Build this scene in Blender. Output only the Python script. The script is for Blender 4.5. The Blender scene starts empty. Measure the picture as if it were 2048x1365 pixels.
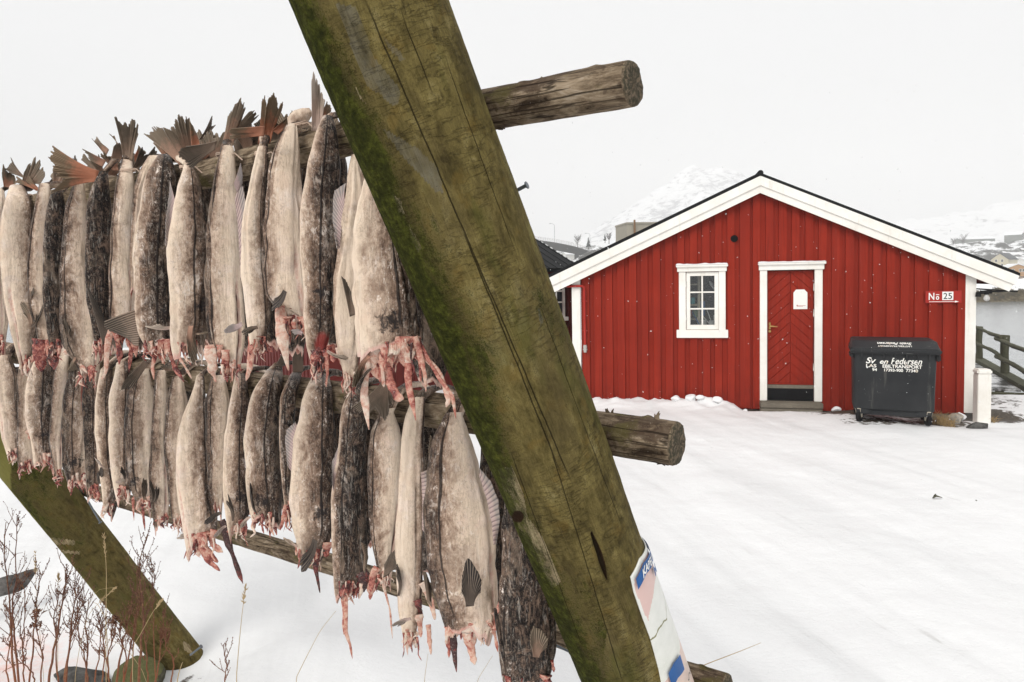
import bpy, bmesh, math, random
import numpy as np
from mathutils import Matrix, Vector
random.seed(7); rng = np.random.default_rng(7)
scene = bpy.context.scene
col = scene.collection
R = math.radians

# ------------------------------------------------------------------ camera
F = 1365.0; EYE = 2.35; SHY = -0.028 * 2048
_p = math.atan(.049); _r = .018
_f = np.array([0, math.cos(_p), -math.sin(_p)]); _rt = np.array([1., 0, 0]); _up = np.cross(_rt, _f)
CR = math.cos(_r) * _rt - math.sin(_r) * _up
CU = math.sin(_r) * _rt + math.cos(_r) * _up
CF = _f
cam_d = bpy.data.cameras.new('camera'); cam = bpy.data.objects.new('camera', cam_d); col.objects.link(cam)
cam_d.sensor_width = 36; cam_d.lens = F / 2048 * 36; cam_d.shift_y = -0.028
cam_d.clip_start = .05; cam_d.clip_end = 9000
m4 = Matrix.Identity(4)
for i in range(3):
    m4[i][0] = CR[i]; m4[i][1] = CU[i]; m4[i][2] = -CF[i]
m4[0][3] = 0; m4[1][3] = 0; m4[2][3] = EYE
cam.matrix_world = m4
scene.camera = cam
def proj(P):
    P = np.asarray(P, float) - [0, 0, EYE]
    z = P @ CF
    return np.stack([1024 + F * (P @ CR) / z, 682.5 - F * (P @ CU) / z + SHY], -1)
def ray(px, py):
    px = np.asarray(px, float)[..., None]; py = np.asarray(py, float)[..., None]
    return (px - 1024) / F * CR + (682.5 - py + SHY) / F * CU + CF
def AT(px, py, depth):
    return np.array([0, 0, EYE]) + ray(px, py) * np.asarray(depth, float)[..., None]

# ------------------------------------------------------------------ world, sun, exposure
SUN_EL, SUN_AZ = R(42), R(212)
w = bpy.data.worlds.new("World"); scene.world = w; w.use_nodes = True
nt = w.node_tree; nt.nodes.clear()
out = nt.nodes.new('ShaderNodeOutputWorld')
sky = nt.nodes.new('ShaderNodeTexSky'); sky.sky_type = 'NISHITA'; sky.sun_disc = False
sky.sun_elevation = SUN_EL; sky.sun_rotation = SUN_AZ; sky.air_density = 1.5; sky.dust_density = 6
hsv = nt.nodes.new('ShaderNodeHueSaturation'); hsv.inputs['Saturation'].default_value = .12
nt.links.new(sky.outputs[0], hsv.inputs['Color'])
b1 = nt.nodes.new('ShaderNodeBackground'); b1.inputs[1].default_value = .08
nt.links.new(hsv.outputs[0], b1.inputs[0])
b2 = nt.nodes.new('ShaderNodeBackground'); b2.inputs[0].default_value = (.992, .993, 1, 1); b2.inputs[1].default_value = .96
mx = nt.nodes.new('ShaderNodeMixShader'); mx.inputs[0].default_value = .90
nt.links.new(b1.outputs[0], mx.inputs[1]); nt.links.new(b2.outputs[0], mx.inputs[2]); nt.links.new(mx.outputs[0], out.inputs[0])
sd = bpy.data.lights.new('sun', 'SUN'); sd.energy = 1.9; sd.angle = R(24); sd.color = (1, .96, .9)
sun = bpy.data.objects.new('sun', sd); col.objects.link(sun)
sun.rotation_euler = Vector((math.sin(SUN_AZ) * math.cos(SUN_EL), math.cos(SUN_AZ) * math.cos(SUN_EL), math.sin(SUN_EL))).to_track_quat('Z', 'Y').to_euler()
scene.view_settings.view_transform = 'Standard'; scene.view_settings.look = 'None'
scene.view_settings.exposure = 0.06; scene.view_settings.gamma = 1
scene.render.engine = 'CYCLES'
scene.cycles.volume_bounces = 8
scene.cycles.transparent_max_bounces = 16

# ------------------------------------------------------------------ node helper
class NT:
    def __init__(s, name):
        s.m = bpy.data.materials.new(name); s.m.use_nodes = True
        s.t = s.m.node_tree; s.t.nodes.clear()
        s.out = s.t.nodes.new('ShaderNodeOutputMaterial')
    def n(s, typ, ins=None, **kw):
        x = s.t.nodes.new(typ)
        for k, v in kw.items(): setattr(x, k, v)
        for k, v in (ins or {}).items(): s.put(x.inputs[k], v)
        return x
    def put(s, sock, v):
        if isinstance(v, bpy.types.NodeSocket): s.t.links.new(v, sock)
        elif v is not None:
            if isinstance(v, (tuple, list)) and len(v) == 3 and sock.type == 'RGBA': v = (*v, 1)
            sock.default_value = v
    def math(s, op, a, b=None, c=None, clamp=False):
        x = s.t.nodes.new('ShaderNodeMath'); x.operation = op; x.use_clamp = clamp
        s.put(x.inputs[0], a); s.put(x.inputs[1], b); s.put(x.inputs[2], c)
        return x.outputs[0]
    def mix(s, f, a, b, mode='MIX'):
        x = s.t.nodes.new('ShaderNodeMix'); x.data_type = 'RGBA'; x.blend_type = mode
        s.put(x.inputs[0], f); s.put(x.inputs[6], a); s.put(x.inputs[7], b)
        return x.outputs[2]
    def ramp(s, f, stops, interp='LINEAR'):
        x = s.t.nodes.new('ShaderNodeValToRGB'); x.color_ramp.interpolation = interp
        e = x.color_ramp.elements
        while len(e) < len(stops): e.new(.5)
        for i, (p, c) in enumerate(stops):
            e[i].position = p
            if not isinstance(c, (tuple, list)): c = (c, c, c)
            e[i].color = (*c, 1) if len(c) == 3 else c
        s.put(x.inputs[0], f)
        return x.outputs[0]
    def sstep(s, x, a, b):
        y = s.t.nodes.new('ShaderNodeMapRange'); y.interpolation_type = 'SMOOTHSTEP'
        s.put(y.inputs[0], x); y.inputs[1].default_value = a; y.inputs[2].default_value = b
        return y.outputs[0]
    def noise(s, vec, scale, detail=4, rough=.55, dist=0, out=0):
        x = s.t.nodes.new('ShaderNodeTexNoise')
        s.put(x.inputs['Vector'], vec); x.inputs['Scale'].default_value = scale; x.inputs['Detail'].default_value = detail
        x.inputs['Roughness'].default_value = rough; x.inputs['Distortion'].default_value = dist
        return x.outputs[out]
    def vor(s, vec, scale, feat='F1', out=0, rnd=1):
        x = s.t.nodes.new('ShaderNodeTexVoronoi'); x.feature = feat
        s.put(x.inputs['Vector'], vec); x.inputs['Scale'].default_value = scale; x.inputs['Randomness'].default_value = rnd
        return x.outputs[out]
    def obj(s): return s.n('ShaderNodeTexCoord').outputs['Object']
    def geo(s): return s.n('ShaderNodeNewGeometry').outputs['Position']
    def attr(s, name, out='Fac'):
        return s.n('ShaderNodeAttribute', attribute_name=name).outputs[out]
    def vmul(s, v, sc):
        x = s.t.nodes.new('ShaderNodeVectorMath'); x.operation = 'MULTIPLY'
        s.put(x.inputs[0], v); x.inputs[1].default_value = sc
        return x.outputs[0]
    def sep(s, v):
        return s.n('ShaderNodeSeparateXYZ', {0: v}).outputs
    def bump(s, h, strength=.5, dist=.01, normal=None):
        return s.n('ShaderNodeBump', {'Height': h, 'Strength': strength, 'Distance': dist, 'Normal': normal}).outputs[0]
    def bsdf(s, color, rough=.6, bump=None, spec=.5, metal=0, **kw):
        x = s.n('ShaderNodeBsdfPrincipled', {'Base Color': color, 'Roughness': rough, 'Metallic': metal, 'Specular IOR Level': spec, 'Normal': bump})
        for k, v in kw.items(): s.put(x.inputs[k.replace('_', ' ')], v)
        s.t.links.new(x.outputs[0], s.out.inputs[0])
        return s.m

# ------------------------------------------------------------------ mesh / object helpers
def vnoise(P, scale=1., seed=0, octv=1):
    P = np.asarray(P, float) * scale
    tot = np.zeros(P.shape[:-1]); amp = 1; nrm = 0
    for o in range(octv):
        i = np.floor(P).astype(np.int64); f = P - i; f = f * f * (3 - 2 * f)
        def h(dx, dy, dz):
            k = (i[..., 0] + dx) * 73856093 ^ (i[..., 1] + dy) * 19349663 ^ (i[..., 2] + dz) * 83492791 ^ (seed * 2654435 + o * 977)
            k = (k ^ (k >> 13)) * 1274126177 & 0x7fffffff
            k = (k ^ (k >> 16)) & 0xffff
            return k / 65535. * 2 - 1
        x, y, z = f[..., 0], f[..., 1], f[..., 2]
        v = 0
        for dx in (0, 1):
            for dy in (0, 1):
                for dz in (0, 1):
                    v = v + h(dx, dy, dz) * (x if dx else 1 - x) * (y if dy else 1 - y) * (z if dz else 1 - z)
        tot += v * amp; nrm += amp; amp *= .5; P = P * 2.03
    return tot / nrm
class MB:
    """collects geometry for ONE mesh object"""
    def __init__(s): s.v = []; s.f = []; s.mi = []; s.at = {}; s.n = 0
    def add(s, V, Fs, mi=0, **attrs):
        V = np.asarray(V, float).reshape(-1, 3); o = s.n
        s.v.append(V); s.f += [tuple(int(i) + o for i in f) for f in Fs]; s.mi += [mi] * len(Fs)
        for k in set(list(attrs) + list(s.at)):
            if k not in s.at: s.at[k] = [np.zeros(o)] if o else []
            a = attrs.get(k, 0.); s.at[k].append(np.broadcast_to(np.asarray(a, float).ravel() if np.ndim(a) else a, (len(V),)).copy())
        s.n += len(V); return s
    def grid(s, G, closeu=False, closev=False, mi=0, flip=False, **attrs):
        G = np.asarray(G, float); nu, nv = G.shape[:2]; Fs = []
        for i in range(nu if closeu else nu - 1):
            for j in range(nv if closev else nv - 1):
                a, b, c, d = i * nv + j, ((i + 1) % nu) * nv + j, ((i + 1) % nu) * nv + (j + 1) % nv, i * nv + (j + 1) % nv
                Fs.append((d, c, b, a) if flip else (a, b, c, d))
        return s.add(G.reshape(-1, 3), Fs, mi, **{k: np.asarray(v).ravel() if np.ndim(v) else v for k, v in attrs.items()})
    def box(s, lo, hi, bev=0, mi=0):
        bm = bmesh.new(); bmesh.ops.create_cube(bm, size=1)
        for v in bm.verts:
            for k in range(3): v.co[k] = lo[k] + (v.co[k] + .5) * (hi[k] - lo[k])
        if bev: bmesh.ops.bevel(bm, geom=bm.edges[:], offset=bev, segments=2, affect='EDGES')
        return s.bm(bm, mi)
    def bm(s, bm, mi=0):
        bm.verts.ensure_lookup_table(); bm.verts.index_update()
        s.add([v.co[:] for v in bm.verts], [[v.index for v in f.verts] for f in bm.faces], mi); bm.free(); return s
    def prism(s, poly, axis, a, b, mi=0):
        """poly: 2D points in the other two axes, extruded a..b along axis (0,1,2)"""
        n = len(poly); V = []
        for t in (a, b):
            for p in poly:
                q = list(p); q.insert(axis, t); V.append(q)
        Fs = [tuple(range(n))[::-1], tuple(range(n, 2 * n))] + [(i, (i + 1) % n, n + (i + 1) % n, n + i) for i in range(n)]
        return s.add(V, Fs, mi)
    def tube(s, pts, rad, seg=10, cap=True, mi=0, flat=1., updir=None, **attrs):
        pts = np.asarray(pts, float); n = len(pts)
        rad = np.broadcast_to(np.asarray(rad, float), (n,))
        T = np.gradient(pts, axis=0); T /= np.linalg.norm(T, axis=1)[:, None] + 1e-12
        u = np.array(updir if updir is not None else ([0, 0, 1.] if abs(T[0][2]) < .9 else [1., 0, 0]))
        G = np.zeros((n, seg, 3)); a = np.linspace(0, 2 * np.pi, seg, endpoint=False)
        for i in range(n):
            x = np.cross(u, T[i]); x /= np.linalg.norm(x) + 1e-12; y = np.cross(T[i], x)
            if updir is None: u = y
            G[i] = pts[i] + rad[i] * (np.cos(a)[:, None] * x + flat * np.sin(a)[:, None] * y)
        at2 = {k: (np.repeat(np.asarray(v), seg) if np.ndim(v) else v) for k, v in attrs.items()}
        o = s.n; s.grid(G, closev=True, mi=mi, flip=True, **at2)
        if cap:
            s.f += [tuple(o + k for k in range(seg)), tuple(o + (n - 1) * seg + k for k in range(seg))[::-1]]; s.mi += [mi] * 2
        return s
    def build(s, name, mats, parent=None, origin=None, smooth=True, xf=None):
        V = np.concatenate(s.v) if s.v else np.zeros((0, 3))
        if xf is not None: V = xf(V)
        org = np.zeros(3)
        if parent is not None: org = np.array(parent.get('_o', (0, 0, 0))[:]) if not parent.get('_local') else np.zeros(3)
        elif origin is not None: org = np.asarray(origin, float)
        me = bpy.data.meshes.new(name); me.from_pydata((V - org).tolist(), [], s.f)
        if not isinstance(mats, (list, tuple)): mats = [mats]
        for m in mats: me.materials.append(m)
        if len(mats) > 1: me.polygons.foreach_set('material_index', s.mi)
        for k, a in s.at.items():
            at = me.attributes.new(k, 'FLOAT', 'POINT'); at.data.foreach_set('value', np.concatenate(a).astype(np.float32))
        if smooth is True or smooth == 'all': me.polygons.foreach_set('use_smooth', [True] * len(me.polygons))
        elif smooth: # angle
            me.polygons.foreach_set('use_smooth', [True] * len(me.polygons)); me.set_sharp_from_angle(angle=R(smooth))
        me.update()
        o = bpy.data.objects.new(name, me); col.objects.link(o)
        if parent is not None:
            o.parent = parent
            if not parent.get('_local'): o['_o'] = [float(x) for x in org]
            else: o['_local'] = 1
        else:
            o.location = org; o['_o'] = [float(x) for x in org]
        return o
def tag(o, label=None, cat=None, group=None, kind=None):
    if label: o['label'] = label
    if cat: o['category'] = cat
    if group: o['group'] = group
    if kind: o['kind'] = kind
    return o
def thing(name, label, cat, loc, rotz=None, group=None):
    o = bpy.data.objects.new(name, None); col.objects.link(o); o.empty_display_size = .2
    o.location = tuple(float(x) for x in loc); o['_o'] = [float(x) for x in loc]
    if rotz is not None: o.rotation_euler = (0, 0, rotz); o['_local'] = 1
    return tag(o, label, cat, group)

# ------------------------------------------------------------------ materials
def mat_plain(name, color, rough=.6, nscale=30, namp=.15, bump=.1, metal=0, spec=.15):
    k = NT(name); p = k.obj(); n = k.noise(p, nscale, 5, .6); n2 = k.noise(p, nscale * .13, 3, .5)
    f = k.math('ADD', k.math('MULTIPLY', k.math('SUBTRACT', n, .5), namp * 2), k.math('MULTIPLY', k.math('SUBTRACT', n2, .5), namp * 2))
    c = k.mix(1, color, k.n('ShaderNodeCombineColor', {0: k.math('ADD', f, 1), 1: k.math('ADD', f, 1), 2: k.math('ADD', f, 1)}).outputs[0], 'MULTIPLY')
    return k.bsdf(c, rough, k.bump(n, bump, .01) if bump else None, spec, metal)
M = {}
def snow_mat():
    k = NT('snow'); p = k.geo()
    st = k.noise(k.vmul(p, (1.2, 1.6, 1)), 1.1, 6, .62, .6)      # wind-packed streaks
    x, y, z = k.sep(p)[:3]
    # tyre-packed, slightly grey bands running away to the left
    rot = k.n('ShaderNodeMapping', {'Vector': p, 'Rotation': (0, 0, R(28)), 'Scale': (.28, 2.4, 1)}).outputs[0]
    def along(su, sv):
        u = k.math('ADD', k.math('MULTIPLY', x, .24), k.math('MULTIPLY', y, -.97)); v = k.math('ADD', k.math('MULTIPLY', x, .97), k.math('MULTIPLY', y, .24)); return k.n('ShaderNodeCombineXYZ', {0: k.math('MULTIPLY', u, su), 1: k.math('MULTIPLY', v, sv)}).outputs[0]
    tr = k.noise(along(.22, 1.6), 1.0, 6, .62, .3)
    fine = k.noise(p, 60, 4, .6); mid = k.noise(p, 7, 5, .6)
    c = k.ramp(tr, [(.30, (.67, .675, .68)), (.50, (.75, .755, .76)), (.7, (.79, .795, .80))])
    c = k.mix(k.math('MULTIPLY', k.sstep(st, .60, .75), .25), c, (.60, .60, .59))
    rot2 = along(.5, 6.5)
    g = k.math('MULTIPLY', k.sstep(k.noise(rot2, 1.3, 6, .7, .2), .62, .76), k.sstep(k.noise(p, 2.2, 3), .46, .62))
    c = k.mix(k.math('MULTIPLY', g, .75), c, (.50, .49, .465))
    dirt = k.attr('dirt'); dn = k.math('ADD', dirt, k.math('MULTIPLY', k.math('SUBTRACT', k.noise(p, 9, 7, .68), .5), 1.5))
    dm = k.math('MULTIPLY', k.sstep(dn, .42, .62), k.sstep(dirt, .02, .25))
    dc = k.ramp(k.noise(p, 40, 5, .65), [(.3, (.02, .016, .012)), (.55, (.07, .055, .04)), (.75, (.2, .16, .11))])
    c = k.mix(dm, c, dc)
    rd = k.math('MULTIPLY', k.attr('stain'), k.sstep(k.noise(p, 5, 5, .7), .38, .7))
    c = k.mix(k.math('MULTIPLY', rd, .75), c, (.85, .42, .34))
    crust = k.noise(k.vmul(p, (1, 1.6, 1)), 22, 7, .7, .5)
    b = k.bump(mid, .30, .03, k.bump(fine, .4, .005))
    b = k.bump(crust, .35, .014, b); b = k.bump(g, .5, -.012, b)
    b = k.bump(tr, .12, .03, b)
    k.bsdf(c, .62, b, .25, 0, Subsurface_Weight=.0)
    return k.m
M['snow'] = snow_mat()
M['snow_clump'] = mat_plain('snow_clump', (.76, .765, .77), .6, 25, .05, .5)
def water_mat():
    k = NT('sea_water'); p = k.geo()
    r1 = k.noise(k.vmul(p, (.5, 1.6, 1)), 1.2, 5, .6, .3); r2 = k.noise(k.vmul(p, (.06, .25, 1)), 1, 4, .6)
    c = k.ramp(r2, [(.35, (.20, .22, .235)), (.65, (.27, .29, .30))])
    return k.bsdf(c, .14, k.bump(r1, .28, .12), .8)
M['water'] = water_mat()
def wood_red():
    k = NT('red_painted_boards'); p = k.obj()
    g = k.noise(k.vmul(p, (40, 40, 1.6)), 1, 5, .6, .4); b = k.noise(p, 1.3, 4, .6); n = k.noise(p, 90, 4, .6)
    bi = k.noise(k.vmul(p, (4.65, .01, .05)), 1.7, 1)   # board-to-board tone
    c = k.ramp(b, [(.3, (.215, .0185, .0095)), (.7, (.275, .026, .0135))])
    c = k.mix(k.sstep(g, .52, .72), c, (.18, .018, .010)); c = k.mix(k.math('MULTIPLY', k.sstep(bi, .38, .62), .55), c, (.20, .020, .012)); st2 = k.noise(k.vmul(p, (22, 22, .5)), 1, 5, .7); c = k.mix(k.math('MULTIPLY', k.sstep(st2, .55, .72), .28), c, (.34, .06, .04)); c = k.mix(k.math('MULTIPLY', k.sstep(st2, .42, .30), .45), c, (.13, .012, .008))
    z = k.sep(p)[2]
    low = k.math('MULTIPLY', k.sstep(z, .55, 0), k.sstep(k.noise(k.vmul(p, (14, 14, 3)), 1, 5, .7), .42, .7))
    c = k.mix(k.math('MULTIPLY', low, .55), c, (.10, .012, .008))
    kn = k.sstep(k.vor(k.vmul(p, (5, 5, 2.2)), 1.0), .06, .02); c = k.mix(k.math('MULTIPLY', kn, .6), c, (.12, .012, .008))
    sp = k.sstep(k.noise(p, 220, 2, .5), .74, .8); c = k.mix(k.math('MULTIPLY', sp, .35), c, (.6, .3, .24))
    return k.bsdf(c, .62, k.bump(g, .35, .004, k.bump(n, .2, .002)), .04)
M['red'] = wood_red()
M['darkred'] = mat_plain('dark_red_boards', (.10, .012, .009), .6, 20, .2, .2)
def white_paint():
    k = NT('white_painted_wood'); p = k.obj()
    g = k.noise(k.vmul(p, (30, 30, 3)), 1, 5, .6); d = k.noise(p, 3, 5, .7); s = k.noise(p, 70, 4, .7)
    c = k.ramp(d, [(.3, (.74, .71, .65)), (.6, (.82, .80, .755))])
    c = k.mix(k.math('MULTIPLY', k.sstep(s, .66, .76), .6), c, (.38, .34, .28)); dr = k.noise(k.vmul(p, (12, 12, 1.2)), 1, 6, .7); c = k.mix(k.math('MULTIPLY', k.sstep(dr, .55, .72), .35), c, (.50, .46, .38))
    return k.bsdf(c, .5, k.bump(g, .15, .003), .2)
M['white'] = white_paint()
M['black'] = mat_plain('black_roofing', (.007, .0075, .008), .6, 60, .4, .4)
M['blackpanel'] = mat_plain('black_kick_plate', (.004, .004, .005), .5, 40, .3, .1)
M['conc'] = mat_plain('concrete', (.2, .19, .165), .8, 30, .3, .4)
M['greywood'] = mat_plain('weathered_grey_wood', (.16, .14, .11), .75, 18, .35, .4)
M['brass'] = mat_plain('brass', (.42, .27, .10), .35, 60, .15, 0, metal=.8)
M['paper'] = mat_plain('paper_notice', (.80, .79, .76), .6, 40, .03, 0)
M['hole'] = mat_plain('dark_opening', (.002, .002, .002), .8, 10, .1, 0)
M['hinge'] = mat_plain('hinge_steel', (.5, .49, .46), .45, 60, .2, .1, metal=.4)
def glass_mat():
    k = NT('window_glass')
    tr = k.n('ShaderNodeBsdfTransparent', {0: (.86, .88, .88)}); gl = k.n('ShaderNodeBsdfGlossy', {'Color': (1, 1, 1), 'Roughness': .03})
    m = k.n('ShaderNodeMixShader', {0: .045, 1: tr.outputs[0], 2: gl.outputs[0]}); k.t.links.new(m.outputs[0], k.out.inputs[0]); return k.m
M['glass'] = glass_mat()
# ================================================================== SETTING
HO = np.array([1.297, 12.7515, 0.]); HU = np.array([.9753, -.2211, 0.]); HV = np.array([.2211, .9753, 0.])
HANG = math.atan2(HU[1], HU[0])
def HW(s, d, z): return HO + HU * s + HV * d + np.array([0, 0, z])
def smooth(x, a, b):
    t = np.clip((x - a) / (b - a), 0, 1); return t * t * (3 - 2 * t)
def ground_h(x, y):
    P = np.stack([x, y, x * 0], -1)
    h = .05 * vnoise(P, .35, 3, 3) + .020 * vnoise(P, 2.2, 5, 3) + .010 * np.abs(vnoise(P, 6.5, 6, 3))
    ys = 26 - 13.2 * smooth(x, 4, 7.6)
    h = h * smooth(ys - y, -6, 2) - .45 * smooth(y, ys, ys + 2.2) - 2.4 * smooth(y, ys + 1.6, ys + 7)
    s = (x - HO[0]) * HU[0] + (y - HO[1]) * HU[1]; d = (x - HO[0]) * HV[0] + (y - HO[1]) * HV[1]
    # ploughed bank against the left half of the front wall
    lum = .5 + .65 * vnoise(P, 2.6, 9, 3) + .45 * np.abs(vnoise(P, 7, 12, 3))
    h = h + np.clip(.21 * np.exp(-((d + .17) / .28) ** 2) * smooth(s, -.4, .4) * smooth(s, 2.95, 2.3) * lum, 0, 1)
    h = h + .07 * np.exp(-((d + .25) / .4) ** 2) * smooth(s, 4.1, 4.4) * smooth(s, 5.1, 4.7) * lum
    h = h - .09 * np.exp(-((d + .0) / .35) ** 2) * smooth(s, 2.7, 2.9)
    h = h * 1.0 - .05 * smooth(s, 5.0, 5.4) * smooth(d, -1.5, -1.0)
    # wind hollow and drift round the foot of the rear rack leg
    r = np.hypot(x + 1.95, y - 4.15); h = h - .05 * np.exp(-(r / .3) ** 2)
    h = h + .14 * np.exp(-(((x + 1.25) / .45) ** 2 + ((y - 4.0) / .5) ** 2)) + .05 * np.exp(-(((x + .4) / .8) ** 2 + ((y - 3.9) / .5) ** 2))
    h = h + .10 * np.exp(-(((x + 3.4) / .6) ** 2 + ((y - 3.6) / .4) ** 2))
    # shallow wheel ruts running away to the left
    q = x * .97 + y * .24
    for o in (5.2, 4.9, 3.55, 3.3, 2.3, 6.5, 6.8): h = h - .011 * np.exp(-((q - o + .1 * np.sin(x * .7 + o)) / .09) ** 2)
    return h
def gh(x, y): return float(ground_h(np.array([float(x)]), np.array([float(y)]))[0])
xs = np.concatenate([np.linspace(-90, -13, 26), np.linspace(-12.8, 12, 330), np.linspace(12.3, 40, 20)])
ys = np.concatenate([np.linspace(-8, 1.4, 14), np.linspace(1.5, 14.5, 300), np.linspace(14.8, 60, 50)])
X, Y = np.meshgrid(xs, ys, indexing='ij'); Z = ground_h(X, Y)
gb = MB()
def blob(cx, cy, rx, ry): return np.exp(-(((X - cx) / rx) ** 2 + ((Y - cy) / ry) ** 2) ** 1.5)
S_ = (X - HO[0]) * HU[0] + (Y - HO[1]) * HU[1]; D_ = (X - HO[0]) * HV[0] + (Y - HO[1]) * HV[1]
dirt = np.maximum.reduce([.62 * blob(5.75, 10.62, .85, .34), .8 * blob(6.75, 10.75, .55, .42), .95 * blob(7.9, 11.3, .75, .8), .55 * blob(8.6, 12.7, 1.0, 1.2), .9 * blob(5.9, 11.3, 1.0, .4),
                          .9 * smooth(S_, 2.75, 3.0) * smooth(S_, 6.9, 6.5) * np.exp(-((D_ + .02) / .16) ** 2), .85 * smooth(Y - (26 - 13.2 * smooth(X, 4, 7.6)), 0, 1.5),
                          .45 * blob(-2.02, 4.0, .16, .12), .3 * blob(-2.6, 4.0, .4, .15)])  # rear leg: shadow gap at its foot painted in as dark ground
stain = np.maximum(blob(-3.3, 4.15, .55, .35), .6 * blob(-2.9, 3.7, .4, .3))
gb.grid(np.stack([X, Y, Z], -1), dirt=dirt, stain=stain)
g = gb.build('snow_ground', M['snow'], origin=(0, 0, 0)); tag(g, 'packed white snow yard with faint grey wheel marks', 'snow', kind='structure')
wb = MB(); wx = np.concatenate([-np.geomspace(1900, 30, 14), [0], np.geomspace(30, 1900, 14)]); wy = np.concatenate([[12, 30], np.geomspace(60, 1950, 16)])
WX, WY = np.meshgrid(wx, wy, indexing='ij'); wb.grid(np.stack([WX, WY, WX * 0 - 1.6], -1))
g = wb.build('sea_water', M['water'], origin=(0, 0, 0)); tag(g, 'pale grey rippled sea', 'water', kind='structure')

# ---- far land
def farland_mat(name, sc, lo, hi, rock, snowc=(.86, .87, .88), steep=True):
    k = NT(name); p = k.geo(); n = k.noise(k.vmul(p, (1, 1, 2.2)), sc, 7, .68, .5); b = k.noise(p, sc * .22, 3, .5)
    nz = k.sep(k.n('ShaderNodeNewGeometry').outputs['Normal'])[2]
    f = k.math('ADD', n, k.math('MULTIPLY', k.math('SUBTRACT', b, .5), .5))
    if steep: f = k.math('ADD', f, k.math('MULTIPLY', k.math('SUBTRACT', .86, nz), .55))
    m = k.sstep(f, lo, hi)
    rc = k.ramp(k.noise(p, sc * 3, 5, .6), [(.3, tuple(.5 * c for c in rock)), (.7, tuple(1.5 * c for c in rock))])
    c = k.mix(m, snowc, rc)
    return k.bsdf(c, .8, k.bump(n, .6, 1.0 / max(sc, .01) * .06), .2)
M['hill'] = farland_mat('rocky_snow_slope', .16, .41, .52, (.045, .043, .037))
M['mount'] = farland_mat('snow_mountain_rock', .045, .50, .70, (.12, .12, .13))
M['islet'] = None
def islet_mat():
    k = NT('seaweed_rocks'); p = k.geo(); n = k.noise(p, .7, 6, .7, .4); z = k.sep(p)[2]
    rc = k.ramp(k.noise(p, 1.6, 6, .7), [(.3, (.02, .018, .012)), (.5, (.075, .06, .035)), (.7, (.19, .16, .10))])
    f = k.math('ADD', k.math('MULTIPLY', k.sstep(z, -1.6, 1.1), .55), k.math('SUBTRACT', n, .42))
    return k.bsdf(k.mix(k.sstep(f, .36, .46), rc, (.85, .86, .87)), .8, k.bump(n, .5, .5), .2)
M['islet'] = islet_mat()
# hills on the far shore: long low ground with knolls
hx = np.linspace(-300, 760, 330); hy = np.concatenate([np.linspace(235, 520, 120), np.linspace(528, 800, 24)])
X, Y = np.meshgrid(hx, hy, indexing='ij'); P = np.stack([X, Y, X * 0], -1)
sh = 268 + 92 * smooth(X, 60, 190) + 14 * vnoise(P, .012, 4, 3)
up = Y - sh
Z = -4 + 4.6 * smooth(up, -4, 6) + 9 * smooth(up, 8, 75) + .055 * np.clip(up - 60, 0, 1e4)
Z += smooth(up, 5, 60) * (5.5 * vnoise(P, .022, 21, 3) + 2.2 * np.abs(vnoise(P, .07, 22, 3)) * 2)
def knoll(cx, cy, rx, ry, hgt):
    global Z
    r = ((X - cx) / rx) ** 2 + ((Y - cy) / ry) ** 2
    Z = Z + hgt * np.exp(-r) * (1 + .35 * vnoise(P, .09, 31, 4) + .12 * vnoise(P, .3, 37, 3))
knoll(38, 300, 13, 14, 11); knoll(285, 420, 26, 22, 10); knoll(330, 415, 22, 18, 13); knoll(238, 430, 22, 20, 5)
Z = np.minimum(Z, 60)
g = MB().grid(np.stack([X, Y, Z], -1)).build('shore_hills', M['hill'], origin=(0, 0, 0)); tag(g, 'low rocky hills under snow on the far shore', 'hill', kind='structure')
# mountains fading into the cloud
def mountain(outline, D, x0, x1, name, seed, mat='mount'):
    ox = np.array([(px - 1024) / F * D for px, _ in outline]); oz = np.array([AT(px, py, D)[2] for px, py in outline])
    mxs = np.linspace(x0, x1, 260); mys = np.linspace(D - 620, D + 260, 120)
    X, Y = np.meshgrid(mxs, mys, indexing='ij'); P = np.stack([X, Y, X * 0], -1)
    pk = np.interp(X, ox, oz)
    t = (Y - D) / np.where(Y < D, 620, 260)
    prof = (1 - np.abs(t)) ** 1.35
    Z = -8 + (pk + 8) * prof
    Z += prof * (1 - prof * .85) * 60 * vnoise(P, .006, seed, 5) + 9 * prof * vnoise(P, .03, seed + 3, 4)
    g = MB().grid(np.stack([X, Y, Z], -1)).build(name, M[mat], origin=(0, 0, 0))
    return g
g = mountain([(900, 560), (1060, 545), (1110, 512), (1160, 480), (1220, 440), (1290, 398), (1340, 362), (1372, 338), (1390, 331), (1412, 340), (1440, 335), (1482, 350), (1540, 384), (1620, 420), (1720, 470), (1900, 520)], 1900, -150, 1150, 'snowy_mountain', 51)
tag(g, 'steep snowy peak fading into cloud behind the hut roof', 'mountain', kind='structure')
g = mountain([(1500, 540), (1700, 470), (1850, 432), (1950, 418), (2060, 395), (2200, 360), (2400, 330)], 1600, 380, 1750, 'snowy_mountain', 77)
tag(g, 'white mountainside rising into cloud above the far shore', 'mountain', kind='structure')
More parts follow.
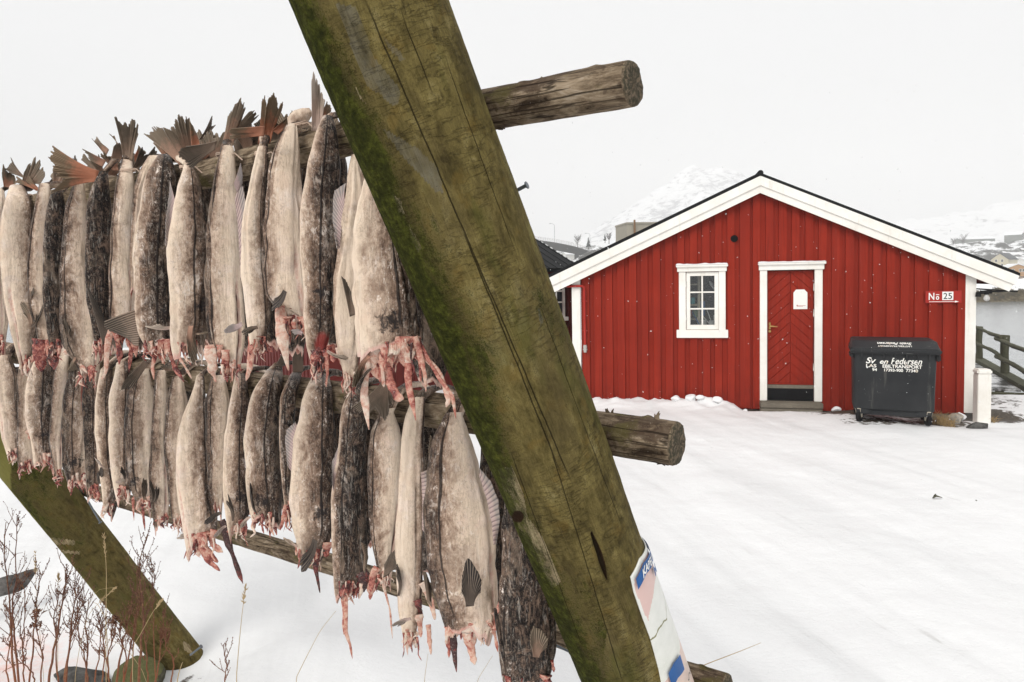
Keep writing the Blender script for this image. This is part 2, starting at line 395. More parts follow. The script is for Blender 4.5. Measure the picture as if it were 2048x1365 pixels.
# rocky islet close by in the sound
xi = np.linspace(40, 135, 260); yi = np.linspace(82.5, 104, 60); X, Y = np.meshgrid(xi, yi, indexing='ij'); P = np.stack([X, Y, X * 0], -1)
e = smooth(Y, 83.5, 88) * smooth(Y, 104, 96) * smooth(X, 40, 52) * smooth(X, 135, 120)
Z = -2.2 + e * (2.6 + .7 * vnoise(P, .12, 61, 3) + .55 * np.abs(vnoise(P, .5, 62, 4))) + .5 * smooth(Y, 82.7, 84) * e * vnoise(P, .8, 63, 3)
g = MB().grid(np.stack([X, Y, Z], -1)).build('rocky_islet', M['islet'], origin=(0, 0, 0)); tag(g, 'low brown seaweed rocks capped with snow in the sound', 'islet', kind='structure')

# ---- far buildings
M['cream'] = mat_plain('cream_cladding', (.62, .56, .40), .7, 2, .08, 0)
M['ochre'] = mat_plain('ochre_cladding', (.50, .24, .045), .7, 2, .15, 0)
M['paleclad'] = mat_plain('pale_cladding', (.74, .73, .69), .7, 2, .08, 0)
M['greyclad'] = mat_plain('grey_cladding', (.22, .23, .215), .7, 2, .12, 0)
M['farroof'] = mat_plain('dark_slate_roof', (.05, .055, .062), .7, 3, .3, 0)
M['farsnow'] = mat_plain('roof_snow', (.88, .89, .9), .7, 2, .03, 0)
M['farglass'] = mat_plain('dark_window', (.03, .035, .04), .2, 2, .1, 0)
M['tan'] = mat_plain('tan_panel_wall', (.36, .33, .27), .7, 1, .12, 0)
M['rust'] = mat_plain('rusty_steel', (.22, .13, .07), .8, 3, .3, 0)
M['concfar'] = mat_plain('grey_concrete', (.05, .048, .043), .8, .6, .3, 0)
def house(name, label, x, y, z, w, dp, h, rh, rot, wall, roof, wins=(), group=None):
    t = thing(name, label, 'house', (x, y, z), rot, group)
    b = MB().prism([(-w / 2, -4), (w / 2, -4), (w / 2, h), (0, h + rh), (-w / 2, h)], 1, 0, dp); b.build('wall', M[wall], t, smooth=False)
    ov = .4; r = MB(); sl = rh / (w / 2)
    for s in (-1, 1):
        r.prism([(0, h + rh + .05), (s * (w / 2 + ov), h - ov * sl + .05), (s * (w / 2 + ov), h - ov * sl + .35), (0, h + rh + .38)], 1, -ov, dp + ov)
    r.build('roof', M[roof], t, smooth=False)
    for face, u, zz, ww, hh in wins:
        f = MB(); gl = MB()
        if face == 'f': f.box((u - ww / 2 - .15, -.08, zz - .15), (u + ww / 2 + .15, .0, zz + hh + .15)); gl.box((u - ww / 2, -.12, zz), (u + ww / 2, -.05, zz + hh))
        else:
            q = w / 2 if face == 'r' else -w / 2; sg = 1 if face == 'r' else -1
            f.box((min(q, q + sg * .08), u - ww / 2 - .15, zz - .15), (max(q, q + sg * .08), u + ww / 2 + .15, zz + hh + .15)); gl.box((min(q + sg * .05, q + sg * .12), u - ww / 2, zz), (max(q + sg * .05, q + sg * .12), u + ww / 2, zz + hh))
        fo = f.build('window', M['paleclad'], t, smooth=False); gl.build('pane', M['farglass'], fo, smooth=False)
    return t
def W3(px, py, d): return AT(px, py, d)
p = W3(2036, 550, 345); house('house', 'small ochre yellow gabled house at the water, nearest the right edge', p[0], p[1], p[2], 8.6, 11, 3.6, 1.7, R(-14), 'ochre', 'farsnow',
      [('f', -2.2, 1.7, 1.2, 1.1), ('f', 1.0, 1.6, .9, 1.3), ('f', 2.4, 1.6, .9, 1.3)])
p = W3(1999, 536, 372); house('house', 'cream gabled house with a dark snow-dusted roof behind the eave tip', p[0], p[1], p[2], 8, 15, 4.6, 3.2, R(-52), 'cream', 'farroof',
      [('f', -1.6, 3.2, .9, 1.2), ('f', 1.2, 3.2, .9, 1.2), ('f', -1.6, .8, .9, 1.2), ('f', 1.2, .8, .9, 1.2)])
p = W3(2040, 533, 395); house('house', 'pale long shed with a snow-white roof behind the ochre house', p[0], p[1], p[2], 9, 26, 3, 1.8, R(-80), 'paleclad', 'farsnow', [('l', 6, 1, 1.4, 1.2), ('l', 12, 1, 1.4, 1.2)])
p = W3(1984, 487, 445); house('house', 'long grey-green low building high on the snowy hill', p[0], p[1], p[2] , 9, 20, 2.8, 1.2, R(76), 'greyclad', 'farsnow', [('r', 4 + 3 * i, .9, 1.1, 1.1) for i in range(5)])
p = W3(2046, 478, 440); house('house', 'small pale house on the hilltop by the right edge', p[0], p[1], p[2], 9, 9, 2.6, 1.8, R(40), 'greyclad', 'farsnow', [('f', -2, .8, 1.1, 1.1), ('f', 2, .8, 1.1, 1.1)])
p = W3(1128, 528, 330); house('house', 'long white building with small windows under the bridge', p[0], p[1], p[2], 10, 16, 4.2, 1.4, R(-78), 'paleclad', 'farsnow', [('l', 4, 1.6, 1.2, 1.2), ('l', 9, 1.6, 1.2, 1.2), ('l', 13, 1.6, 1.2, 1.2)])
p = W3(1275, 520, 62)
t = thing('warehouse', 'flat-topped tan panel building peeking over the left roof slope', 'building', p + [0, 0, -3.5], R(6))
b = MB().box((-.95, 0, 0), (3.6, 4, 6.75)); [b.box((-.95 + .5 * i, -.03, 0), (-.92 + .5 * i, .0, 6.7)) for i in range(1, 9)]; b.build('wall', M['tan'], t, smooth=False)
MB().box((-1.0, -.08, 6.75), (3.7, 4.1, 6.9)).build('parapet', M['tan'], t, smooth=False)
MB().box((-.35, -.16, 3), (-.2, -.04, 7.1)).build('drainpipe', M['rust'], t, smooth=False)

# ---- bridge
bp = np.array([(960, 462, 285), (1010, 469, 290), (1072, 480, 296), (1110, 485, 300), (1150, 493, 306), (1190, 506, 314), (1235, 521, 322), (1290, 536, 330)])
pts = np.array([AT(a, b_, c) for a, b_, c in bp]); tt = np.linspace(0, len(pts) - 1, 60)
pts = np.stack([np.interp(tt, range(len(pts)), pts[:, i]) for i in range(3)], -1)
for _ in range(4): pts[1:-1] = (pts[:-2] + pts[1:-1] * 2 + pts[2:]) / 4
t = thing('road_bridge', 'dark concrete road bridge curving down behind the left roof slope', 'bridge', pts[30] * [1, 1, 0])
sidev = np.array([.18, .98, 0])
def sweep(mb, pts, sect):
    G = np.array([[q + sidev * a + np.array([0, 0, 1]) * b_ for a, b_ in sect] for q in pts]); mb.grid(G, closev=True); 
    mb.f += [tuple(range(mb.n - len(sect), mb.n))]; mb.mi.append(0)
    return mb
sweep(MB(), pts, [(0, 0), (8, 0), (8, -.6), (6.5, -3.4), (1.5, -3.4), (0, -.6)]).build('deck', M['concfar'], t, smooth=False)
rl = MB(); 
for hh in (.5, 1.0, 1.4): rl.tube(pts + [0, 0, hh], .05, 5)
for i in range(0, 60, 1): rl.box(pts[i] - [.05, .05, 0], pts[i] + [.05, .05, 1.4])
rl.build('railing', M['hinge'], t, smooth=False)
for (a, b_) in ((34, 12), (8, 12)):
    q = pts[a] + sidev * 4; MB().box(q + [-.9, -1.4, -14], q + [.9, 1.4, -3.3]).build('pier', M['concfar'], t, smooth=False)
M['lampfar'] = mat_plain('grey_lamp_post', (.28, .29, .3), .5, 5, .1, 0)
for i, lab in ((25, 'slim bridge street lamp standing nearer the leg of the rack'), (40, 'slim bridge street lamp standing nearer the hut roof')):
    q = pts[i] + sidev * .6
    t = thing('street_lamp', lab, 'street lamp', q, group='street lamps on the bridge')
    MB().tube([q, q + [0, 0, 7.4]], .09, 6).build('pole', M['lampfar'], t)
    MB().tube([q + [0, 0, 7.3], q + [-.2, 0, 7.9], q + [-.8, 0, 8.15], q + [-1.6, 0, 8.2]], .07, 6).build('arm', M['lampfar'], t)
    MB().box(q + [-2.3, -.15, 8.1], q + [-1.5, .15, 8.28]).build('lamp_head', M['lampfar'], t)

# ---- bare and evergreen trees on the far shore
M['bark'] = mat_plain('grey_brown_bark', (.07, .055, .045), .8, 6, .2, 0)
M['pine'] = mat_plain('dark_spruce_needles', (.022, .035, .02), .8, 2, .3, 0)
def bare_tree(p, h, seed, label):
    r = random.Random(seed); t = thing('bare_tree', label, 'tree', p, group='bare trees on the far shore')
    trunk = MB(); trunk.tube([p - [0, 0, 1], p + [0, 0, h * .3], p + [.1 * h, 0, h * .62]], [.16, .12, .05], 5); trunk.build('trunk', M['bark'], t)
    c = MB()
    for i in range(46):
        z0 = h * r.uniform(.12, .6); a = r.uniform(0, 6.28); L = h * r.uniform(.25, .5); b0 = p + [.16 * z0 * (z0 / h), 0, z0]
        q = b0 + np.array([math.cos(a) * L * .55, math.sin(a) * L * .55, L * .8])
        c.tube([b0, (b0 + q) / 2 + [0, 0, -.1 * L], q], [.06, .04, .02], 3, cap=False)
        for j in range(4):
            s = b0 + (q - b0) * r.uniform(.4, 1); a2 = a + r.uniform(-1, 1); L2 = L * r.uniform(.2, .45)
            c.tube([s, s + np.array([math.cos(a2) * L2 * .7, math.sin(a2) * L2 * .7, L2 * .7])], [.035, .015], 3, cap=False)
    c.build('crown', M['bark'], t)
def spruce(p, h, seed, label):
    r = random.Random(seed); t = thing('spruce_tree', label, 'tree', p, group='small spruces on the far shore')
    MB().tube([p - [0, 0, 1], p + [0, 0, h * .9]], [.15, .03], 5).build('trunk', M['bark'], t)
    c = MB()
    for i in range(130):
        f = r.random() ** .8; z = h * (.1 + .9 * f); a = r.uniform(0, 6.28); L = h * .26 * (1 - f) + .15
        b0 = p + [0, 0, z]; q = b0 + np.array([math.cos(a) * L, math.sin(a) * L, -.25 * L]); sd = np.array([-math.sin(a), math.cos(a), 0]) * L * .3
        c.add([b0 + [0, 0, .1], b0 + (q - b0) * .6 + sd, q, b0 + (q - b0) * .6 - sd, b0 + (q - b0) * .5 - [0, 0, .25 * L]], [(0, 1, 2), (0, 2, 3), (0, 3, 4), (0, 4, 1), (4, 2, 1), (4, 3, 2)])
    c.build('crown', M['pine'], t, smooth=False)
for i, (px, py, d, h, lab) in enumerate([(1155, 494, 330, 6.5, 'bare tree just past the end of the bridge'), (1218, 484, 300, 4.5, 'bare tree on the knoll against the hut roof'), (1926, 492, 430, 8, 'largest bare tree left of the grey hill building'), (1906, 494, 430, 6, 'smaller bare tree touching the right roof slope'), (1968, 500, 420, 5, 'bare bush below the grey hill building')]):
    bare_tree(W3(px, py, d), h, 100 + i, lab)
for i, (px, py, d, h, lab) in enumerate([(1177, 495, 290, 4.2, 'dark spruce at the left foot of the knoll'), (1210, 482, 295, 2.8, 'small dark spruce on top of the knoll'), (2011, 523, 400, 4.0, 'left one of two small spruces beside the cream house'), (2018, 523, 400, 4.2, 'right one of two small spruces beside the cream house')]):
    spruce(W3(px, py, d), h, 200 + i, lab)
# pier with posts on the far shore
q = W3(2030, 555, 325); t = thing('pier', 'dark timber pier on the far shore below the ochre house', 'pier', q, R(-6))
MB().box((-8, 0, -.1), (16, 5, .35)).build('deck', M['farroof'], t, smooth=False)
b = MB(); [b.box((-8 + 2 * i, .2, -4), (-7.7 + 2 * i, .5, 0)) for i in range(12)]; b.build('piles', M['farroof'], t, smooth=False)
t = MB().box((-8, -.05, 1.4), (16, 0, 1.5)).box((-8, -.05, .3), (-7.9, 0, 1.5)).box((0, -.05, .3), (.1, 0, 1.5)).box((7, -.05, .3), (7.1, 0, 1.5)).build('railing', M['farroof'], t, smooth=False)
# ================================================================== RED HUT
RZ, RS, SL = 4.085, 3.15, .455           # ridge height / position, roof slope
hut = thing('boathouse', 'red board-clad gabled cabin with white trim in the snowy yard', 'cabin', HO, HANG); L = 10.0
def top(s): return RZ - .06 - SL * abs(s - RS)
wall = MB()
def colm(s0, s1, z0, z1=None, y0=0, y1=.12):
    ss = [s0, s1] if not (s0 < RS < s1) else [s0, RS, s1]
    for a, b in zip(ss[:-1], ss[1:]):
        ta, tb = (top(a), top(b)) if z1 is None else (z1, z1)
        wall.prism([(a, z0), (b, z0), (b, tb), (a, ta)], 1, y0, y1)
SR = 6.42
colm(0, 1.93, -.05); colm(2.435, 3.27, -.05); colm(4.06, SR, -.05)
colm(1.93, 2.435, -.05, 1.42); colm(1.93, 2.435, 2.38); colm(3.27, 4.06, 2.43)
holes = [(1.76, 2.59, 1.24, 2.53), (3.16, 4.19, -.2, 2.53)]
s = .02; i = 0
while s < SR - .05:
    wd = .14 + .006 * math.sin(i * 2.1) + (.04 if i == 13 else 0)
    a, b = s, min(s + wd, SR)
    segs = [(-.02 + .012 * math.sin(i * 1.7), None)]
    for h0, h1, z0, z1 in holes:
        if b > h0 + .02 and a < h1 - .02: segs = ([(segs[0][0], z0 + .02)] if z0 > 0 else []) + [(z1 - .02, None)]
    for z0, z1 in segs:
        ta, tb = (top(a), top(b)) if z1 is None else (z1, z1)
        y = -.038 - .004 * math.sin(i * 3.3)
        wall.add([(a, 0, z0), (a + .006, y, z0), (b - .006, y, z0), (b, 0, z0), (a, 0, ta), (a + .006, y, ta), (b - .006, y, tb), (b, 0, tb)],
                 [(0, 1, 5, 4), (1, 2, 6, 5), (2, 3, 7, 6), (0, 3, 2, 1), (4, 5, 6, 7)])
    s += .2155; i += 1
wall.box((0, .12, -.05), (.12, L, top(0))).box((SR - .12, .12, -.05), (SR, L, top(SR)))
wall.prism([(.12, -.05), (SR - .12, -.05), (SR - .12, top(SR - .12)), (RS, top(RS)), (.12, top(.12))], 1, L - .12, L)
y = .3
while y < L:
    wall.box((-.024, y, -.02), (0, y + .14, top(0) - .02)); wall.box((SR, y, -.02), (SR + .024, y + .14, top(SR) - .02)); y += .2155
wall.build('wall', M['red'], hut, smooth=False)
MB().box((.05, .03, -.6), (SR - .05, L - .03, -.055)).build('foundation', M['conc'], hut, smooth=False)
# corner boards
for a, b in ((-.17, -.012), (6.382, 6.545)):
    MB().box((a, -.045, -.02), (b, -.0, top(a if a > 3 else b) - .06), .004).box((a if a < 0 else b - .03, 0, -.02), (a + .03 if a < 0 else b, .12, 2.3)).build('corner_board', M['white'], hut, smooth=30)
# roof
r = MB()
for sg in (-1, 1):
    e = RS + sg * 3.97; ze = RZ - SL * 3.97
    r.prism([(RS, RZ - .03), (e, ze - .03), (e, ze + .018), (RS, RZ + .018)], 1, -.17, L + .2)
    for q in np.arange(-.1, L + .1, .33):
        r.prism([(RS + sg * .05, RZ - .005), (e, ze + .019), (e, ze + .036), (RS + sg * .05, RZ + .013)], 1, q, q + .04)
roof = r.build('roof', M['black'], hut, smooth=False)
MB().tube([(RS, -.2, RZ + .012), (RS, L + .2, RZ + .012)], .05, 12).build('ridge_cap', M['black'], roof, smooth=30)
for sg in (-1, 1):
    b = MB()
    e = RS + sg * 3.95
    b.prism([(RS, RZ - .035), (e, RZ - .035 - SL * 3.95), (e - sg * .05, RZ - .205 - SL * 3.9), (RS, RZ - .195)], 1, -.19, -.165)
    b.prism([(RS, RZ - .165), (e - sg * .05, RZ - .165 - SL * 3.9), (e - sg * .13, RZ - .345 - SL * 3.82), (RS, RZ - .325)], 1, -.163, -.135)
    b.build('bargeboard', M['white'], hut, smooth=False)
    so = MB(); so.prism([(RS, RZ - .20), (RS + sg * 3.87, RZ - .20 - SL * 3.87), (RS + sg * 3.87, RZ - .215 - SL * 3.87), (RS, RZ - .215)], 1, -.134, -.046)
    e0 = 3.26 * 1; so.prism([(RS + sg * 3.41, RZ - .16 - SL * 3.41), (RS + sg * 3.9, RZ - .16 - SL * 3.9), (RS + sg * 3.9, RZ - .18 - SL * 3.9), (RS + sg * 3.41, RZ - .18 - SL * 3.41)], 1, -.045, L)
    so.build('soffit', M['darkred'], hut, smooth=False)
    x = RS + sg * 3.9; z = RZ - .20 - SL * 3.9
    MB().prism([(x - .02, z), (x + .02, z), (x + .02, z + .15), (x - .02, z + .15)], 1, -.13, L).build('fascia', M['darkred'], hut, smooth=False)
# window
fr = MB()
fr.box((1.775, -.055, 1.36), (1.895, -.0, 2.42), .004).box((2.465, -.055, 1.36), (2.58, 0, 2.42), .004)
fr.box((1.745, -.075, 2.42), (2.60, 0, 2.505), .005).box((1.725, -.11, 2.50), (2.62, 0, 2.545), .008)
fr.box((1.73, -.085, 1.232), (2.62, 0, 1.375), .005)
win = fr.build('window', M['white'], hut, smooth=30)
sa = MB()
sa.box((1.905, -.035, 1.38), (1.972, .03, 2.41), .004).box((2.394, -.035, 1.38), (2.462, .03, 2.41), .004)
sa.box((1.972, -.035, 2.342), (2.394, .03, 2.41), .003).box((1.972, -.035, 1.38), (2.394, .03, 1.462), .003)
sa.box((2.168, -.026, 1.462), (2.195, .02, 2.342), .003)
for z in (1.752, 2.05): sa.box((1.972, -.0265, z - .013), (2.394, .0205, z + .013), .003)
sa.build('sash', M['white'], win, smooth=30)
MB().box((1.972, 0, 1.462), (2.394, .006, 2.342)).build('pane', M['glass'], win, smooth=False)
h = MB(); [h.tube([(1.9, -.045, z), (1.9, -.045, z + .1)], .008, 6) for z in (1.55, 2.15)]; h.build('hinge', M['hinge'], win)
def snow_cap(mbn, s0, s1, z, y0, y1, seed, hh=.022):
    xs_ = np.linspace(s0, s1, 60); a = np.linspace(0, math.pi, 7); G = []
    for x in xs_:
        n = vnoise(np.array([[x, seed, 0]]), 9, seed, 2)[0]; e = min(1, (x - s0) / .02 + .2, (s1 - x) / .02 + .2)
        H = hh * (1 + .6 * n) * e; G.append([[x, (y0 + y1) / 2 + math.cos(t) * (y1 - y0) / 2, z - .002 + math.sin(t) ** .7 * H] for t in a])
    mbn.grid(G, flip=True)
sc = MB(); snow_cap(sc, 1.722, 2.62, 2.545, -.115, -.0, 3); t = sc.build('snow_cap', M['snow_clump'], win)
# things seen inside the window
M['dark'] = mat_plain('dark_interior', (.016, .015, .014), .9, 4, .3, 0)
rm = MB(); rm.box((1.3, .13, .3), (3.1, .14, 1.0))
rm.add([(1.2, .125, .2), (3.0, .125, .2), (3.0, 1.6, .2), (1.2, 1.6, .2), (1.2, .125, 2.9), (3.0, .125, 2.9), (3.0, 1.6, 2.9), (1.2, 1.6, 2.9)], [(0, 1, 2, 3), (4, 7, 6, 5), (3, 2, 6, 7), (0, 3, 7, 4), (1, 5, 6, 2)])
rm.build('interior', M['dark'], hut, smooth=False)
M['shelfw'] = mat_plain('pale_shelf_wood', (.50, .44, .34), .7, 12, .2, 0)
C = dict(blue=(.03, .12, .30), teal=(.05, .30, .34), redp=(.38, .07, .05), whitep=(.6, .6, .58), green=(.12, .22, .12))
for k_, c in C.items(): M['c_' + k_] = mat_plain('plastic_' + k_, c, .4, 20, .1, 0)
st = thing('storage_shelf', 'pale wooden shelf of tins seen through the cabin window', 'shelf', HW(1.5, .35, 1.0), HANG)
b = MB(); b.box((.62, 0, .2), (.665, .3, 1.75)); b.box((.2, 0, .2), (.24, .3, 1.75))
for z in (.78, 1.04, 1.42, 1.66): b.box((.24, .0, z - .25), (.62, .3, z - .22))
b.build('frame', M['shelfw'], st, smooth=False)
def tin(label, name, m, s, d, z, r_, h_):
    p = HW(s, d, z); b = MB().tube([p, p + [0, 0, .003], p + [0, 0, h_ * .96], p + [0, 0, h_]], [r_ * .96, r_, r_, r_ * .93], 14); o = b.build(name, M[m], None, origin=p, smooth=40); tag(o, label, 'container'); return o
tin('teal paint tin on the middle shelf behind the window', 'paint_tin', 'c_teal', 2.02, .42, 1.825, .055, .12)
tin('green tin on the lower shelf behind the window', 'paint_tin', 'c_green', 2.08, .42, 1.585, .05, .12)
tin('red tin on the lower shelf behind the window', 'paint_tin', 'c_redp', 1.97, .42, 1.585, .05, .14)
tin('tall blue canister beside the shelf upright behind the window', 'canister', 'c_blue', 2.215, .45, 1.60, .045, .27)
tin('white bottle at the lower right corner of the cabin window', 'bottle', 'c_whitep', 2.43, .30, 1.45, .035, .17)
tin('white tub at the lower middle of the cabin window', 'tub', 'c_whitep', 2.22, .30, 1.44, .06, .09)
tin('short white jar beside the bottle in the cabin window', 'jar', 'c_whitep', 2.36, .28, 1.44, .05, .08)
for j, (a, b_, m, lab) in enumerate([((2.02, 1.68), (2.14, 1.45), 'c_blue', 'blue handled tool leaning at the lower left of the cabin window'), ((2.27, 1.75), (2.37, 1.45), 'c_whitep', 'long pale rod leaning at the lower right of the cabin window'), ((2.19, 1.62), (2.33, 1.45), 'c_whitep', 'short pale rod leaning at the lower middle of the cabin window')]):
    p0, p1 = HW(a[0], .32, a[1]), HW(b_[0], .27, b_[1]); o = MB().tube([p0, p1], .009, 8).build('tool_handle', M[m], None, origin=p1); tag(o, lab, 'tool')
p0 = HW(2.33, .3, 2.24); o = MB().tube([p0, p0 + [.03, 0, -.05], p0 + [.09, 0, -.16]], [.02, .05, .012], 10, flat=.6).tube([p0 + [.09, 0, -.15], p0 + [.1, 0, -.35]], .012, 6).build('work_glove', M['c_whitep'], None, origin=p0); tag(o, 'white glove hanging in the upper right pane of the window', 'glove')
# vent
c = bmesh.new(); bmesh.ops.create_cone(c, cap_ends=True, segments=32, radius1=.062, radius2=.062, depth=.02, matrix=Matrix.Translation((2.73, -.042, 2.99)) @ Matrix.Rotation(R(90), 4, 'X'))
v = MB().bm(c).build('vent_hole', M['hole'], hut, smooth=30)
# door
d = MB(); DY = .03
d.box((3.285, DY, .40), (4.05, DY + .05, 2.405))
dp = MB()
mid = 3.672
def clip_band(sg, c0, c1):
    # slanted board between lines z = c + slope*|s-mid| on one half, clipped to the door leaf
    x0, x1 = (3.30, mid - .006) if sg < 0 else (mid + .006, 4.036); zlo, zhi = .43, 2.39
    poly = [(x0, -99), (x1, -99), (x1, 99), (x0, 99)]
    def clip(poly, f):
        o = []
        for i in range(len(poly)):
            a, b = poly[i], poly[(i + 1) % len(poly)]; fa, fb = f(a), f(b)
            if fa >= 0: o.append(a)
            if (fa >= 0) != (fb >= 0): t = fa / (fa - fb); o.append((a[0] + t * (b[0] - a[0]), a[1] + t * (b[1] - a[1])))
        return o
    L_ = lambda c: (lambda p: p[1] - (c - .93 * abs(p[0] - mid)))
    for f in (L_(c0), lambda p: -L_(c1)(p), lambda p: p[1] - zlo, lambda p: zhi - p[1]):
        poly = clip(poly, f)
        if len(poly) < 3: return None
    return poly
c0 = .1
while c0 < 3.3:
    for sg in (-1, 1):
        pl = clip_band(sg, c0 + .006, c0 + .176 - .006)
        if pl: dp.prism(pl, 1, DY - .016, DY)
    c0 += .176
dp.box((3.29, DY - .012, .40), (4.045, DY, .428)).box((3.29, DY - .012, 2.392), (4.045, DY, 2.404)).box((3.287, DY - .012, .428), (3.298, DY, 2.392)).box((4.038, DY - .012, .428), (4.048, DY, 2.392))

door = d.build('door', M['red'], hut, smooth=False)
dp.build('chevron_boards', M['red'], door, smooth=False)
df = MB(); df.box((3.158, -.06, .12), (3.278, 0, 2.42), .004).box((4.058, -.06, .12), (4.182, 0, 2.42), .004)
df.box((3.14, -.08, 2.42), (4.205, 0, 2.515), .005).box((3.125, -.115, 2.51), (4.23, 0, 2.552), .008)
dfo = df.build('door_frame', M['white'], hut, smooth=30)
sc = MB(); snow_cap(sc, 3.122, 4.232, 2.552, -.12, 0, 8, .02); sc.build('snow_cap', M['snow_clump'], dfo)
MB().box((3.28, .0, .335), (4.056, .06, .395)).build('threshold', M['greywood'], hut, smooth=False)
MB().box((3.28, .01, .12), (4.056, .05, .334)).build('kick_plate', M['blackpanel'], hut, smooth=False)
st_ = MB(); st_.box((3.15, -.22, .02), (4.17, .0, .115), .01).box((3.155, -.2, -.16), (4.165, .0, .015), .01); st_.build('doorstep', M['greywood'], hut, smooth=30)
hd = MB(); hd.box((3.315, DY - .03, 1.38), (3.345, DY - .016, 1.50), .004).tube([(3.33, DY - .03, 1.435), (3.33, DY - .075, 1.435), (3.36, DY - .08, 1.436), (3.45, DY - .078, 1.428)], [.011, .011, .012, .009], 8).tube([(3.328, DY - .016, 1.345), (3.328, DY - .045, 1.345)], .022, 12)
hd.build('door_handle', M['brass'], door, smooth=40)
hh = MB(); [hh.tube([(4.052, -.005, z), (4.052, -.005, z + .13)], .011, 6) for z in (.65, 1.6, 2.05)]; hh.build('hinge', M['hinge'], door)
no = MB().prism([(3.722, 1.732), (3.95, 1.732), (3.95, 2.02), (3.90, 2.075), (3.765, 2.075), (3.722, 2.02)], 1, DY - .022, DY - .0165).build('notice', M['paper'], None, origin=(0, 0, 0), smooth=False)
no.location = HO; no.rotation_euler = (0, 0, HANG); tag(no, 'white clipped-corner paper notice fixed on the red door', 'notice'); no['_local'] = 1
tk = MB().box((3.775, DY - .0235, 1.79), (3.92, DY - .022, 1.796)).box((3.775, DY - .0235, 1.775), (3.88, DY - .022, 1.780)).prism([(3.77, 1.80), (3.785, 1.785), (3.80, 1.79), (3.785, 1.81)], 1, DY - .0235, DY - .022); tk.build('printed_lines', M['c_redp'], no, smooth=False)

# text helper
def text_mesh(s, size=1, extrude=0, shear=0, offset=0, space=1, sx=1):
    cu = bpy.data.curves.new('t', 'FONT'); cu.body = s; cu.size = size; cu.shear = shear; cu.offset = offset; cu.space_character = space; cu.extrude = extrude; cu.align_x = 'CENTER'
    o = bpy.data.objects.new('t', cu); col.objects.link(o); dg = bpy.context.evaluated_depsgraph_get(); me = bpy.data.meshes.new_from_object(o.evaluated_get(dg))
    V = np.array([v.co[:] for v in me.vertices]).reshape(-1, 3); Fs = [tuple(p.vertices) for p in me.polygons]
    bpy.data.objects.remove(o); bpy.data.curves.remove(cu); bpy.data.meshes.remove(me)
    V[:, 0] *= sx; return V, Fs
def wall_text(mb, s, cx, cz, y, h, w=None, **kw):
    V, Fs = text_mesh(s, **kw); ext = V.max(0) - V.min(0); V[:, :2] -= (V.max(0) + V.min(0))[:2] / 2
    k = h / ext[1]; kx = w / ext[0] if w else k
    mb.add(np.stack([cx + V[:, 0] * kx, np.full(len(V), y), cz + V[:, 1] * k], -1), Fs)
# number sign
sg = thing('number_sign', 'red board sign reading No 25 with an arrow on the cabin wall', 'sign', HO, HANG)
M['signred'] = mat_plain('sign_red', (.33, .025, .018), .5, 20, .15, .1); M['signwhite'] = mat_plain('sign_white', (.78, .78, .76), .5, 60, .08, 0); M['ink'] = mat_plain('black_ink', (.01, .01, .012), .5, 60, .1, 0)
MB().box((5.785, -.055, 1.818), (6.325, -.028, 2.022), .003).build('board', M['signred'], sg, smooth=30)
b = MB(); wall_text(b, 'N', 5.875, 1.932, -.0568, .118, .085, offset=.02); wall_text(b, 'o', 5.965, 1.905, -.0568, .062, .05, offset=.03); b.box((5.94, -.0572, 1.953), (5.99, -.0555, 1.966))
b.box((5.84, -.0572, 1.838), (6.23, -.0555, 1.846)).prism([(6.225, 1.826), (6.285, 1.842), (6.225, 1.858)], 1, -.0572, -.0555); b.build('lettering', M['signwhite'], sg, smooth=False)
pl = MB().box((6.035, -.0585, 1.868), (6.20, -.0555, 2.008)).build('number_plate', M['signwhite'], sg, smooth=False)
b = MB(); wall_text(b, '2', 6.082, 1.936, -.0598, .10, .058, offset=.006); wall_text(b, '5', 6.152, 1.936, -.0598, .10, .056, offset=.006); b.build('numeral', M['ink'], pl, smooth=False)
# drain pipe at the left corner
dpipe = MB().tube([(-.30, .1, 2.20), (-.24, -.07, 2.195), (-.1, -.085, 2.195), (.02, -.085, 2.195), (.065, -.085, 2.17), (.07, -.085, 2.10), (.07, -.085, 1.6), (.072, -.085, 1.09)], .023, 12).build('cable_conduit', M['signred'], hut)
b = MB(); b.tube([(.072, -.085, z) for z in (1.10, 1.08, 1.079, 1.045, 1.044, 1.03, 1.029, 1.0, .999, .96)], [.03, .03, .038, .038, .03, .03, .042, .042, .03, .028], 14); b.build('conduit_coupling', M['hinge'], dpipe, smooth=40)
b = MB(); [b.box((.03, -.09, z), (.115, -.03, z + .02)) for z in (1.35, 1.9)]; b.build('pipe_clip', M['signred'], dpipe, smooth=False)
# string light at the right corner
sl = thing('string_light', 'black festoon cable with one clear bulb under the right eave', 'lamp', HW(6.6, -.1, 2.0))
pts_ = [HW(6.53, -.09, 1.985), HW(6.60, -.1, 2.0), HW(6.70, -.12, 2.005), HW(6.82, -.13, 2.0), HW(6.95, -.13, 2.01), HW(7.10, -.13, 2.0), HW(7.14, 3, 2.03), HW(7.14, 9.8, 2.03)]
MB().tube(pts_, .014, 6).build('cable', M['black'], sl)
MB().tube([HW(6.55, -.1, 1.995), HW(6.55, -.1, 1.92)], [.035, .045], 10).build('socket', M['black'], sl, smooth=40)
so = MB().tube([HW(6.665, -.12, 2.01), HW(6.665, -.12, 1.955)], [.036, .036], 12).tube([HW(6.58, -.1, 1.99), HW(6.74, -.12, 2.0)], .03, 8).build('socket', M['black'], sl, smooth=40)
MB().tube([HW(6.94, -.13, 2.01), HW(6.94, -.13, 2.07), HW(6.94, -.13, 2.12)], [.03, .03, .012], 10).build('bracket', M['black'], sl, smooth=40)
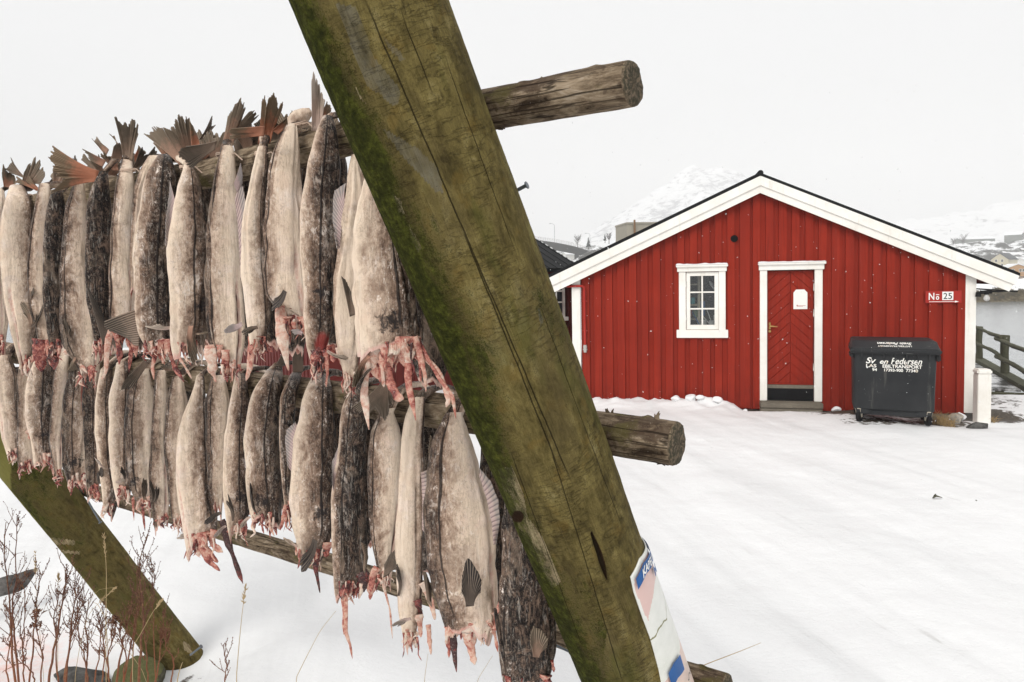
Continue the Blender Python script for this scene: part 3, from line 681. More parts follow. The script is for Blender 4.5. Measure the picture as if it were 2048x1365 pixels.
k = NT('frosted_bulb_glass'); M['bulb'] = k.bsdf((.82, .82, .80), .12, None, .6, 0, Transmission_Weight=.55)
zz = [1.957, 1.945, 1.925, 1.90, 1.875, 1.855, 1.845]; rr = [.02, .022, .035, .045, .043, .028, .006]
MB().tube([HW(6.665, -.12, z) for z in zz], rr, 18).build('bulb', M['bulb'], so)
# white cable post at the right corner
p = HW(0, 0, 0); q = AT(1966, 838, 10.72); q = np.array([7.43, 10.74, gh(7.43, 10.74)]); cp = thing('cable_post', 'white square post standing beside the cabin corner', 'post', q, HANG)
MB().box((-.095, -.09, -.1), (.095, .09, .78), .008).build('body', M['white'], cp, smooth=30); MB().box((-.105, -.10, .78), (.105, .10, .86), .02).build('cap', M['white'], cp, smooth=30)

# ================================================================== NEIGHBOUR CABIN
nb = thing('cabin', 'dark red neighbour cabin with a black roof behind the rack leg', 'cabin', (1.69, 17, 0), None)
E0 = np.array([1.69, 17., 0]); nu = np.array([-.8, -.6, 0]); nv = np.array([-.6, .8, 0]); NL, NW = 6.5, 8.
def NB(a, b, z): return E0 + nu * a + nv * b + np.array([0, 0, z])
def nbox(mb, a0, a1, b0, b1, z0, z1):
    mb.add([NB(a, b, z) for a in (a0, a1) for b in (b0, b1) for z in (z0, z1)], [(0, 1, 3, 2), (4, 6, 7, 5), (0, 4, 5, 1), (2, 3, 7, 6), (0, 2, 6, 4), (1, 5, 7, 3)])
b = MB(); nbox(b, .0, NL, .05, NW - .05, -.2, 2.55)
b.add([NB(.0, .05, 2.54), NB(.0, NW - .05, 2.54), NB(.0, NW / 2, 4.4)], [(0, 1, 2)])
gw = MB(); nbox(gw, NL + .001, NL + .03, .05, NW - .05, -.2, 2.54); gw.add([NB(NL + .03, .05, 2.54), NB(NL + .03, NW - .05, 2.54), NB(NL + .03, NW / 2, 4.4)], [(0, 1, 2)])
for i in range(36): nbox(gw, NL + .03, NL + .05, .06 + i * .2155, .20 + i * .2155, -.1, 2.54 + 1.84 * (1 - abs((.13 + i * .2155) / (NW / 2) - 1)))
gw.build('gable_wall', M['darkred'], nb, smooth=False)
for i in range(28): nbox(b, .0 + i * .2155, .14 + i * .2155, .022, .05, 0, 2.5)
b.build('wall', M['darkred'], nb, smooth=False)
b = MB()
for (b0, b1) in ((-.15, NW / 2), (NW + .15, NW / 2)):
    z0, z1 = 2.5, 4.4
    b.add([NB(0, b0, z0), NB(0, b1, z1), NB(NL, b1, z1), NB(NL, b0, z0), NB(0, b0, z0 + .09), NB(0, b1, z1 + .09), NB(NL, b1, z1 + .09), NB(NL, b0, z0 + .09)], [(0, 1, 2, 3), (7, 6, 5, 4), (0, 4, 5, 1), (2, 6, 7, 3), (0, 3, 7, 4), (1, 5, 6, 2)])
rf = b.build('roof', M['black'], nb, smooth=False)
b = MB()
for i in range(26):
    for (b0, f0, f1) in ((0, rng.uniform(0, .2), rng.uniform(.8, 1)),):
        a = .25 * i + .1; P0, P1 = np.array([NB(a, -.15, 2.592)]), np.array([NB(a, NW / 2, 4.492)])
        A_, B_ = (P0 * (1 - 0) + P1 * 0)[0], P1[0]; b.tube([A_, B_], .018, 4)
b.build('roof_rib', M['black'], rf, smooth=False)
b = MB(); P0, P1 = NB(.03, -.15, 2.6), NB(.03, NW / 2, 4.5)
for i in range(60):
    f = rng.random(); q = P0 + (P1 - P0) * f; b.tube([q, q + (P1 - P0) * rng.uniform(.005, .02)], rng.uniform(.015, .03), 5, flat=.6)
for (a, f, w_) in ((2.1, .45, .5), (2.6, .42, .35), (1.2, .62, .2)):
    q = NB(a, -.15 + 4.15 * f, 2.602 + 1.9 * f); b.tube([q, q + nu * w_ * .5 + (P1 - P0) * .01, q + nu * w_], [.03, .08, .02], 8, flat=.3)
b.build('snow_patch', M['snow_clump'], rf)['kind'] = 'stuff'
b = MB(); nbox(b, .52, 1.55, -.04, .03, 1.40, 2.40)
wn = b.build('window', M['white'], nb, smooth=False)
b = MB(); nbox(b, .63, 1.0, -.06, -.035, 1.5, 2.3); nbox(b, 1.06, 1.44, -.06, -.035, 1.5, 2.3); b.build('pane', M['farglass'], wn, smooth=False)
b = MB(); [nbox(b, .6, 1.47, -.08, -.062, z, z + .03) for z in (1.75, 2.02)]; [nbox(b, a, a + .025, -.081, -.0615, 1.5, 2.3) for a in (.81, 1.25)]; b.build('muntin', M['white'], wn, smooth=False)
b = MB(); nbox(b, .45, 1.62, -.08, .03, 1.31, 1.40); b.build('sill', M['white'], wn, smooth=False)

# ================================================================== WHEELIE BIN
def bin_mat():
    k = NT('grey_bin_plastic'); p = k.obj(); a = k.noise(p, 2.2, 4, .6); n = k.noise(p, 120, 3, .6); v = k.noise(k.vmul(p, (9, 9, .7)), 1, 5, .65)
    c = k.ramp(a, [(.35, (.014, .0155, .0175)), (.65, (.024, .0255, .0275))])
    c = k.mix(k.math('MULTIPLY', k.sstep(v, .58, .72), .35), c, (.13, .125, .11))
    sc_ = k.noise(k.n('ShaderNodeMapping', {'Vector': p, 'Rotation': (0, .7, 0), 'Scale': (4, 4, 60)}).outputs[0], 1, 3, .6); c = k.mix(k.math('MULTIPLY', k.sstep(sc_, .70, .74), .5), c, (.3, .3, .28))
    sp = k.sstep(k.noise(p, 55, 2, .5), .74, .78); c = k.mix(k.math('MULTIPLY', sp, .5), c, (.4, .4, .38))
    return k.bsdf(c, k.math('ADD', .38, k.math('MULTIPLY', a, .25)), k.bump(n, .1, .002), .22)
M['bin'] = bin_mat(); M['rubber'] = mat_plain('black_rubber', (.008, .008, .009), .6, 40, .3, .1); M['galv'] = mat_plain('worn_cream_metal', (.42, .38, .31), .5, 50, .2, .1)
BW = np.array([5.37, 10.52, 0.]); BA = R(-24)
zb = gh(5.8, 10.4) - .0
bn = thing('wheelie_bin', 'large dark grey four-wheeled waste bin by the red wall', 'waste bin', (BW[0], BW[1], zb), BA)
# local: x 0..~.95 wheels ; front face y≈-.05
z0, z1 = .20, 1.12; bl, br = -.078, 1.018
b = MB()
lay = [(z0, bl + .02, br - .02, .06, .62), (z0 + .03, bl, br, .03, .64), (.62, -.082, 1.022, .0, .68), (z1, -.088, 1.03, -.05, .73)]
def rrect(x0, x1, y0, y1, z, r=.07, n=5):
    P = []
    for cx, cy, a0 in ((x1 - r, y0 + r, -90), (x1 - r, y1 - r, 0), (x0 + r, y1 - r, 90), (x0 + r, y0 + r, 180)):
        for i in range(n + 1):
            a = R(a0 + 90 * i / n); P.append([cx + r * math.cos(a), cy + r * math.sin(a), z])
    return P
G = [rrect(a, c, d_, e, z) for z, a, c, d_, e in lay]; b.grid(G, closev=True); n_ = len(G[0]); b.f += [tuple(range(n_))[::-1], tuple(range(3 * n_, 4 * n_))]; b.mi += [0, 0]
body = b.build('body', M['bin'], bn, smooth=35)
b = MB(); [b.prism([(-.10 - .0, z1 - .0), (-.052, z1), (-.04, z1 - .14)], 0, x, x + .018) for x in (0.02, .17, .32, .47, .62, .77, .92)]; b.build('rib', M['bin'], body, smooth=False)
b = MB(); b.box((-.128, -.11, 1.10), (1.068, .76, 1.15), .012).box((-.138, -.13, 1.13), (1.078, -.09, 1.165), .006)
b.box((-.136, -.05, 1.02), (-.085, .35, 1.105), .02).box((1.025, -.05, .99), (1.075, .35, 1.105), .02); b.build('rim', M['bin'], bn, smooth=35)
b = MB(); secs = [(1.155, -.125, 1.068, -.10, .76), (1.19, -.122, 1.065, -.095, .76), (1.195, -.112, 1.055, -.085, .76), (1.275, -.10, 1.04, .06, .76), (1.29, -.08, 1.01, .12, .74)]
G = [rrect(a, c, d_, e, z, .05, 4) for z, a, c, d_, e in secs]; b.grid(G, closev=True); n_ = len(G[0]); b.f += [tuple(range(4 * n_, 5 * n_))]; b.mi += [0]
lid = b.build('lid', M['bin'], bn, smooth=35)
b = MB(); b.box((.08, .07, .13), (.86, .6, .2)).prism([(-.05, .25), (.17, .2), (.12, .15), (-.03, .14)], 1, .04, .62).prism([(.77, .2), (.99, .25), (.97, .14), (.82, .15)], 1, .04, .62); b.build('chassis', M['bin'], bn, smooth=False)
for (x, y, a) in ((.0, .08, 25), (.94, .08, -15), (.02, .56, 60), (.92, .56, 10)):
    cs = MB(); ca, sa_ = math.cos(R(a)), math.sin(R(a)); dirv = np.array([sa_, ca, 0]); ax = np.array([ca, -sa_, 0]); c_ = np.array([x, y, .10]) + dirv * .03
    cs.tube([(x, y, .215), (x, y, .245)], .05, 14)
    for sg_ in (-1, 1):
        q = c_ + ax * sg_ * .034; cs.add([np.array([x, y, .215]) + ax * sg_ * .034 - dirv * .05, np.array([x, y, .215]) + ax * sg_ * .034 + dirv * .05, q + dirv * .02 - [0, 0, .02], q - dirv * .02 - [0, 0, .02]] + [np.array([x, y, .215]) + ax * sg_ * .038 - dirv * .05, np.array([x, y, .215]) + ax * sg_ * .038 + dirv * .05, q + ax * sg_ * .004 + dirv * .02 - [0, 0, .02], q + ax * sg_ * .004 - dirv * .02 - [0, 0, .02]], [(0, 1, 2, 3), (7, 6, 5, 4), (0, 3, 7, 4), (1, 5, 6, 2), (0, 4, 5, 1), (2, 6, 7, 3)])
    co = cs.build('castor', M['galv'], bn, smooth=False)
    MB().tube([c_ - ax * .026, c_ - ax * .02, c_ + ax * .02, c_ + ax * .026], [.088, .1, .1, .088], 24).tube([c_ - ax * .03, c_ + ax * .03], .035, 12).build('wheel', M['rubber'], co, smooth=40)
k = NT('worn_white_lettering'); p = k.obj(); n = k.noise(p, 26, 5, .7); m_ = k.mix(k.sstep(n, .66, .70), (.84, .83, .78), (.05, .054, .06)); o_ = k.noise(p, 11, 3, .6)
m_ = k.mix(k.math('MULTIPLY', k.sstep(o_, .55, .66), .5), m_, (.6, .38, .2)); M['letter'] = k.bsdf(m_, .5, None, .3)
b = MB()
def face_y(z): return -.05 - .0035 if z > 1.14 else np.interp(z, [.62, 1.14], [0, -.05]) - .004
def btext(s, cx, cz, h, w, **kw):
    V, Fs = text_mesh(s, **kw); ext = V.max(0) - V.min(0); V[:, :2] -= (V.max(0) + V.min(0))[:2] / 2
    cx = .02 + cx * .93; w *= .93; zz_ = cz + V[:, 1] * h / ext[1]; b.add(np.stack([cx + V[:, 0] * w / ext[0], np.interp(zz_, [.62, 1.14], [0, -.05]) - .004, zz_], -1), Fs)
btext('Sv', .145, .99, .095, .15, shear=.3, offset=.02); btext('en', .335, .968, .052, .12, shear=.3, offset=.02); btext('Pedersen', .655, .99, .098, .44, shear=.3, offset=.012)
btext('LAS', .15, .908, .052, .15, offset=.022); btext('EBILTRANSPORT', .595, .908, .052, .56, offset=.022)
btext('94', .20, .848, .046, .07, offset=.022); btext('17393-900', .475, .848, .046, .27, offset=.022); btext('77340', .735, .848, .046, .17, offset=.022)
b.build('lettering', M['letter'], body, smooth=False)
b = MB()
def ltext(s, cx, t0, h, w, **kw):
    V, Fs = text_mesh(s, **kw); ext = V.max(0) - V.min(0); V[:, :2] -= (V.max(0) + V.min(0))[:2] / 2
    f = t0 - V[:, 1] * h / ext[1]   # 0 front .. 1 back along the sloped lid front, turned to be read from behind
    b.add(np.stack([cx - V[:, 0] * w / ext[0], np.interp(f, [0, 1], [-.085, .06]) - .003, np.interp(f, [0, 1], [1.195, 1.275]) + .004], -1), Fs)
ltext('Svein Pedersen', .47, .66, .40, .46, shear=.35, offset=.02); ltext('LASTEBILTRANSPORT', .47, .24, .24, .45, offset=.015)
b.build('lettering', M['letter'], lid, smooth=False)
# ================================================================== JETTY + FENCE
M['post'] = mat_plain('mossy_grey_post', (.085, .085, .055), .8, 14, .4, .4)
M['wetwood'] = mat_plain('wet_grey_planks', (.17, .165, .16), .3, 8, .4, .3)
fd = np.array([-1.4, -3.05, 0]); fd /= np.linalg.norm(fd); fp = np.array([fd[1], -fd[0], 0])   # fence direction (towards camera), fp points left
F1 = AT(1958, 719, 20.6); F2 = AT(2009, 749, 17.6)
zd = -.40; F1[2] = zd; F2[2] = zd
jt = thing('jetty', 'wet grey plank jetty with a thin snow cover behind the fence', 'jetty', F2)
b = MB()
for i in range(16):
    o = F1 - fd * 6 + fp * (.12 + i * .155); e = F2 + fd * (2.2 + .0) + fp * (.12 + i * .155)
    q = fp * .145; b.add([o + [0, 0, 0], e, e + q, o + q, o - [0, 0, .05], e - [0, 0, .05], e + q - [0, 0, .05], o + q - [0, 0, .05]], [(3, 2, 1, 0), (4, 5, 6, 7), (0, 1, 5, 4), (2, 3, 7, 6), (1, 2, 6, 5), (0, 4, 7, 3)])
def deck_mat():
    k = NT('wet_snowy_planks'); p = k.geo(); n = k.noise(p, 1.6, 6, .65); g_ = k.noise(p, 12, 5, .6)
    c = k.mix(k.sstep(k.math('ADD', n, k.math('MULTIPLY', g_, .2)), .52, .68), (.045, .044, .042), (.66, .67, .68)); return k.bsdf(c, .3, k.bump(g_, .3, .01), .5)
b.build('planks', deck_mat(), jt, smooth=False)
b = MB(); o = F1 - fd * 6; e = F2 + fd * 2.4
for (u0, u1, za, zb_) in ((-.16, .11, -.02, .10), (2.55, 2.7, -.25, -.02)):
    V = [P_ + fp * u + [0, 0, z] for P_ in (o, e) for u in (u0, u1) for z in (za, zb_)]; b.add(V, [(0, 1, 3, 2), (4, 6, 7, 5), (0, 4, 5, 1), (2, 3, 7, 6), (0, 2, 6, 4), (1, 5, 7, 3)])
e2 = e - fd * .1; V = [e2 + fd * a + fp * u + [0, 0, z] for a in (0, .12) for u in (-.2, 2.7) for z in (-.35, -.052)]; b.add(V, [(0, 1, 3, 2), (4, 6, 7, 5), (0, 4, 5, 1), (2, 3, 7, 6), (0, 2, 6, 4), (1, 5, 7, 3)])
b.build('beam', M['post'], jt, smooth=False)
b = MB(); [b.tube([P_ + fp * u + [0, 0, -2.6], P_ + fp * u + [0, 0, -.1]], .1, 8) for P_ in (F1, F2, F1 - fd * 4) for u in (.1, 2.4)]; b.build('pile', M['post'], jt)
fn = thing('fence', 'rough pole fence with two thick mossy posts along the jetty', 'fence', F2)
for P_, h_, r_ in ((F1, 1.07, .085), (F2, 1.08, .095), (F1 - fd * 3.2, 1.05, .09)):
    b = MB(); zz = np.linspace(-.1, h_, 9); b.tube([P_ + [.012 * math.sin(7 * z), 0, z] for z in zz], r_ * (1 + .05 * np.sin(zz * 9)), 12); b.build('post', M['post'], fn, smooth=40)
def pole(P0, P1, r_, seed, ext0=.1, ext1=.1):
    d_ = P1 - P0; Ln = np.linalg.norm(d_); d_ = d_ / Ln; ts = np.linspace(-ext0, Ln + ext1, 16)
    pts = np.array([P0 + d_ * t + [0, 0, .012 * math.sin(t * 1.9 + seed)] + fp * .012 * math.sin(t * 2.7 + seed) for t in ts]); b = MB(); b.tube(pts, r_ * (1 + .14 * vnoise(np.stack([ts, ts * 0, ts * 0 + seed], -1), 5, 3)), 10); return b.build('rail', M['post'], fn, smooth=50)
for z, r_, s_ in ((1.02, .045, 1), (.56, .048, 4)):
    pole(F1 + fp * .10 + [0, 0, z + .02], F2 + fp * .13 + [0, 0, z + .02], r_, s_, .15, .18)
    pole(F2 - fp * .02 + fp * .15 + [0, 0, z - .06], F2 + fd * 3.1 + fp * .12 + [0, 0, z - .10], r_ * 1.2, s_ + 2, .25, .3)
    pole(F1 - fd * 3.2 + fp * .10 + [0, 0, z], F1 + fp * .12 + [0, 0, z], r_, s_ + 5)

# ---- rocks, dry tufts and bits on the snow
def rock_mat(name, c, green=None):
    k = NT(name); p = k.geo(); n = k.noise(p, 9, 7, .7); nz = k.sep(k.n('ShaderNodeNewGeometry').outputs['Normal'])[2]
    cc = k.ramp(n, [(.36, tuple(.3 * v for v in c)), (.62, tuple(2.0 * v for v in c))])
    if green: cc = k.mix(k.math('MULTIPLY', k.sstep(k.math('ADD', nz, k.math('MULTIPLY', k.noise(p, 22, 6, .7), 1.6)), .9, 1.5), .85), cc, k.mix(k.noise(p, 60, 4), green, (.16, .15, .07)))
    return k.bsdf(cc, .75, k.bump(n, .9, .03), .1)
M['rock'] = rock_mat('wet_dark_rock', (.06, .058, .055)); M['mossrock'] = rock_mat('mossy_rock', (.07, .065, .045), (.055, .068, .018)); M['stone'] = rock_mat('grey_stone', (.22, .20, .17))
def rock(name, label, c, rx, ry, rz, seed, mat, snow=False):
    b = MB(); nu_, nv_ = 40, 24; th = np.linspace(0, 2 * np.pi, nu_, endpoint=False); ph = np.linspace(.01, np.pi - .01, nv_)
    TH, PH = np.meshgrid(th, ph, indexing='ij'); D = np.stack([np.cos(TH) * np.sin(PH), np.sin(TH) * np.sin(PH), np.cos(PH)], -1)
    # faceted: cut the ball with random planes
    r_ = np.random.default_rng(seed); rad = np.ones(TH.shape)
    for _ in range(11):
        n = r_.normal(size=3); n /= np.linalg.norm(n); dd = .62 + .3 * r_.random(); q = D @ n; rad = np.where(q > .05, np.minimum(rad, dd / np.maximum(q, .05)), rad)
    rad = rad * (1 + .10 * vnoise(D, 2.3, seed, 5) + .04 * vnoise(D, 9, seed, 3)); b.grid(D * rad[..., None] * [rx, ry, rz] + c, closeu=True, flip=True)
    o = b.build(name, M[mat], None, origin=c, smooth=28); return tag(o, label, 'rock')
def G3(px, py, dz=0):
    d_ = ray(px, py); t = -EYE / d_[2]; p = np.array([0, 0, EYE]) + d_ * t; p[2] = gh(p[0], p[1]) + dz; return p
rock('rock', 'dark flat rock lying before the white cable post', G3(1955, 852, .03), .17, .11, .08, 11, 'rock')
rock('rock', 'light grey stone with snow beside the bin, left of the white post', G3(1912, 838, .05), .13, .1, .10, 12, 'stone')
o = rock('snow_lump', 'small wedge of snow leaning on the grey stone by the bin', G3(1921, 836, .08), .09, .06, .07, 13, 'snow_clump'); o['category'] = 'snow lump'
rock('rock', 'mossy green rock at the foot of the rear leg behind the twigs', np.array([-2.26, 3.95, -.03]), .16, .14, .17, 14, 'mossrock')
rock('rock', 'dark wet rock half buried left of the mossy rock', np.array([-2.62, 4.0, -.05]), .24, .14, .11, 15, 'rock')
for j, (px, py, r_, lab) in enumerate([(1352, 797, .07, 'leftmost snow clod on the ploughed bank under the window'), (1382, 792, .09, 'biggest snow clod on the ploughed bank under the window'), (1400, 797, .06, 'small snow clod just right of the biggest one under the window'), (1434, 800, .08, 'snow clod where the ploughed bank ends, left of the door'), (1490, 806, .04, 'tiny snow clod against the red wall close to the doorstep'), (1672, 818, .07, 'snow clod between the doorstep and the waste bin')]):
    d_ = ray(px, py); q = HO + HV * -.16; n_ = HV; t = ((q - np.array([0, 0, EYE])) @ n_) / (d_ @ n_); c = np.array([0, 0, EYE]) + d_ * t; c[2] = gh(c[0], c[1]) + r_ * .45
    o = rock('snow_clod', lab, c, r_ * 1.3, r_, r_ * .8, 40 + j, 'snow_clump'); o['category'] = 'snow clod'; o['group'] = 'snow clods along the cabin wall'
p = G3(1875, 999, .012); b = MB(); b.tube([p + [-.05, 0, 0], p + [-.01, .02, .02], p + [.05, 0, .004]], [.006, .02, .004], 7, flat=.5).tube([p + [-.01, .02, .02], p + [-.02, .0, .045]], [.012, .003], 6)
o = b.build('bark_scrap', M['post'], None, origin=p); tag(o, 'small scrap of dark bark lying alone on the open snow', 'debris')
for i, (px, py, s_, lab) in enumerate([(1952, 1004, .006, 'right')]):
    p = G3(px, py, .003); o = MB().tube([p, p + [s_, .01, .004], p + [2 * s_, 0, 0]], [.003, .006, .002], 5).build('bark_crumb', M['post'], None, origin=p); tag(o, 'tiny dark crumb on the snow, %s of the bark scrap' % lab, 'debris')
M['drygrass'] = mat_plain('dry_straw', (.36, .25, .12), .7, 30, .3, 0)
def tuft(c, n, h, seed, label):
    r = np.random.default_rng(seed); b = MB()
    for i in range(n):
        a = r.uniform(0, 6.28); l = h * r.uniform(.4, 1); s0 = c + [r.normal() * .05, r.normal() * .04, 0]; ln = r.uniform(.2, 1.1)
        b.tube([s0, s0 + [math.cos(a) * l * .3 * ln, math.sin(a) * l * .3 * ln, l * .6], s0 + [math.cos(a) * l * ln, math.sin(a) * l * ln, l * (1 - .4 * ln)]], [.003, .0025, .001], 4, cap=False)
    o = b.build('grass_tuft', M['drygrass'], None, origin=c); tag(o, label, 'grass tuft')
tuft(G3(1880, 843), 90, .26, 5, 'dry straw tuft right beside the front wheel of the bin')
tuft(G3(1898, 850), 60, .18, 6, 'flattened straw tuft between the bin and the grey stone')
tuft(G3(1985, 838), 40, .14, 7, 'small straw tuft right of the white cable post')
tuft(G3(1722, 832), 30, .10, 8, 'thin straw wisps under the left side of the bin')
# grey plank sticking out of the snow at the left
p0, p1 = AT(-60, 1192, 4.7), AT(62, 1158, 5.0); dd = (p1 - p0) / np.linalg.norm(p1 - p0); 
b = MB(); G = []
for t in np.linspace(0, 1, 14):
    c = p0 + (p1 - p0) * t ; w_ = .085 * (1 + .03 * math.sin(t * 17)) * (1 if t < .98 else .85); s_ = np.array([.1, .75, .65]); s_ /= np.linalg.norm(s_); n_ = np.cross(s_, dd)
    G.append([c + s_ * w_ * math.cos(a) + n_ * .05 * math.sin(a) for a in np.linspace(0, 2 * np.pi, 14, endpoint=False)])
b.grid(G, closev=True); n_ = 14; b.f += [tuple(range(b.n - n_, b.n))]; b.mi += [0]
o = b.build('log', rock_mat('grey_driftwood', (.09, .085, .08)), None, origin=p0, smooth=50); tag(o, 'dark grey driftwood log lying in the snow at the left edge', 'log')

# ================================================================== DRYING RACK
LA = np.array([-.0657, 1.4153, EYE]); La = np.array([.3578, .3006, -1.]); La /= np.linalg.norm(La)
LB = np.array([-2.7245, 3.801, EYE - 1.04]); Lb = np.array([.4125, .339, -1.]); Lb /= np.linalg.norm(Lb)
def poly_mask(xy, poly):
    x, y = xy[..., 0], xy[..., 1]; ins = np.zeros(x.shape, bool); n = len(poly)
    for i in range(n):
        (x1, y1), (x2, y2) = poly[i], poly[(i + 1) % n]
        c = ((y1 > y) != (y2 > y)); xx = (x2 - x1) * (y - y1) / ((y2 - y1) if y2 != y1 else 1e-9) + x1; ins ^= c & (x < xx)
    return ins.astype(float)
def leg_frame(A, a):
    v = A - np.array([0, 0, EYE]) + a * .3; c = -(v - a * (v @ a)); c /= np.linalg.norm(c); r = np.cross(a, c); return c, r / np.linalg.norm(r)
def leg_mesh(A, a, r, t0, t1, na, nl, seed):
    c, s = leg_frame(A, a); ang = np.linspace(-np.pi, np.pi, na, endpoint=False); t = np.linspace(t0, t1, nl)
    T, AN = np.meshgrid(t, ang, indexing='ij')
    cyl = np.stack([np.cos(AN) * r, np.sin(AN) * r, T], -1)
    rr = r * (1 + .028 * vnoise(cyl * [1, 1, .5], 4.5, seed, 3) ) + .0016 * vnoise(cyl * [1, 1, .12], 40, seed + 1, 3) + .0008 * vnoise(cyl * [1, 1, .3], 160, seed + 2, 2)
    P = A + a * T[..., None] + c * (rr * np.cos(AN))[..., None] + s * (rr * np.sin(AN))[..., None]
    return P, T, AN
def leg_uv(A, a, r, px, py):
    # photo position -> (length, angle) on the log surface
    d_ = ray(px, py); o = np.array([0, 0, EYE]); c, s = leg_frame(A, a)
    dp = d_ - a * (d_ @ a); w_ = o - A; wp = w_ - a * (w_ @ a); qa, qb, qc = dp @ dp, 2 * dp @ wp, wp @ wp - r * r; disc = qb * qb - 4 * qa * qc
    t = (-qb - math.sqrt(max(disc, 0))) / (2 * qa); X_ = o + d_ * t - A; return X_ @ a, math.atan2(X_ @ s, X_ @ c)
_c, _s = leg_frame(LA, La); SGN = 1 if proj(LA + La * .5 + _s * .1)[0] > proj(LA + La * .5)[0] else -1   # +1: larger angle lies further right
cracks_px = [[(725, 0), (800, 165), (880, 350), (970, 540), (1060, 780), (1140, 960)], [(890, 121), (938, 238), (986, 388), (1030, 500)], [(918, 450), (970, 560), (1054, 780), (1120, 945)],
             [(1085, 865), (1148, 1019), (1199, 1213), (1243, 1365)], [(1020, 900), (1060, 1019), (1130, 1187), (1160, 1290)], [(800, 20), (845, 130), (865, 190)], [(1075, 600), (1110, 700), (1175, 860), (1240, 1050)], [(1183, 1065), (1200, 1110), (1218, 1165)]]
def leg_material(name, A, a, r, crs):
    k = NT(name); L_, an = k.attr('len'), k.attr('ang'); cb = k.n('ShaderNodeCombineXYZ', {0: k.math('MULTIPLY', k.math('COSINE', an), r), 1: k.math('MULTIPLY', k.math('SINE', an), r), 2: L_}).outputs[0]
    grain = k.noise(k.vmul(cb, (1, 1, .035)), 260, 4, .65, .25); g2 = k.noise(k.vmul(cb, (1, 1, .1)), 60, 5, .65, .4); blot = k.noise(k.vmul(cb, (1, 1, .45)), 13, 5, .66, .5); fine = k.noise(cb, 300, 4, .7); mid = k.noise(k.vmul(cb, (1, 1, .5)), 45, 5, .7, .3)
    base = k.ramp(k.math('ADD', k.math('MULTIPLY', blot, .55), k.math('MULTIPLY', mid, .45)), [(.30, (.024, .019, .007)), (.42, (.075, .058, .020)), (.54, (.155, .122, .043)), (.68, (.28, .235, .11))])
    base = k.mix(k.math('MULTIPLY', k.sstep(fine, .5, .68), .5), base, (.045, .034, .012))
    base = k.mix(k.math('MULTIPLY', k.sstep(k.noise(cb, 16, 4, .6), .54, .66), .40), base, (.14, .09, .022)); base = k.mix(k.math('MULTIPLY', k.sstep(k.noise(k.vmul(cb, (1, 1, .4)), 7, 5, .65), .48, .64), .5), base, (.062, .046, .022))    # ochre algae
    base = k.mix(k.math('MULTIPLY', k.sstep(k.noise(k.vmul(cb, (1, 1, .3)), 9, 4, .6), .54, .68), .42), base, (.065, .072, .014))    # green tint
    base = k.mix(k.math('MULTIPLY', k.sstep(grain, .56, .72), .45), base, (.03, .024, .010))
    # short cross-grain fissures, crazing
    cz = k.noise(k.vmul(cb, (.42, .42, 2.2)), 34, 4, .60, .25); line = k.math('SUBTRACT', 1, k.sstep(k.math('ABSOLUTE', k.math('SUBTRACT', cz, .5)), .004, .022))
    line = k.math('MULTIPLY', line, k.sstep(k.noise(k.vmul(cb, (1, 1, .6)), 9, 3), .42, .56)); base = k.mix(k.math('MULTIPLY', line, .34), base, (.030, .022, .010))
    sc = k.sstep(k.noise(k.vmul(cb, (1, 1, .55)), 22, 6, .76, .3), .57, .68); base = k.mix(k.math('MULTIPLY', sc, .62), base, (.034, .026, .011))
    n_ = k.math('SUBTRACT', mid, .5); bn_ = k.math('SUBTRACT', blot, .5)
    gm = k.math('ADD', k.attr('grey'), k.math('MULTIPLY', n_, .9)); base = k.mix(k.math('MULTIPLY', k.sstep(gm, .40, .95), .62), base, k.mix(k.math('MULTIPLY', k.sstep(grain, .4, .7), .5), (.125, .122, .105), (.085, .075, .055)))
    pm = k.math('ADD', k.attr('pale'), k.math('MULTIPLY', n_, 1.1)); base = k.mix(k.sstep(pm, .5, .72), base, k.mix(k.sstep(grain, .4, .65), (.33, .27, .16), (.17, .12, .07)))
    mm = k.math('ADD', k.attr('moss'), k.math('ADD', k.math('MULTIPLY', n_, 1.3), k.math('MULTIPLY', bn_, 1.3)))
    mc = k.ramp(k.noise(cb, 55, 6, .75), [(.34, (.008, .010, .002)), (.5, (.026, .031, .005)), (.62, (.060, .066, .010)), (.74, (.14, .14, .03))])
    mossf = k.sstep(k.math('ADD', mm, k.math('MULTIPLY', k.math('SUBTRACT', fine, .5), .8)), .22, .80); base = k.mix(k.math('MULTIPLY', mossf, .93), base, mc)
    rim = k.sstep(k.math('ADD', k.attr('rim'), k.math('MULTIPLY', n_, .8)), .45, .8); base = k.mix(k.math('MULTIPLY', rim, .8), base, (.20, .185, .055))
    hm = k.attr('knot'); base = k.mix(k.sstep(k.math('ADD', hm, k.math('MULTIPLY', n_, .6)), .4, .6), base, (.022, .011, .006))
    h = k.math('ADD', k.math('MULTIPLY', grain, .5), k.math('MULTIPLY', mid, .4)); h = k.math('SUBTRACT', h, k.math('MULTIPLY', line, .4)); h = k.math('SUBTRACT', h, k.math('MULTIPLY', sc, .3)); h = k.math('ADD', h, k.math('MULTIPLY', mossf, k.math('MULTIPLY', k.noise(cb, 200, 4, .8), 1.0)))
    wob = k.math('MULTIPLY', k.math('SUBTRACT', k.noise(k.n('ShaderNodeCombineXYZ', {2: L_}).outputs[0], 9, 4, .6), .5), .055)
    tot = None
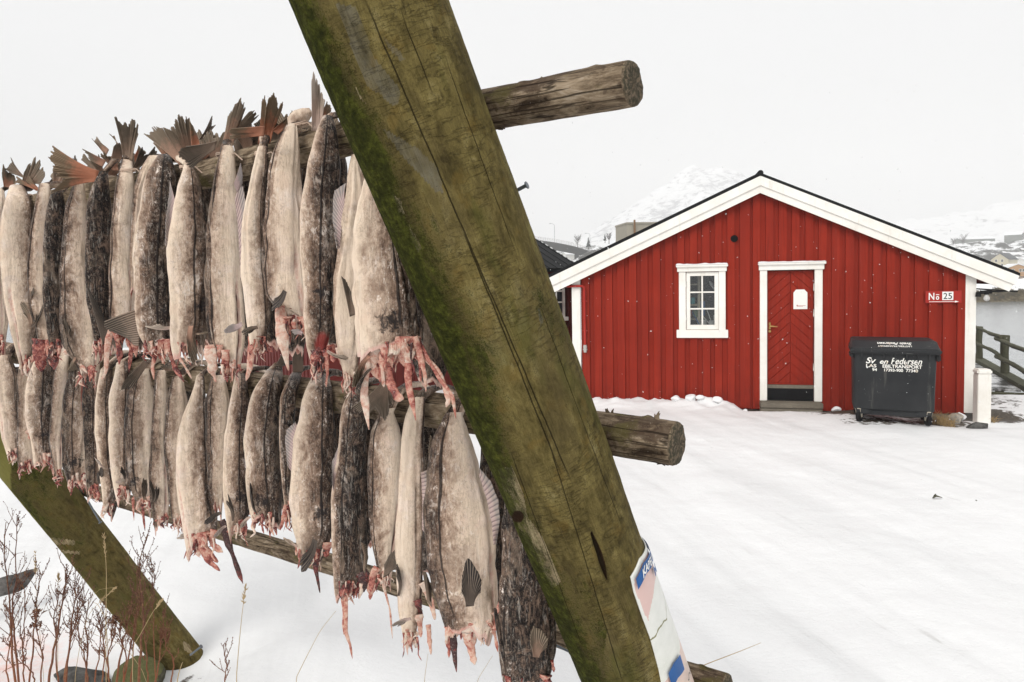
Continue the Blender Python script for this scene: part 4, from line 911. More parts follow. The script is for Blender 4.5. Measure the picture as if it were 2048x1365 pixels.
    for (l0, l1, pts, wd) in crs:
        ls, as_ = np.array([p[0] for p in pts]), np.array([p[1] for p in pts]); s1, s0 = np.polyfit(ls, as_, 1)
        dd_ = k.math('ABSOLUTE', k.math('SUBTRACT', an, k.math('ADD', k.math('MULTIPLY_ADD', L_, float(s1), float(s0)), wob)))
        env = k.math('MULTIPLY', k.sstep(L_, l0 - .02, l0 + .05), k.sstep(L_, l1 + .02, l1 - .05))
        m_ = k.math('MULTIPLY', k.math('SUBTRACT', 1, k.sstep(dd_, wd * .35, wd)), env); tot = m_ if tot is None else k.math('MAXIMUM', tot, m_)
    if tot is not None:
        base = k.mix(k.math('MULTIPLY', tot, .8), base, (.014, .010, .005)); h = k.math('SUBTRACT', h, k.math('MULTIPLY', tot, 1.4))
    return k.bsdf(base, k.math('ADD', .7, k.math('MULTIPLY', mossf, .25)), k.bump(h, 1.0, .0035), .05)
crs = []
for i, c in enumerate(cracks_px):
    pts = [leg_uv(LA, La, .135, *q) for q in c]; crs.append((min(p[0] for p in pts), max(p[0] for p in pts), pts, .055 if i == 7 else (.012 if i in (0, 2) else .009)))
rack = thing('fish_drying_rack', 'mossy round-log drying rack hung with two rows of headless cod', 'drying rack', LA + La * ((0 - EYE) / La[2]))
P, T, AN = leg_mesh(LA, La, .135, -1.55, 2.75, 260, 900, 1)
px = proj(P); vis = (np.cos(AN) > 0).astype(float)
def frac(px):   # 0 at the left silhouette .. 1 at the right one
    yy = px[..., 1]; l = np.interp(yy, [0, 250, 500, 750, 1000, 1365], [572, 688, 790, 898, 1005, 1160]); r_ = np.interp(yy, [0, 250, 500, 750, 1000, 1365], [903, 985, 1068, 1168, 1262, 1390]); return (px[..., 0] - l) / (r_ - l)
fr_ = frac(px); yy = px[..., 1]
wm = np.interp(yy, [-200, 0, 250, 500, 700, 900, 1100, 1365], [.15, .16, .22, .27, .31, .22, .16, .24])
moss = np.where(vis > 0, np.clip(.5 + (wm - fr_) * 3.0, 0, 1), np.clip(.5 + .5 * np.sign(-AN * SGN), 0, 1) * .8)
moss = np.maximum(moss, vis * .44 * poly_mask(px, [(1120, 1140), (1185, 1160), (1215, 1260), (1200, 1365), (1100, 1365)]))
moss = np.maximum(moss, vis * .40 * np.exp(-(((px[..., 0] - (1110 + (yy - 640) * .45)) / 26) ** 2 + ((yy - 640) / 90) ** 2)))
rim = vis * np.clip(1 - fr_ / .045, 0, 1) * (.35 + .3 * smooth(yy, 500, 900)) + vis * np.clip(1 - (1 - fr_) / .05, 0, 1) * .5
grey = sum(poly_mask(px, q) for q in ([(668, 5), (712, 12), (736, 70), (745, 110), (792, 165), (802, 185), (797, 208), (785, 215), (765, 195), (735, 175), (712, 120), (690, 62)], [(765, 70), (800, 100), (812, 120), (800, 125), (775, 95)], [(762, 255), (790, 268), (842, 300), (876, 335), (888, 385), (874, 388), (838, 350), (800, 310)], [(1075, 610), (1090, 640), (1080, 655)])) * .75 * vis
pale = sum(poly_mask(px, q) for q in ([(783, 385), (800, 398), (812, 432), (797, 425)], [(818, 450), (848, 500), (836, 505), (822, 480)], [(710, 172), (722, 190), (735, 212), (720, 200)], [(995, 938), (1024, 933), (1048, 990), (1054, 1030), (1085, 1075), (1122, 1165), (1105, 1178), (1062, 1105), (1030, 1040), (1008, 985)])) * vis * .9
kd = np.hypot(px[..., 0] - 1034, (yy - 1035)); knot = np.clip(1.3 - kd / 15, 0, 1) * vis
gash = np.hypot(px[..., 0] - np.interp(yy, [1065, 1110, 1165], [1184, 1201, 1216]), np.maximum(0, np.maximum(1066 - yy, yy - 1162))); gw = np.interp(yy, [1060, 1090, 1130, 1165], [1, 5, 7, 1]); gd = np.clip(1.4 - gash / (gw + .5), 0, 1) * vis
knot = np.maximum(knot, gd); c_, s_ = leg_frame(LA, La)
radial = c_ * np.cos(AN)[..., None] + s_ * np.sin(AN)[..., None]; P = P - radial * (gd * .012 + np.clip(1.2 - kd / 13, 0, 1) * vis * .008)[..., None]
b = MB(); b.grid(P, closev=True, flip=False, len=T, ang=AN, moss=moss, rim=rim, grey=grey, pale=pale, knot=knot); b.f += [tuple(range(260))[::-1]]; b.mi += [0]
M['leg'] = leg_material('mossy_log', LA, La, .135, crs)
lg = b.build('leg', M['leg'], rack); lg['label'] = 'front leg with dark green moss down its left side'
P, T, AN = leg_mesh(LB, Lb, .125, -2.4, 1.75, 140, 360, 7); px = proj(P); vis = (np.cos(AN) > 0).astype(float)
l = np.interp(px[..., 1], [980, 1300], [18, 280]); r_ = np.interp(px[..., 1], [980, 1300], [155, 390]); fr_ = (px[..., 0] - l) / (r_ - l)
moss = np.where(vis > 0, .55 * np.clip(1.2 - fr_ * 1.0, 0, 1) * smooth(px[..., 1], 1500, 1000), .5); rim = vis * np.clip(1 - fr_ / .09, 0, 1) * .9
pale = vis * sum(poly_mask(px, q) for q in ([(95, 1074), (150, 1080), (150, 1092), (100, 1088)], [(120, 1100), (160, 1103), (160, 1110), (122, 1108)], [(365, 1280), (380, 1290), (388, 1315), (368, 1300)])) * .8
b = MB(); b.grid(P, closev=True, len=T, ang=AN, moss=moss, rim=rim, pale=pale, grey=0 * T, knot=0 * T); b.f += [tuple(range(140))[::-1]]; b.mi += [0]
M['leg2'] = leg_material('mossy_log_far', LB, Lb, .125, [])
lg2 = b.build('leg', M['leg2'], rack); lg2['label'] = 'rear leg standing in the snow, leaning the same way'
# rails
def rail_mat():
    k = NT('weathered_spruce_pole'); L_, an = k.attr('len'), k.attr('ang'); cb = k.n('ShaderNodeCombineXYZ', {0: k.math('MULTIPLY', k.math('COSINE', an), .045), 1: k.math('MULTIPLY', k.math('SINE', an), .045), 2: L_}).outputs[0]
    g_ = k.noise(k.vmul(cb, (1, 1, .05)), 240, 4, .65, .3); m_ = k.noise(k.vmul(cb, (1, 1, .35)), 38, 6, .7, .6); f_ = k.noise(cb, 260, 4, .7); s_ = k.noise(k.vmul(cb, (1, 1, .6)), 14, 5, .65, .6)
    c = k.ramp(m_, [(.32, (.035, .024, .016)), (.46, (.15, .11, .073)), (.60, (.29, .225, .155)), (.75, (.42, .36, .29))])
    c = k.mix(k.math('MULTIPLY', k.sstep(s_, .52, .62), .72), c, (.045, .028, .020)); c = k.mix(k.math('MULTIPLY', k.sstep(k.noise(cb, 17, 4), .56, .68), .5), c, (.11, .10, .028))
    c = k.mix(k.math('MULTIPLY', k.sstep(g_, .54, .68), .55), c, (.04, .03, .02)); c = k.mix(k.math('MULTIPLY', k.sstep(f_, .6, .7), .35), c, (.42, .37, .3))
    cr = k.math('SUBTRACT', 1, k.sstep(k.math('ABSOLUTE', k.math('SUBTRACT', k.noise(k.vmul(cb, (1, 1, .03)), 42, 3, .5, .2), .5)), .004, .016)); c = k.mix(k.math('MULTIPLY', cr, .8), c, (.02, .014, .01))
    e = k.attr('end'); c = k.mix(e, c, k.mix(k.sstep(k.noise(cb, 90, 5, .7), .42, .62), (.055, .05, .035), (.17, .13, .09)))
    h = k.math('SUBTRACT', k.math('ADD', g_, k.math('MULTIPLY', m_, .8)), k.math('MULTIPLY', cr, 1.5)); return k.bsdf(c, .75, k.bump(h, .8, .003), .05)
M['rail'] = rail_mat()
RAIL = {'top': (np.array([-.0739, 1.4694, 2.6923]), np.array([-3.1589, 3.5019, 2.6358]), .042, -.085, 1.35),
        'mid': (np.array([.1973, 1.6984, 1.9566]), np.array([-2.8967, 3.7184, 2.0206]), .052, -.066, 1.3),
        'bot': (np.array([.4605, 1.9141, 1.2140]), np.array([-2.5356, 4.0103, 1.1376]), .040, -.055, 1.25)}
BOW = {'top': ([-.2, 0, .1, .25, .42, 1.3], [0, .012, .012, -.008, 0, 0]), 'mid': ([-.2, 0, .15, .48, 1.3], [-.0, .008, .006, 0, 0]), 'bot': ([-.2, 0, .12, 1.3], [-.01, -.01, 0, 0])}
def rail_pt(k_, t):
    P0, P1, r_, a, b_ = RAIL[k_]; t = np.asarray(t, float); return P0 + (P1 - P0) * t[..., None] + np.stack([t * 0, t * 0, np.interp(t, *BOW[k_])], -1)
def end_t(k_, px_):
    ts = np.linspace(-.3, .3, 1201); x = proj(rail_pt(k_, ts))[:, 0]; return ts[np.argmin(abs(x - px_))]
for k_, xe, seed in (('top', 1262, 3), ('mid', 1350, 4), ('bot', 1452, 5)):
    P0, P1, r_, a, b_ = RAIL[k_]; t0 = end_t(k_, xe); Ln = np.linalg.norm(P1 - P0)
    na, nl = 64, 620; ts = np.linspace(t0, b_, nl); C_ = rail_pt(k_, ts); d_ = (P1 - P0) / Ln; u = np.cross(d_, [0, 0, 1.]); u /= np.linalg.norm(u); v = np.cross(u, d_)
    an = np.linspace(0, 2 * np.pi, na, endpoint=False); TT, AN = np.meshgrid(ts * Ln, an, indexing='ij'); cyl = np.stack([np.cos(AN) * r_, np.sin(AN) * r_, TT], -1)
    rr = r_ * (1 + .05 * vnoise(cyl, 7, seed, 3)) + .0022 * vnoise(cyl * [1, 1, .15], 70, seed, 3)
    kn = MB(); rg = np.random.default_rng(seed)
    for q in range(26):
        tq = rg.uniform(t0 + .02, b_) * Ln if q > 2 else t0 * Ln + (.07, .22, .13)[q]; aq = rg.uniform(0, 6.28) if q > 2 else (1.4, 2.3, 2.9)[q]; dist = np.hypot((AN - aq + np.pi) % (2 * np.pi) * r_ - np.pi * r_, (TT - tq)); rr = rr + .006 * np.exp(-(dist / .011) ** 2)
    G = C_[:, None] + u * (rr * np.cos(AN))[..., None] + v * (rr * np.sin(AN))[..., None]
    b = MB(); b.grid(G, closev=True, len=TT, ang=AN, end=0 * TT)
    # sawn end, slightly rough and chamfered
    rings = []; 
    for j, (f_, dd_) in enumerate(((.97, .004), (.9, .008), (.6, .009), (.3, .008), (.02, .009))):
        q = C_[0] - d_ * dd_; rg2 = rr[0] * f_; rings.append(q + u * (rg2 * np.cos(an))[:, None] + v * (rg2 * np.sin(an))[:, None] - d_ * (.0025 * vnoise(np.stack([np.cos(an) * f_, np.sin(an) * f_, an * 0], -1), 4, 9 + j, 2))[:, None])
    E_ = np.stack([G[0]] + rings); b.grid(E_, closev=True, flip=True, len=np.linspace(0, .03, 6)[:, None] * np.ones(na) * 2, ang=np.ones((6, 1)) * an, end=np.concatenate([[0], np.ones(5)])[:, None] * np.ones(na))
    # little bark splinters
    for (dt, aa, hh) in ({'top': ((.19, 1.5, .010), (.30, 4.6, .008)), 'mid': ((.05, 1.5, .022), (.17, 1.5, .020), (.035, 4.7, .010)), 'bot': ()}[k_]):
        i = min(nl - 2, int((dt) / Ln / (b_ - t0) * nl)); 
        for w_ in range(4):
            q = C_[i] + d_ * rg.normal() * .006 + (u * math.cos(aa) + v * math.sin(aa)) * r_ * .95; e_ = q + (u * math.cos(aa) + v * math.sin(aa)) * hh * rg.uniform(.4, 1) + d_ * rg.normal() * .008; b.tube([q, (q + e_) / 2 + d_ * .002, e_], [.004, .003, .0008], 5, len=dt, ang=aa, end=.3)
    o = b.build('rail', M['rail'], rack); o['label'] = {'top': 'top rail ending in a mossy sawn face', 'mid': 'middle rail with a cracked pale end', 'bot': 'thin bottom rail hung with no fish'}[k_]
# nails sticking out of the legs
M['steel'] = mat_plain('grey_steel', (.16, .18, .20), .4, 60, .3, .1, metal=.7)
def nail(px, py, depth, px2, py2, dd_, r_, par, lab=None):
    a_, e_ = AT(px, py, depth), AT(px2, py2, depth + dd_); v_ = (e_ - a_) / np.linalg.norm(e_ - a_); MB().tube([a_ - v_ * .05, e_ - v_ * .003], r_, 10).tube([e_ - v_ * .004, e_ - v_ * .0035, e_ - v_ * .001, e_], [r_, r_ * 1.9, r_ * 2.1, r_ * 1.7], 14).build('nail', M['steel'], par, smooth=40)
nail(1036, 380, 1.49, 1055, 370, -.01, .0042, lg); nail(185, 1018, 3.55, 201, 1046, .02, .0045, lg2); nail(394, 1300, 4.05, 403, 1293, .0, .006, lg2)
nail(1108, 1289, 1.9, 1142, 1306, .03, .003, lg)

# ================================================================== PLASTIC SIGN WRAPPED ROUND THE FRONT LEG
def sg_px(px, py): return leg_uv(LA, La, .139, px, py)
left = [(1292, 1088), (1280, 1118), (1262, 1155), (1268, 1185), (1285, 1235), (1300, 1275), (1310, 1310), (1318, 1340), (1323, 1365), (1345, 1440)]
luv = [sg_px(*q) for q in left]
psign = thing('sign_board', 'worn white plastic sign with blue bars wrapped round the front leg', 'sign', LA + La * 1.5)
lt = np.array([p[0] for p in luv]); la_ = np.array([p[1] for p in luv])
t_top = lt[2]; c_, s_ = leg_frame(LA, La)
# side edge: from the corner (index 2) downwards; top edge: from the corner round to the back
side_t, side_a = lt[2:], la_[2:]
a_c = side_a[0]
def edge_a(t): return np.interp(t, side_t, side_a)
def top_t(a): # top border rises from the corner towards the back
    return t_top + np.interp(SGN * (a - a_c), [0, SGN * (la_[1] - a_c), SGN * (la_[0] - a_c), 2.2], [0, lt[1] - t_top, lt[0] - t_top, (lt[0] - t_top) * 1.9])
nu_, nv_ = 90, 160; G = np.zeros((nu_, nv_, 3)); UT = np.zeros((nu_, nv_)); UA = np.zeros((nu_, nv_))
def sign_pt(t, a, off=0):
    r_ = .1385 + off + .0012 * np.sin(t * 9); return LA + La * np.asarray(t)[..., None] + c_ * (r_ * np.cos(a))[..., None] + s_ * (r_ * np.sin(a))[..., None]
uu = np.linspace(0, 1, nu_); vv = np.linspace(0, 1, nv_); t_end = t_top + .62
for i, u_ in enumerate(uu):
    a_guess = a_c + SGN * u_ * 1.9; tt_ = top_t(a_guess); T_ = tt_ + (t_end - tt_) * vv; A_ = edge_a(np.maximum(T_, t_top)) + SGN * u_ * 1.9; UT[i] = T_ - t_top; UA[i] = (A_ - a_c) * SGN; G[i] = sign_pt(T_, A_)
def sgn_mat():
    k = NT('weathered_sign_plastic'); t_, a_ = k.attr('st'), k.attr('sa'); p = k.n('ShaderNodeCombineXYZ', {0: k.math('MULTIPLY', a_, .138), 1: t_}).outputs[0]
    n = k.noise(p, 20, 4, .6); f_ = k.noise(p, 120, 5, .7); c = k.ramp(n, [(.3, (.66, .67, .62)), (.7, (.76, .76, .72))])
    pk = k.attr('pink'); c = k.mix(k.sstep(k.math('ADD', pk, k.math('MULTIPLY', k.math('SUBTRACT', n, .5), .5)), .45, .6), c, (.66, .46, .42))
    sp = k.sstep(k.noise(p, 160, 2), .66, .7); c = k.mix(k.math('MULTIPLY', sp, .6), c, (.85, .8, .78))
    st_ = k.math('MULTIPLY', k.sstep(k.noise(p, 34, 5, .7), .55, .68), k.sstep(t_, .22, .4)); c = k.mix(k.math('MULTIPLY', st_, .55), c, (.30, .30, .18))
    yl = k.math('MULTIPLY', k.sstep(t_, .2, .4), .22); c = k.mix(yl, c, (.62, .64, .42))
    cr = k.attr('crack'); c = k.mix(k.sstep(k.math('ADD', cr, k.math('MULTIPLY', k.math('SUBTRACT', f_, .5), .3)), .5, .8), c, (.20, .19, .08))
    rs = k.attr('rust'); c = k.mix(k.sstep(k.math('ADD', rs, k.math('MULTIPLY', k.math('SUBTRACT', n, .5), .6)), .4, .8), c, (.62, .27, .08)); return k.bsdf(c, .35, k.bump(f_, .12, .002), .45)
spx = proj(G); pink = poly_mask(spx, [(1268, 1160), (1295, 1105), (1330, 1130), (1312, 1150), (1306, 1195), (1298, 1230), (1297, 1245), (1288, 1225), (1270, 1180)]) * .9; pink = np.maximum(pink, (UT > .315) * .85)
crk = np.clip(1.4 - abs(UT - np.interp(UA, [0, .25, .5, .9, 1.9], [.185, .18, .195, .155, .14]) - .002 * np.sin(UA * 30)) / .0035, 0, 1)
rust = np.clip(1 - np.hypot((UA - .13) * .138, UT - .015) / .012, 0, 1) * .8 + np.clip(1 - np.hypot((UA - .10) * .138, UT - .325) / .03, 0, 1)
b = MB(); b.grid(G, flip=(SGN > 0), st=UT, sa=UA, pink=pink, crack=crk, rust=rust)
sh = b.build('sheet', sgn_mat(), psign); m_ = sh.modifiers.new('thickness', 'SOLIDIFY'); m_.thickness = .0032; m_.offset = 1
M['signblue'] = mat_plain('sign_blue', (.02, .10, .30), .4, 50, .3, 0)
def bar(name, a0, a1, t0_, t1_, slope, mat, off=.0012):
    A_, Tt = np.meshgrid(np.linspace(a0, a1, 50), np.linspace(0, 1, 8), indexing='ij'); TT_ = t0_ + (t1_ - t0_) * Tt; 
    T2 = TT_ + np.array([[top_t(a_c + SGN * q) - t_top for q in r__] for r__ in A_]) * slope
    b = MB(); b.grid(sign_pt(T2 + t_top, edge_a(np.maximum(T2 + t_top, t_top)) + SGN * A_ , off + .0035), flip=(SGN > 0)); return b
def sign_text(s, a0, t0_, h, w, slope=1, shear=.2, offset=.03, off=.0055):
    V, Fs = text_mesh(s, shear=shear, offset=offset); ext = V.max(0) - V.min(0); V -= V.min(0); V = V / [ext[0], ext[1], 1]
    A_ = a0 + V[:, 0] * w / .138; T2 = t0_ - V[:, 1] * h + np.array([top_t(a_c + SGN * q) - t_top for q in A_]) * slope
    b = MB(); b.add(sign_pt(T2 + t_top, edge_a(np.maximum(T2 + t_top, t_top)) + SGN * A_, off), Fs); return b
bar('b', .07, 1.8, .012, .040, 1, 'signblue').build('blue_bar', M['signblue'], sh, smooth=False)
sign_text('KABELV', .24, .037, .019, .088).build('lettering', M['signwhite'], sh, smooth=False)
sign_text('M', .62, .070, .024, .03).build('lettering', M['signblue'], sh, smooth=False)
bar('b', .16, .62, .305, .352, 1, 'signblue').build('blue_bar', M['signblue'], sh, smooth=False)
sign_text('Ope', .62, .40, .016, .05, slope=0, offset=.0, shear=0).build('lettering', M['ink'], sh, smooth=False)
# ================================================================== FISH
def skin_mat():
    k = NT('cod_skin'); p = k.geo(); q = k.attr('q'); v = k.attr('v'); tone = k.attr('tone'); fr = k.attr('rim'); sc = k.attr('sc')
    n1 = k.noise(k.vmul(p, (1, 1, .5)), 19, 6, .68, .8); n2 = k.noise(k.vmul(p, (1, 1, .7)), 75, 6, .74, .5); n3 = k.noise(k.vmul(p, (1, 1, .8)), 190, 3, .65)
    nam = k.math('ADD', .38, k.math('MULTIPLY', k.sstep(k.math('ADD', q, tone), .02, .42), .62)); qq = k.math('ADD', k.math('ADD', q, tone), k.math('MULTIPLY', nam, k.math('ADD', k.math('MULTIPLY', k.math('SUBTRACT', n1, .53), .80), k.math('MULTIPLY', k.math('SUBTRACT', n2, .5), .55))))
    c = k.ramp(qq, [(.08, (.006, .0045, .0045)), (.27, (.020, .0125, .010)), (.41, (.082, .049, .034)), (.51, (.22, .142, .100)), (.62, (.47, .345, .26)), (.76, (.72, .575, .46)), (1.0, (.80, .66, .55))])
    mb = k.noise(k.vmul(p, (1, 1, .6)), 34, 7, .76, 1.0); mm = k.math('MULTIPLY', k.sstep(mb, .50, .64), k.sstep(qq, 1.15, .5)); c = k.mix(k.math('MULTIPLY', mm, .58), c, (.24, .155, .11))
    m2 = k.noise(k.vmul(p, (1, 1, .4)), 12, 6, .7, .6); c = k.mix(k.math('MULTIPLY', k.sstep(m2, .52, .66), .42), c, (.36, .27, .20))
    wh = k.math('MULTIPLY', k.sstep(k.noise(k.vmul(p, (1, 1, .5)), 27, 7, .76, .7), .54, .66), k.sstep(q, .2, .42)); c = k.mix(k.math('MULTIPLY', wh, .5), c, (.84, .73, .64))
    s3 = k.noise(k.vmul(p, (1, 1, .8)), 125, 6, .8, .4); sm_ = k.math('MULTIPLY', k.sstep(s3, .50, .60), k.math('MULTIPLY', k.sstep(n1, .40, .58), k.sstep(qq, 1.25, .6))); c = k.mix(k.math('MULTIPLY', sm_, .6), c, (.17, .11, .08))
    # fine scale mottling
    sp = k.math('MULTIPLY', k.math('MULTIPLY', k.sstep(n3, .5, .66), k.sstep(qq, .95, .35)), k.sstep(k.math('ADD', n2, k.math('MULTIPLY', q, .5)), .50, .78)); c = k.mix(k.math('MULTIPLY', sp, .38), c, (.50, .42, .35))
    dk = k.math('MULTIPLY', k.sstep(n3, .46, .34), k.math('MULTIPLY', k.sstep(q, .8, .3), .5)); c = k.mix(dk, c, (.06, .045, .038)); sk = k.noise(k.vmul(p, (1, 1, .10)), 150, 5, .7, .4); c = k.mix(k.math('MULTIPLY', k.sstep(sk, .53, .68), .38), c, (.34, .235, .17)); c = k.mix(k.math('MULTIPLY', k.sstep(sk, .44, .32), .30), c, (.80, .72, .63))
    # frost / dried slime flecks
    fz = k.noise(k.n('ShaderNodeMapping', {'Vector': p, 'Rotation': (0, .5, 0), 'Scale': (1, 1, .5)}).outputs[0], 95, 6, .76, 1.2); fm = k.math('MULTIPLY', k.sstep(k.math('ADD', fz, k.math('MULTIPLY', k.math('SUBTRACT', n1, .5), .6)), .60, .68), k.math('MULTIPLY', sc, k.math('ADD', .28, k.sstep(q, .18, .45)))); c = k.mix(fm, c, (.74, .65, .58))
    # warm blush and yellow on bellies
    bl = k.math('MULTIPLY', k.sstep(k.noise(p, 16, 4, .6), .54, .68), k.sstep(qq, .55, .85)); c = k.mix(k.math('MULTIPLY', bl, .4), c, (.66, .47, .38))
    yl = k.math('MULTIPLY', k.sstep(k.noise(p, 11, 4, .6), .60, .5), k.sstep(qq, .6, .9)); c = k.mix(k.math('MULTIPLY', yl, .25), c, (.68, .55, .36))
    # lateral line
    wob = k.math('MULTIPLY', k.math('SUBTRACT', k.noise(p, 30, 3), .5), .012)
    ll = k.math('ABSOLUTE', k.math('SUBTRACT', k.math('ADD', q, wob), .435)); ln_ = k.math('MULTIPLY', k.math('SUBTRACT', 1, k.sstep(ll, .009, .020)), k.sstep(v, .96, .86)); c = k.mix(k.math('MULTIPLY', ln_, .88), c, (.018, .014, .013))
    # dark blotch over the pectoral, bruises
    bs = k.math('SUBTRACT', k.attr('blot'), k.math('MULTIPLY', k.math('SUBTRACT', n2, .36), 3.0)); c = k.mix(k.math('MULTIPLY', k.sstep(bs, .1, .6), .88), c, (.022, .019, .020))
    rd = k.sstep(k.math('ADD', k.attr('blood'), k.math('MULTIPLY', k.math('SUBTRACT', n2, .5), .6)), .4, .75); c = k.mix(k.math('MULTIPLY', rd, .85), c, (.25, .035, .03))
    sl = k.attr('slit'); c = k.mix(k.sstep(sl, .12, .40), c, k.mix(k.sstep(n2, .4, .6), (.62, .40, .32), (.72, .57, .48))); c = k.mix(k.sstep(k.math('ADD', sl, k.math('MULTIPLY', k.math('SUBTRACT', n2, .5), .5)), .55, .8), c, (.10, .022, .018))
    rm = k.sstep(k.math('ADD', fr, k.math('MULTIPLY', k.math('SUBTRACT', n2, .5), .7)), .45, .8); c = k.mix(rm, c, k.ramp(n1, [(.35, (.52, .24, .19)), (.6, (.74, .55, .47))]))
    h = k.math('ADD', k.math('MULTIPLY', n3, .35), k.math('MULTIPLY', sk, .8)); h = k.math('ADD', h, k.math('ADD', k.math('MULTIPLY', n2, .5), k.math('MULTIPLY', ln_, -.8)))
    return k.bsdf(c, k.math('ADD', .22, k.math('MULTIPLY', n2, .38)), k.bump(h, .9, .0036), .16)
def flesh_mat():
    k = NT('raw_cod_flesh'); p = k.geo(); f = k.attr('fl'); n = k.noise(p, 60, 5, .68, .5); n2 = k.noise(p, 220, 4, .6)
    x = k.math('ADD', k.math('ADD', f, .05), k.math('MULTIPLY', k.math('SUBTRACT', n, .5), 1.7))
    c = k.ramp(x, [(.02, (.70, .57, .47)), (.25, (.62, .40, .31)), (.42, (.54, .27, .20)), (.58, (.40, .13, .095)), (.76, (.17, .028, .024)), (1.0, (.04, .012, .011))])
    c = k.mix(k.math('MULTIPLY', k.sstep(n2, .56, .7), .3), c, (.72, .58, .50))
    return k.bsdf(c, .25, k.bump(k.math('ADD', n, k.math('MULTIPLY', n2, .5)), .9, .004), .45, 0, Subsurface_Weight=.12, Subsurface_Radius=(.01, .004, .003), Subsurface_Scale=.6)
def fin_mat():
    k = NT('cod_fin'); u, vv, hue = k.attr('fu'), k.attr('fv'), k.attr('hue'); p = k.geo(); n = k.noise(p, 55, 5, .65, .4); ray_ = k.math('SINE', k.math('MULTIPLY', vv, 6.2832))
    base = k.ramp(hue, [(0, (.085, .070, .062)), (.2, (.26, .18, .13)), (.4, (.42, .24, .17)), (.6, (.48, .17, .09)), (.8, (.48, .36, .36)), (1, (.66, .50, .41))])
    tip = k.ramp(hue, [(0, (.035, .033, .034)), (.2, (.11, .085, .060)), (.4, (.20, .155, .11)), (.6, (.15, .10, .055)), (.8, (.30, .27, .27)), (1, (.50, .40, .31))])
    c = k.mix(k.sstep(k.math('ADD', u, k.math('MULTIPLY', k.math('SUBTRACT', n, .5), .9)), .3, .8), base, tip)
    c = k.mix(k.math('MULTIPLY', k.sstep(ray_, .1, .9), .38), c, (.44, .34, .26)); c = k.mix(k.math('MULTIPLY', k.sstep(ray_, -.3, -.95), .45), c, (.05, .036, .03))
    m = k.bsdf(c, .5, k.bump(ray_, .6, .0012), .12); return m
def twine_mat():
    k = NT('cotton_twine'); p = k.geo(); return k.bsdf(k.mix(k.noise(p, 300, 3), (.48, .34, .25), (.66, .52, .42)), .8, None, .2)
M['skin'], M['flesh'], M['fin'], M['twine'] = skin_mat(), flesh_mat(), fin_mat(), twine_mat()
RD = {k_: (lambda d: d / np.linalg.norm(d))((v[1] - v[0]) * [1, 1, 0]) for k_, v in RAIL.items()}
def plane_pt(k_, px, py, off):
    """where the line of sight meets the vertical plane along rail k_, off metres on the near side"""
    P0 = RAIL[k_][0]; d = RD[k_]; n = np.array([d[1], -d[0], 0]); n = n if n[1] < 0 else -n   # towards the camera
    r_ = ray(px, py); o = np.array([0, 0, EYE]); q = P0 + n * off; t = ((q - o) @ n) / (r_ @ n); return o + r_ * t, t, n
def rail_z(k_, X_):
    P0, P1 = RAIL[k_][0], RAIL[k_][1]; d = P1 - P0; t = ((X_ - P0) @ RD[k_]) / np.linalg.norm(d[:2]); return P0[2] + d[2] * t + np.interp(t, *BOW[k_])
def vframe(P_):
    v = (P_ - np.array([0, 0, EYE])) * [1, 1, 0]; v /= np.linalg.norm(v); return np.array([v[1], -v[0], 0]), -v   # right, towards camera
def fan(par, base, free, depth, hue=.2, n=26, rag=.22, curl=.02, name='tail_fin', split=.25, seed=0, bow=0., mat='fin', th=.0016):
    rg = np.random.default_rng(seed * 7 + int(base[0][0]) + int(free[0][1])); base = np.array(base, float); free = np.array(free, float)
    def res(poly, m):
        if len(poly) == 1: return np.repeat(poly, m, 0)
        s = np.concatenate([[0], np.cumsum(np.linalg.norm(np.diff(poly, axis=0), axis=1))]); t = np.linspace(0, s[-1], m); return np.stack([np.interp(t, s, poly[:, i]) for i in (0, 1)], -1)
    m = n * 3; B_, Fr = res(base, m), res(free, m); U = np.linspace(0, 1, 14); short = np.zeros(m)
    spike = rg.random(n) * rag; spike[rg.random(n) < split * .6] += rag * 1.5; spike = .55 * spike + .45 * np.convolve(np.pad(spike, 1, 'edge'), [.3, .4, .3], 'valid')
    for i in range(n): short[i * 3:(i + 1) * 3] = spike[i] * np.array([.95, 1., 1.1]) + .03 * rg.random()
    G = np.zeros((m, 14, 3)); ctr = (B_.mean(0) + Fr.mean(0)) / 2
    for i in range(m):
        e = B_[i] + (Fr[i] - B_[i]) * (1 - np.clip(short[i], 0, .7)); Bc_ = B_.mean(0); Fc_ = Fr.mean(0); f_ = 1 - np.clip(short[i], 0, .7); UU = U * f_; pts = B_[i] + (Fc_ - Bc_) * UU[:, None] + ((Fr[i] - Fc_) - (B_[i] - Bc_)) * (UU ** 1.45)[:, None]
        side = np.array([-(Fr[i] - B_[i])[1], (Fr[i] - B_[i])[0]]); pts = pts + side * bow * np.sin(U * np.pi)[:, None]
        w_ = (i / (m - 1) - .5); dd = depth + curl * (U ** 1.5) * math.sin(seed + w_ * 3.5) + .0012 * np.cos(i * 2 * np.pi / 3) - .25 * curl * w_ * w_
        G[i] = AT(pts[:, 0], pts[:, 1], dd)
    b = MB(); b.grid(G, fu=np.tile(U, (m, 1)), fv=np.tile((np.arange(m) / 3.)[:, None], (1, 14)), hue=hue, fl=hue + .25 * (1 - U)[None] * np.ones((m, 1)))
    o = b.build(name, M[mat], par); s = o.modifiers.new('thickness', 'SOLIDIFY'); s.thickness = th; s.offset = 0; return o
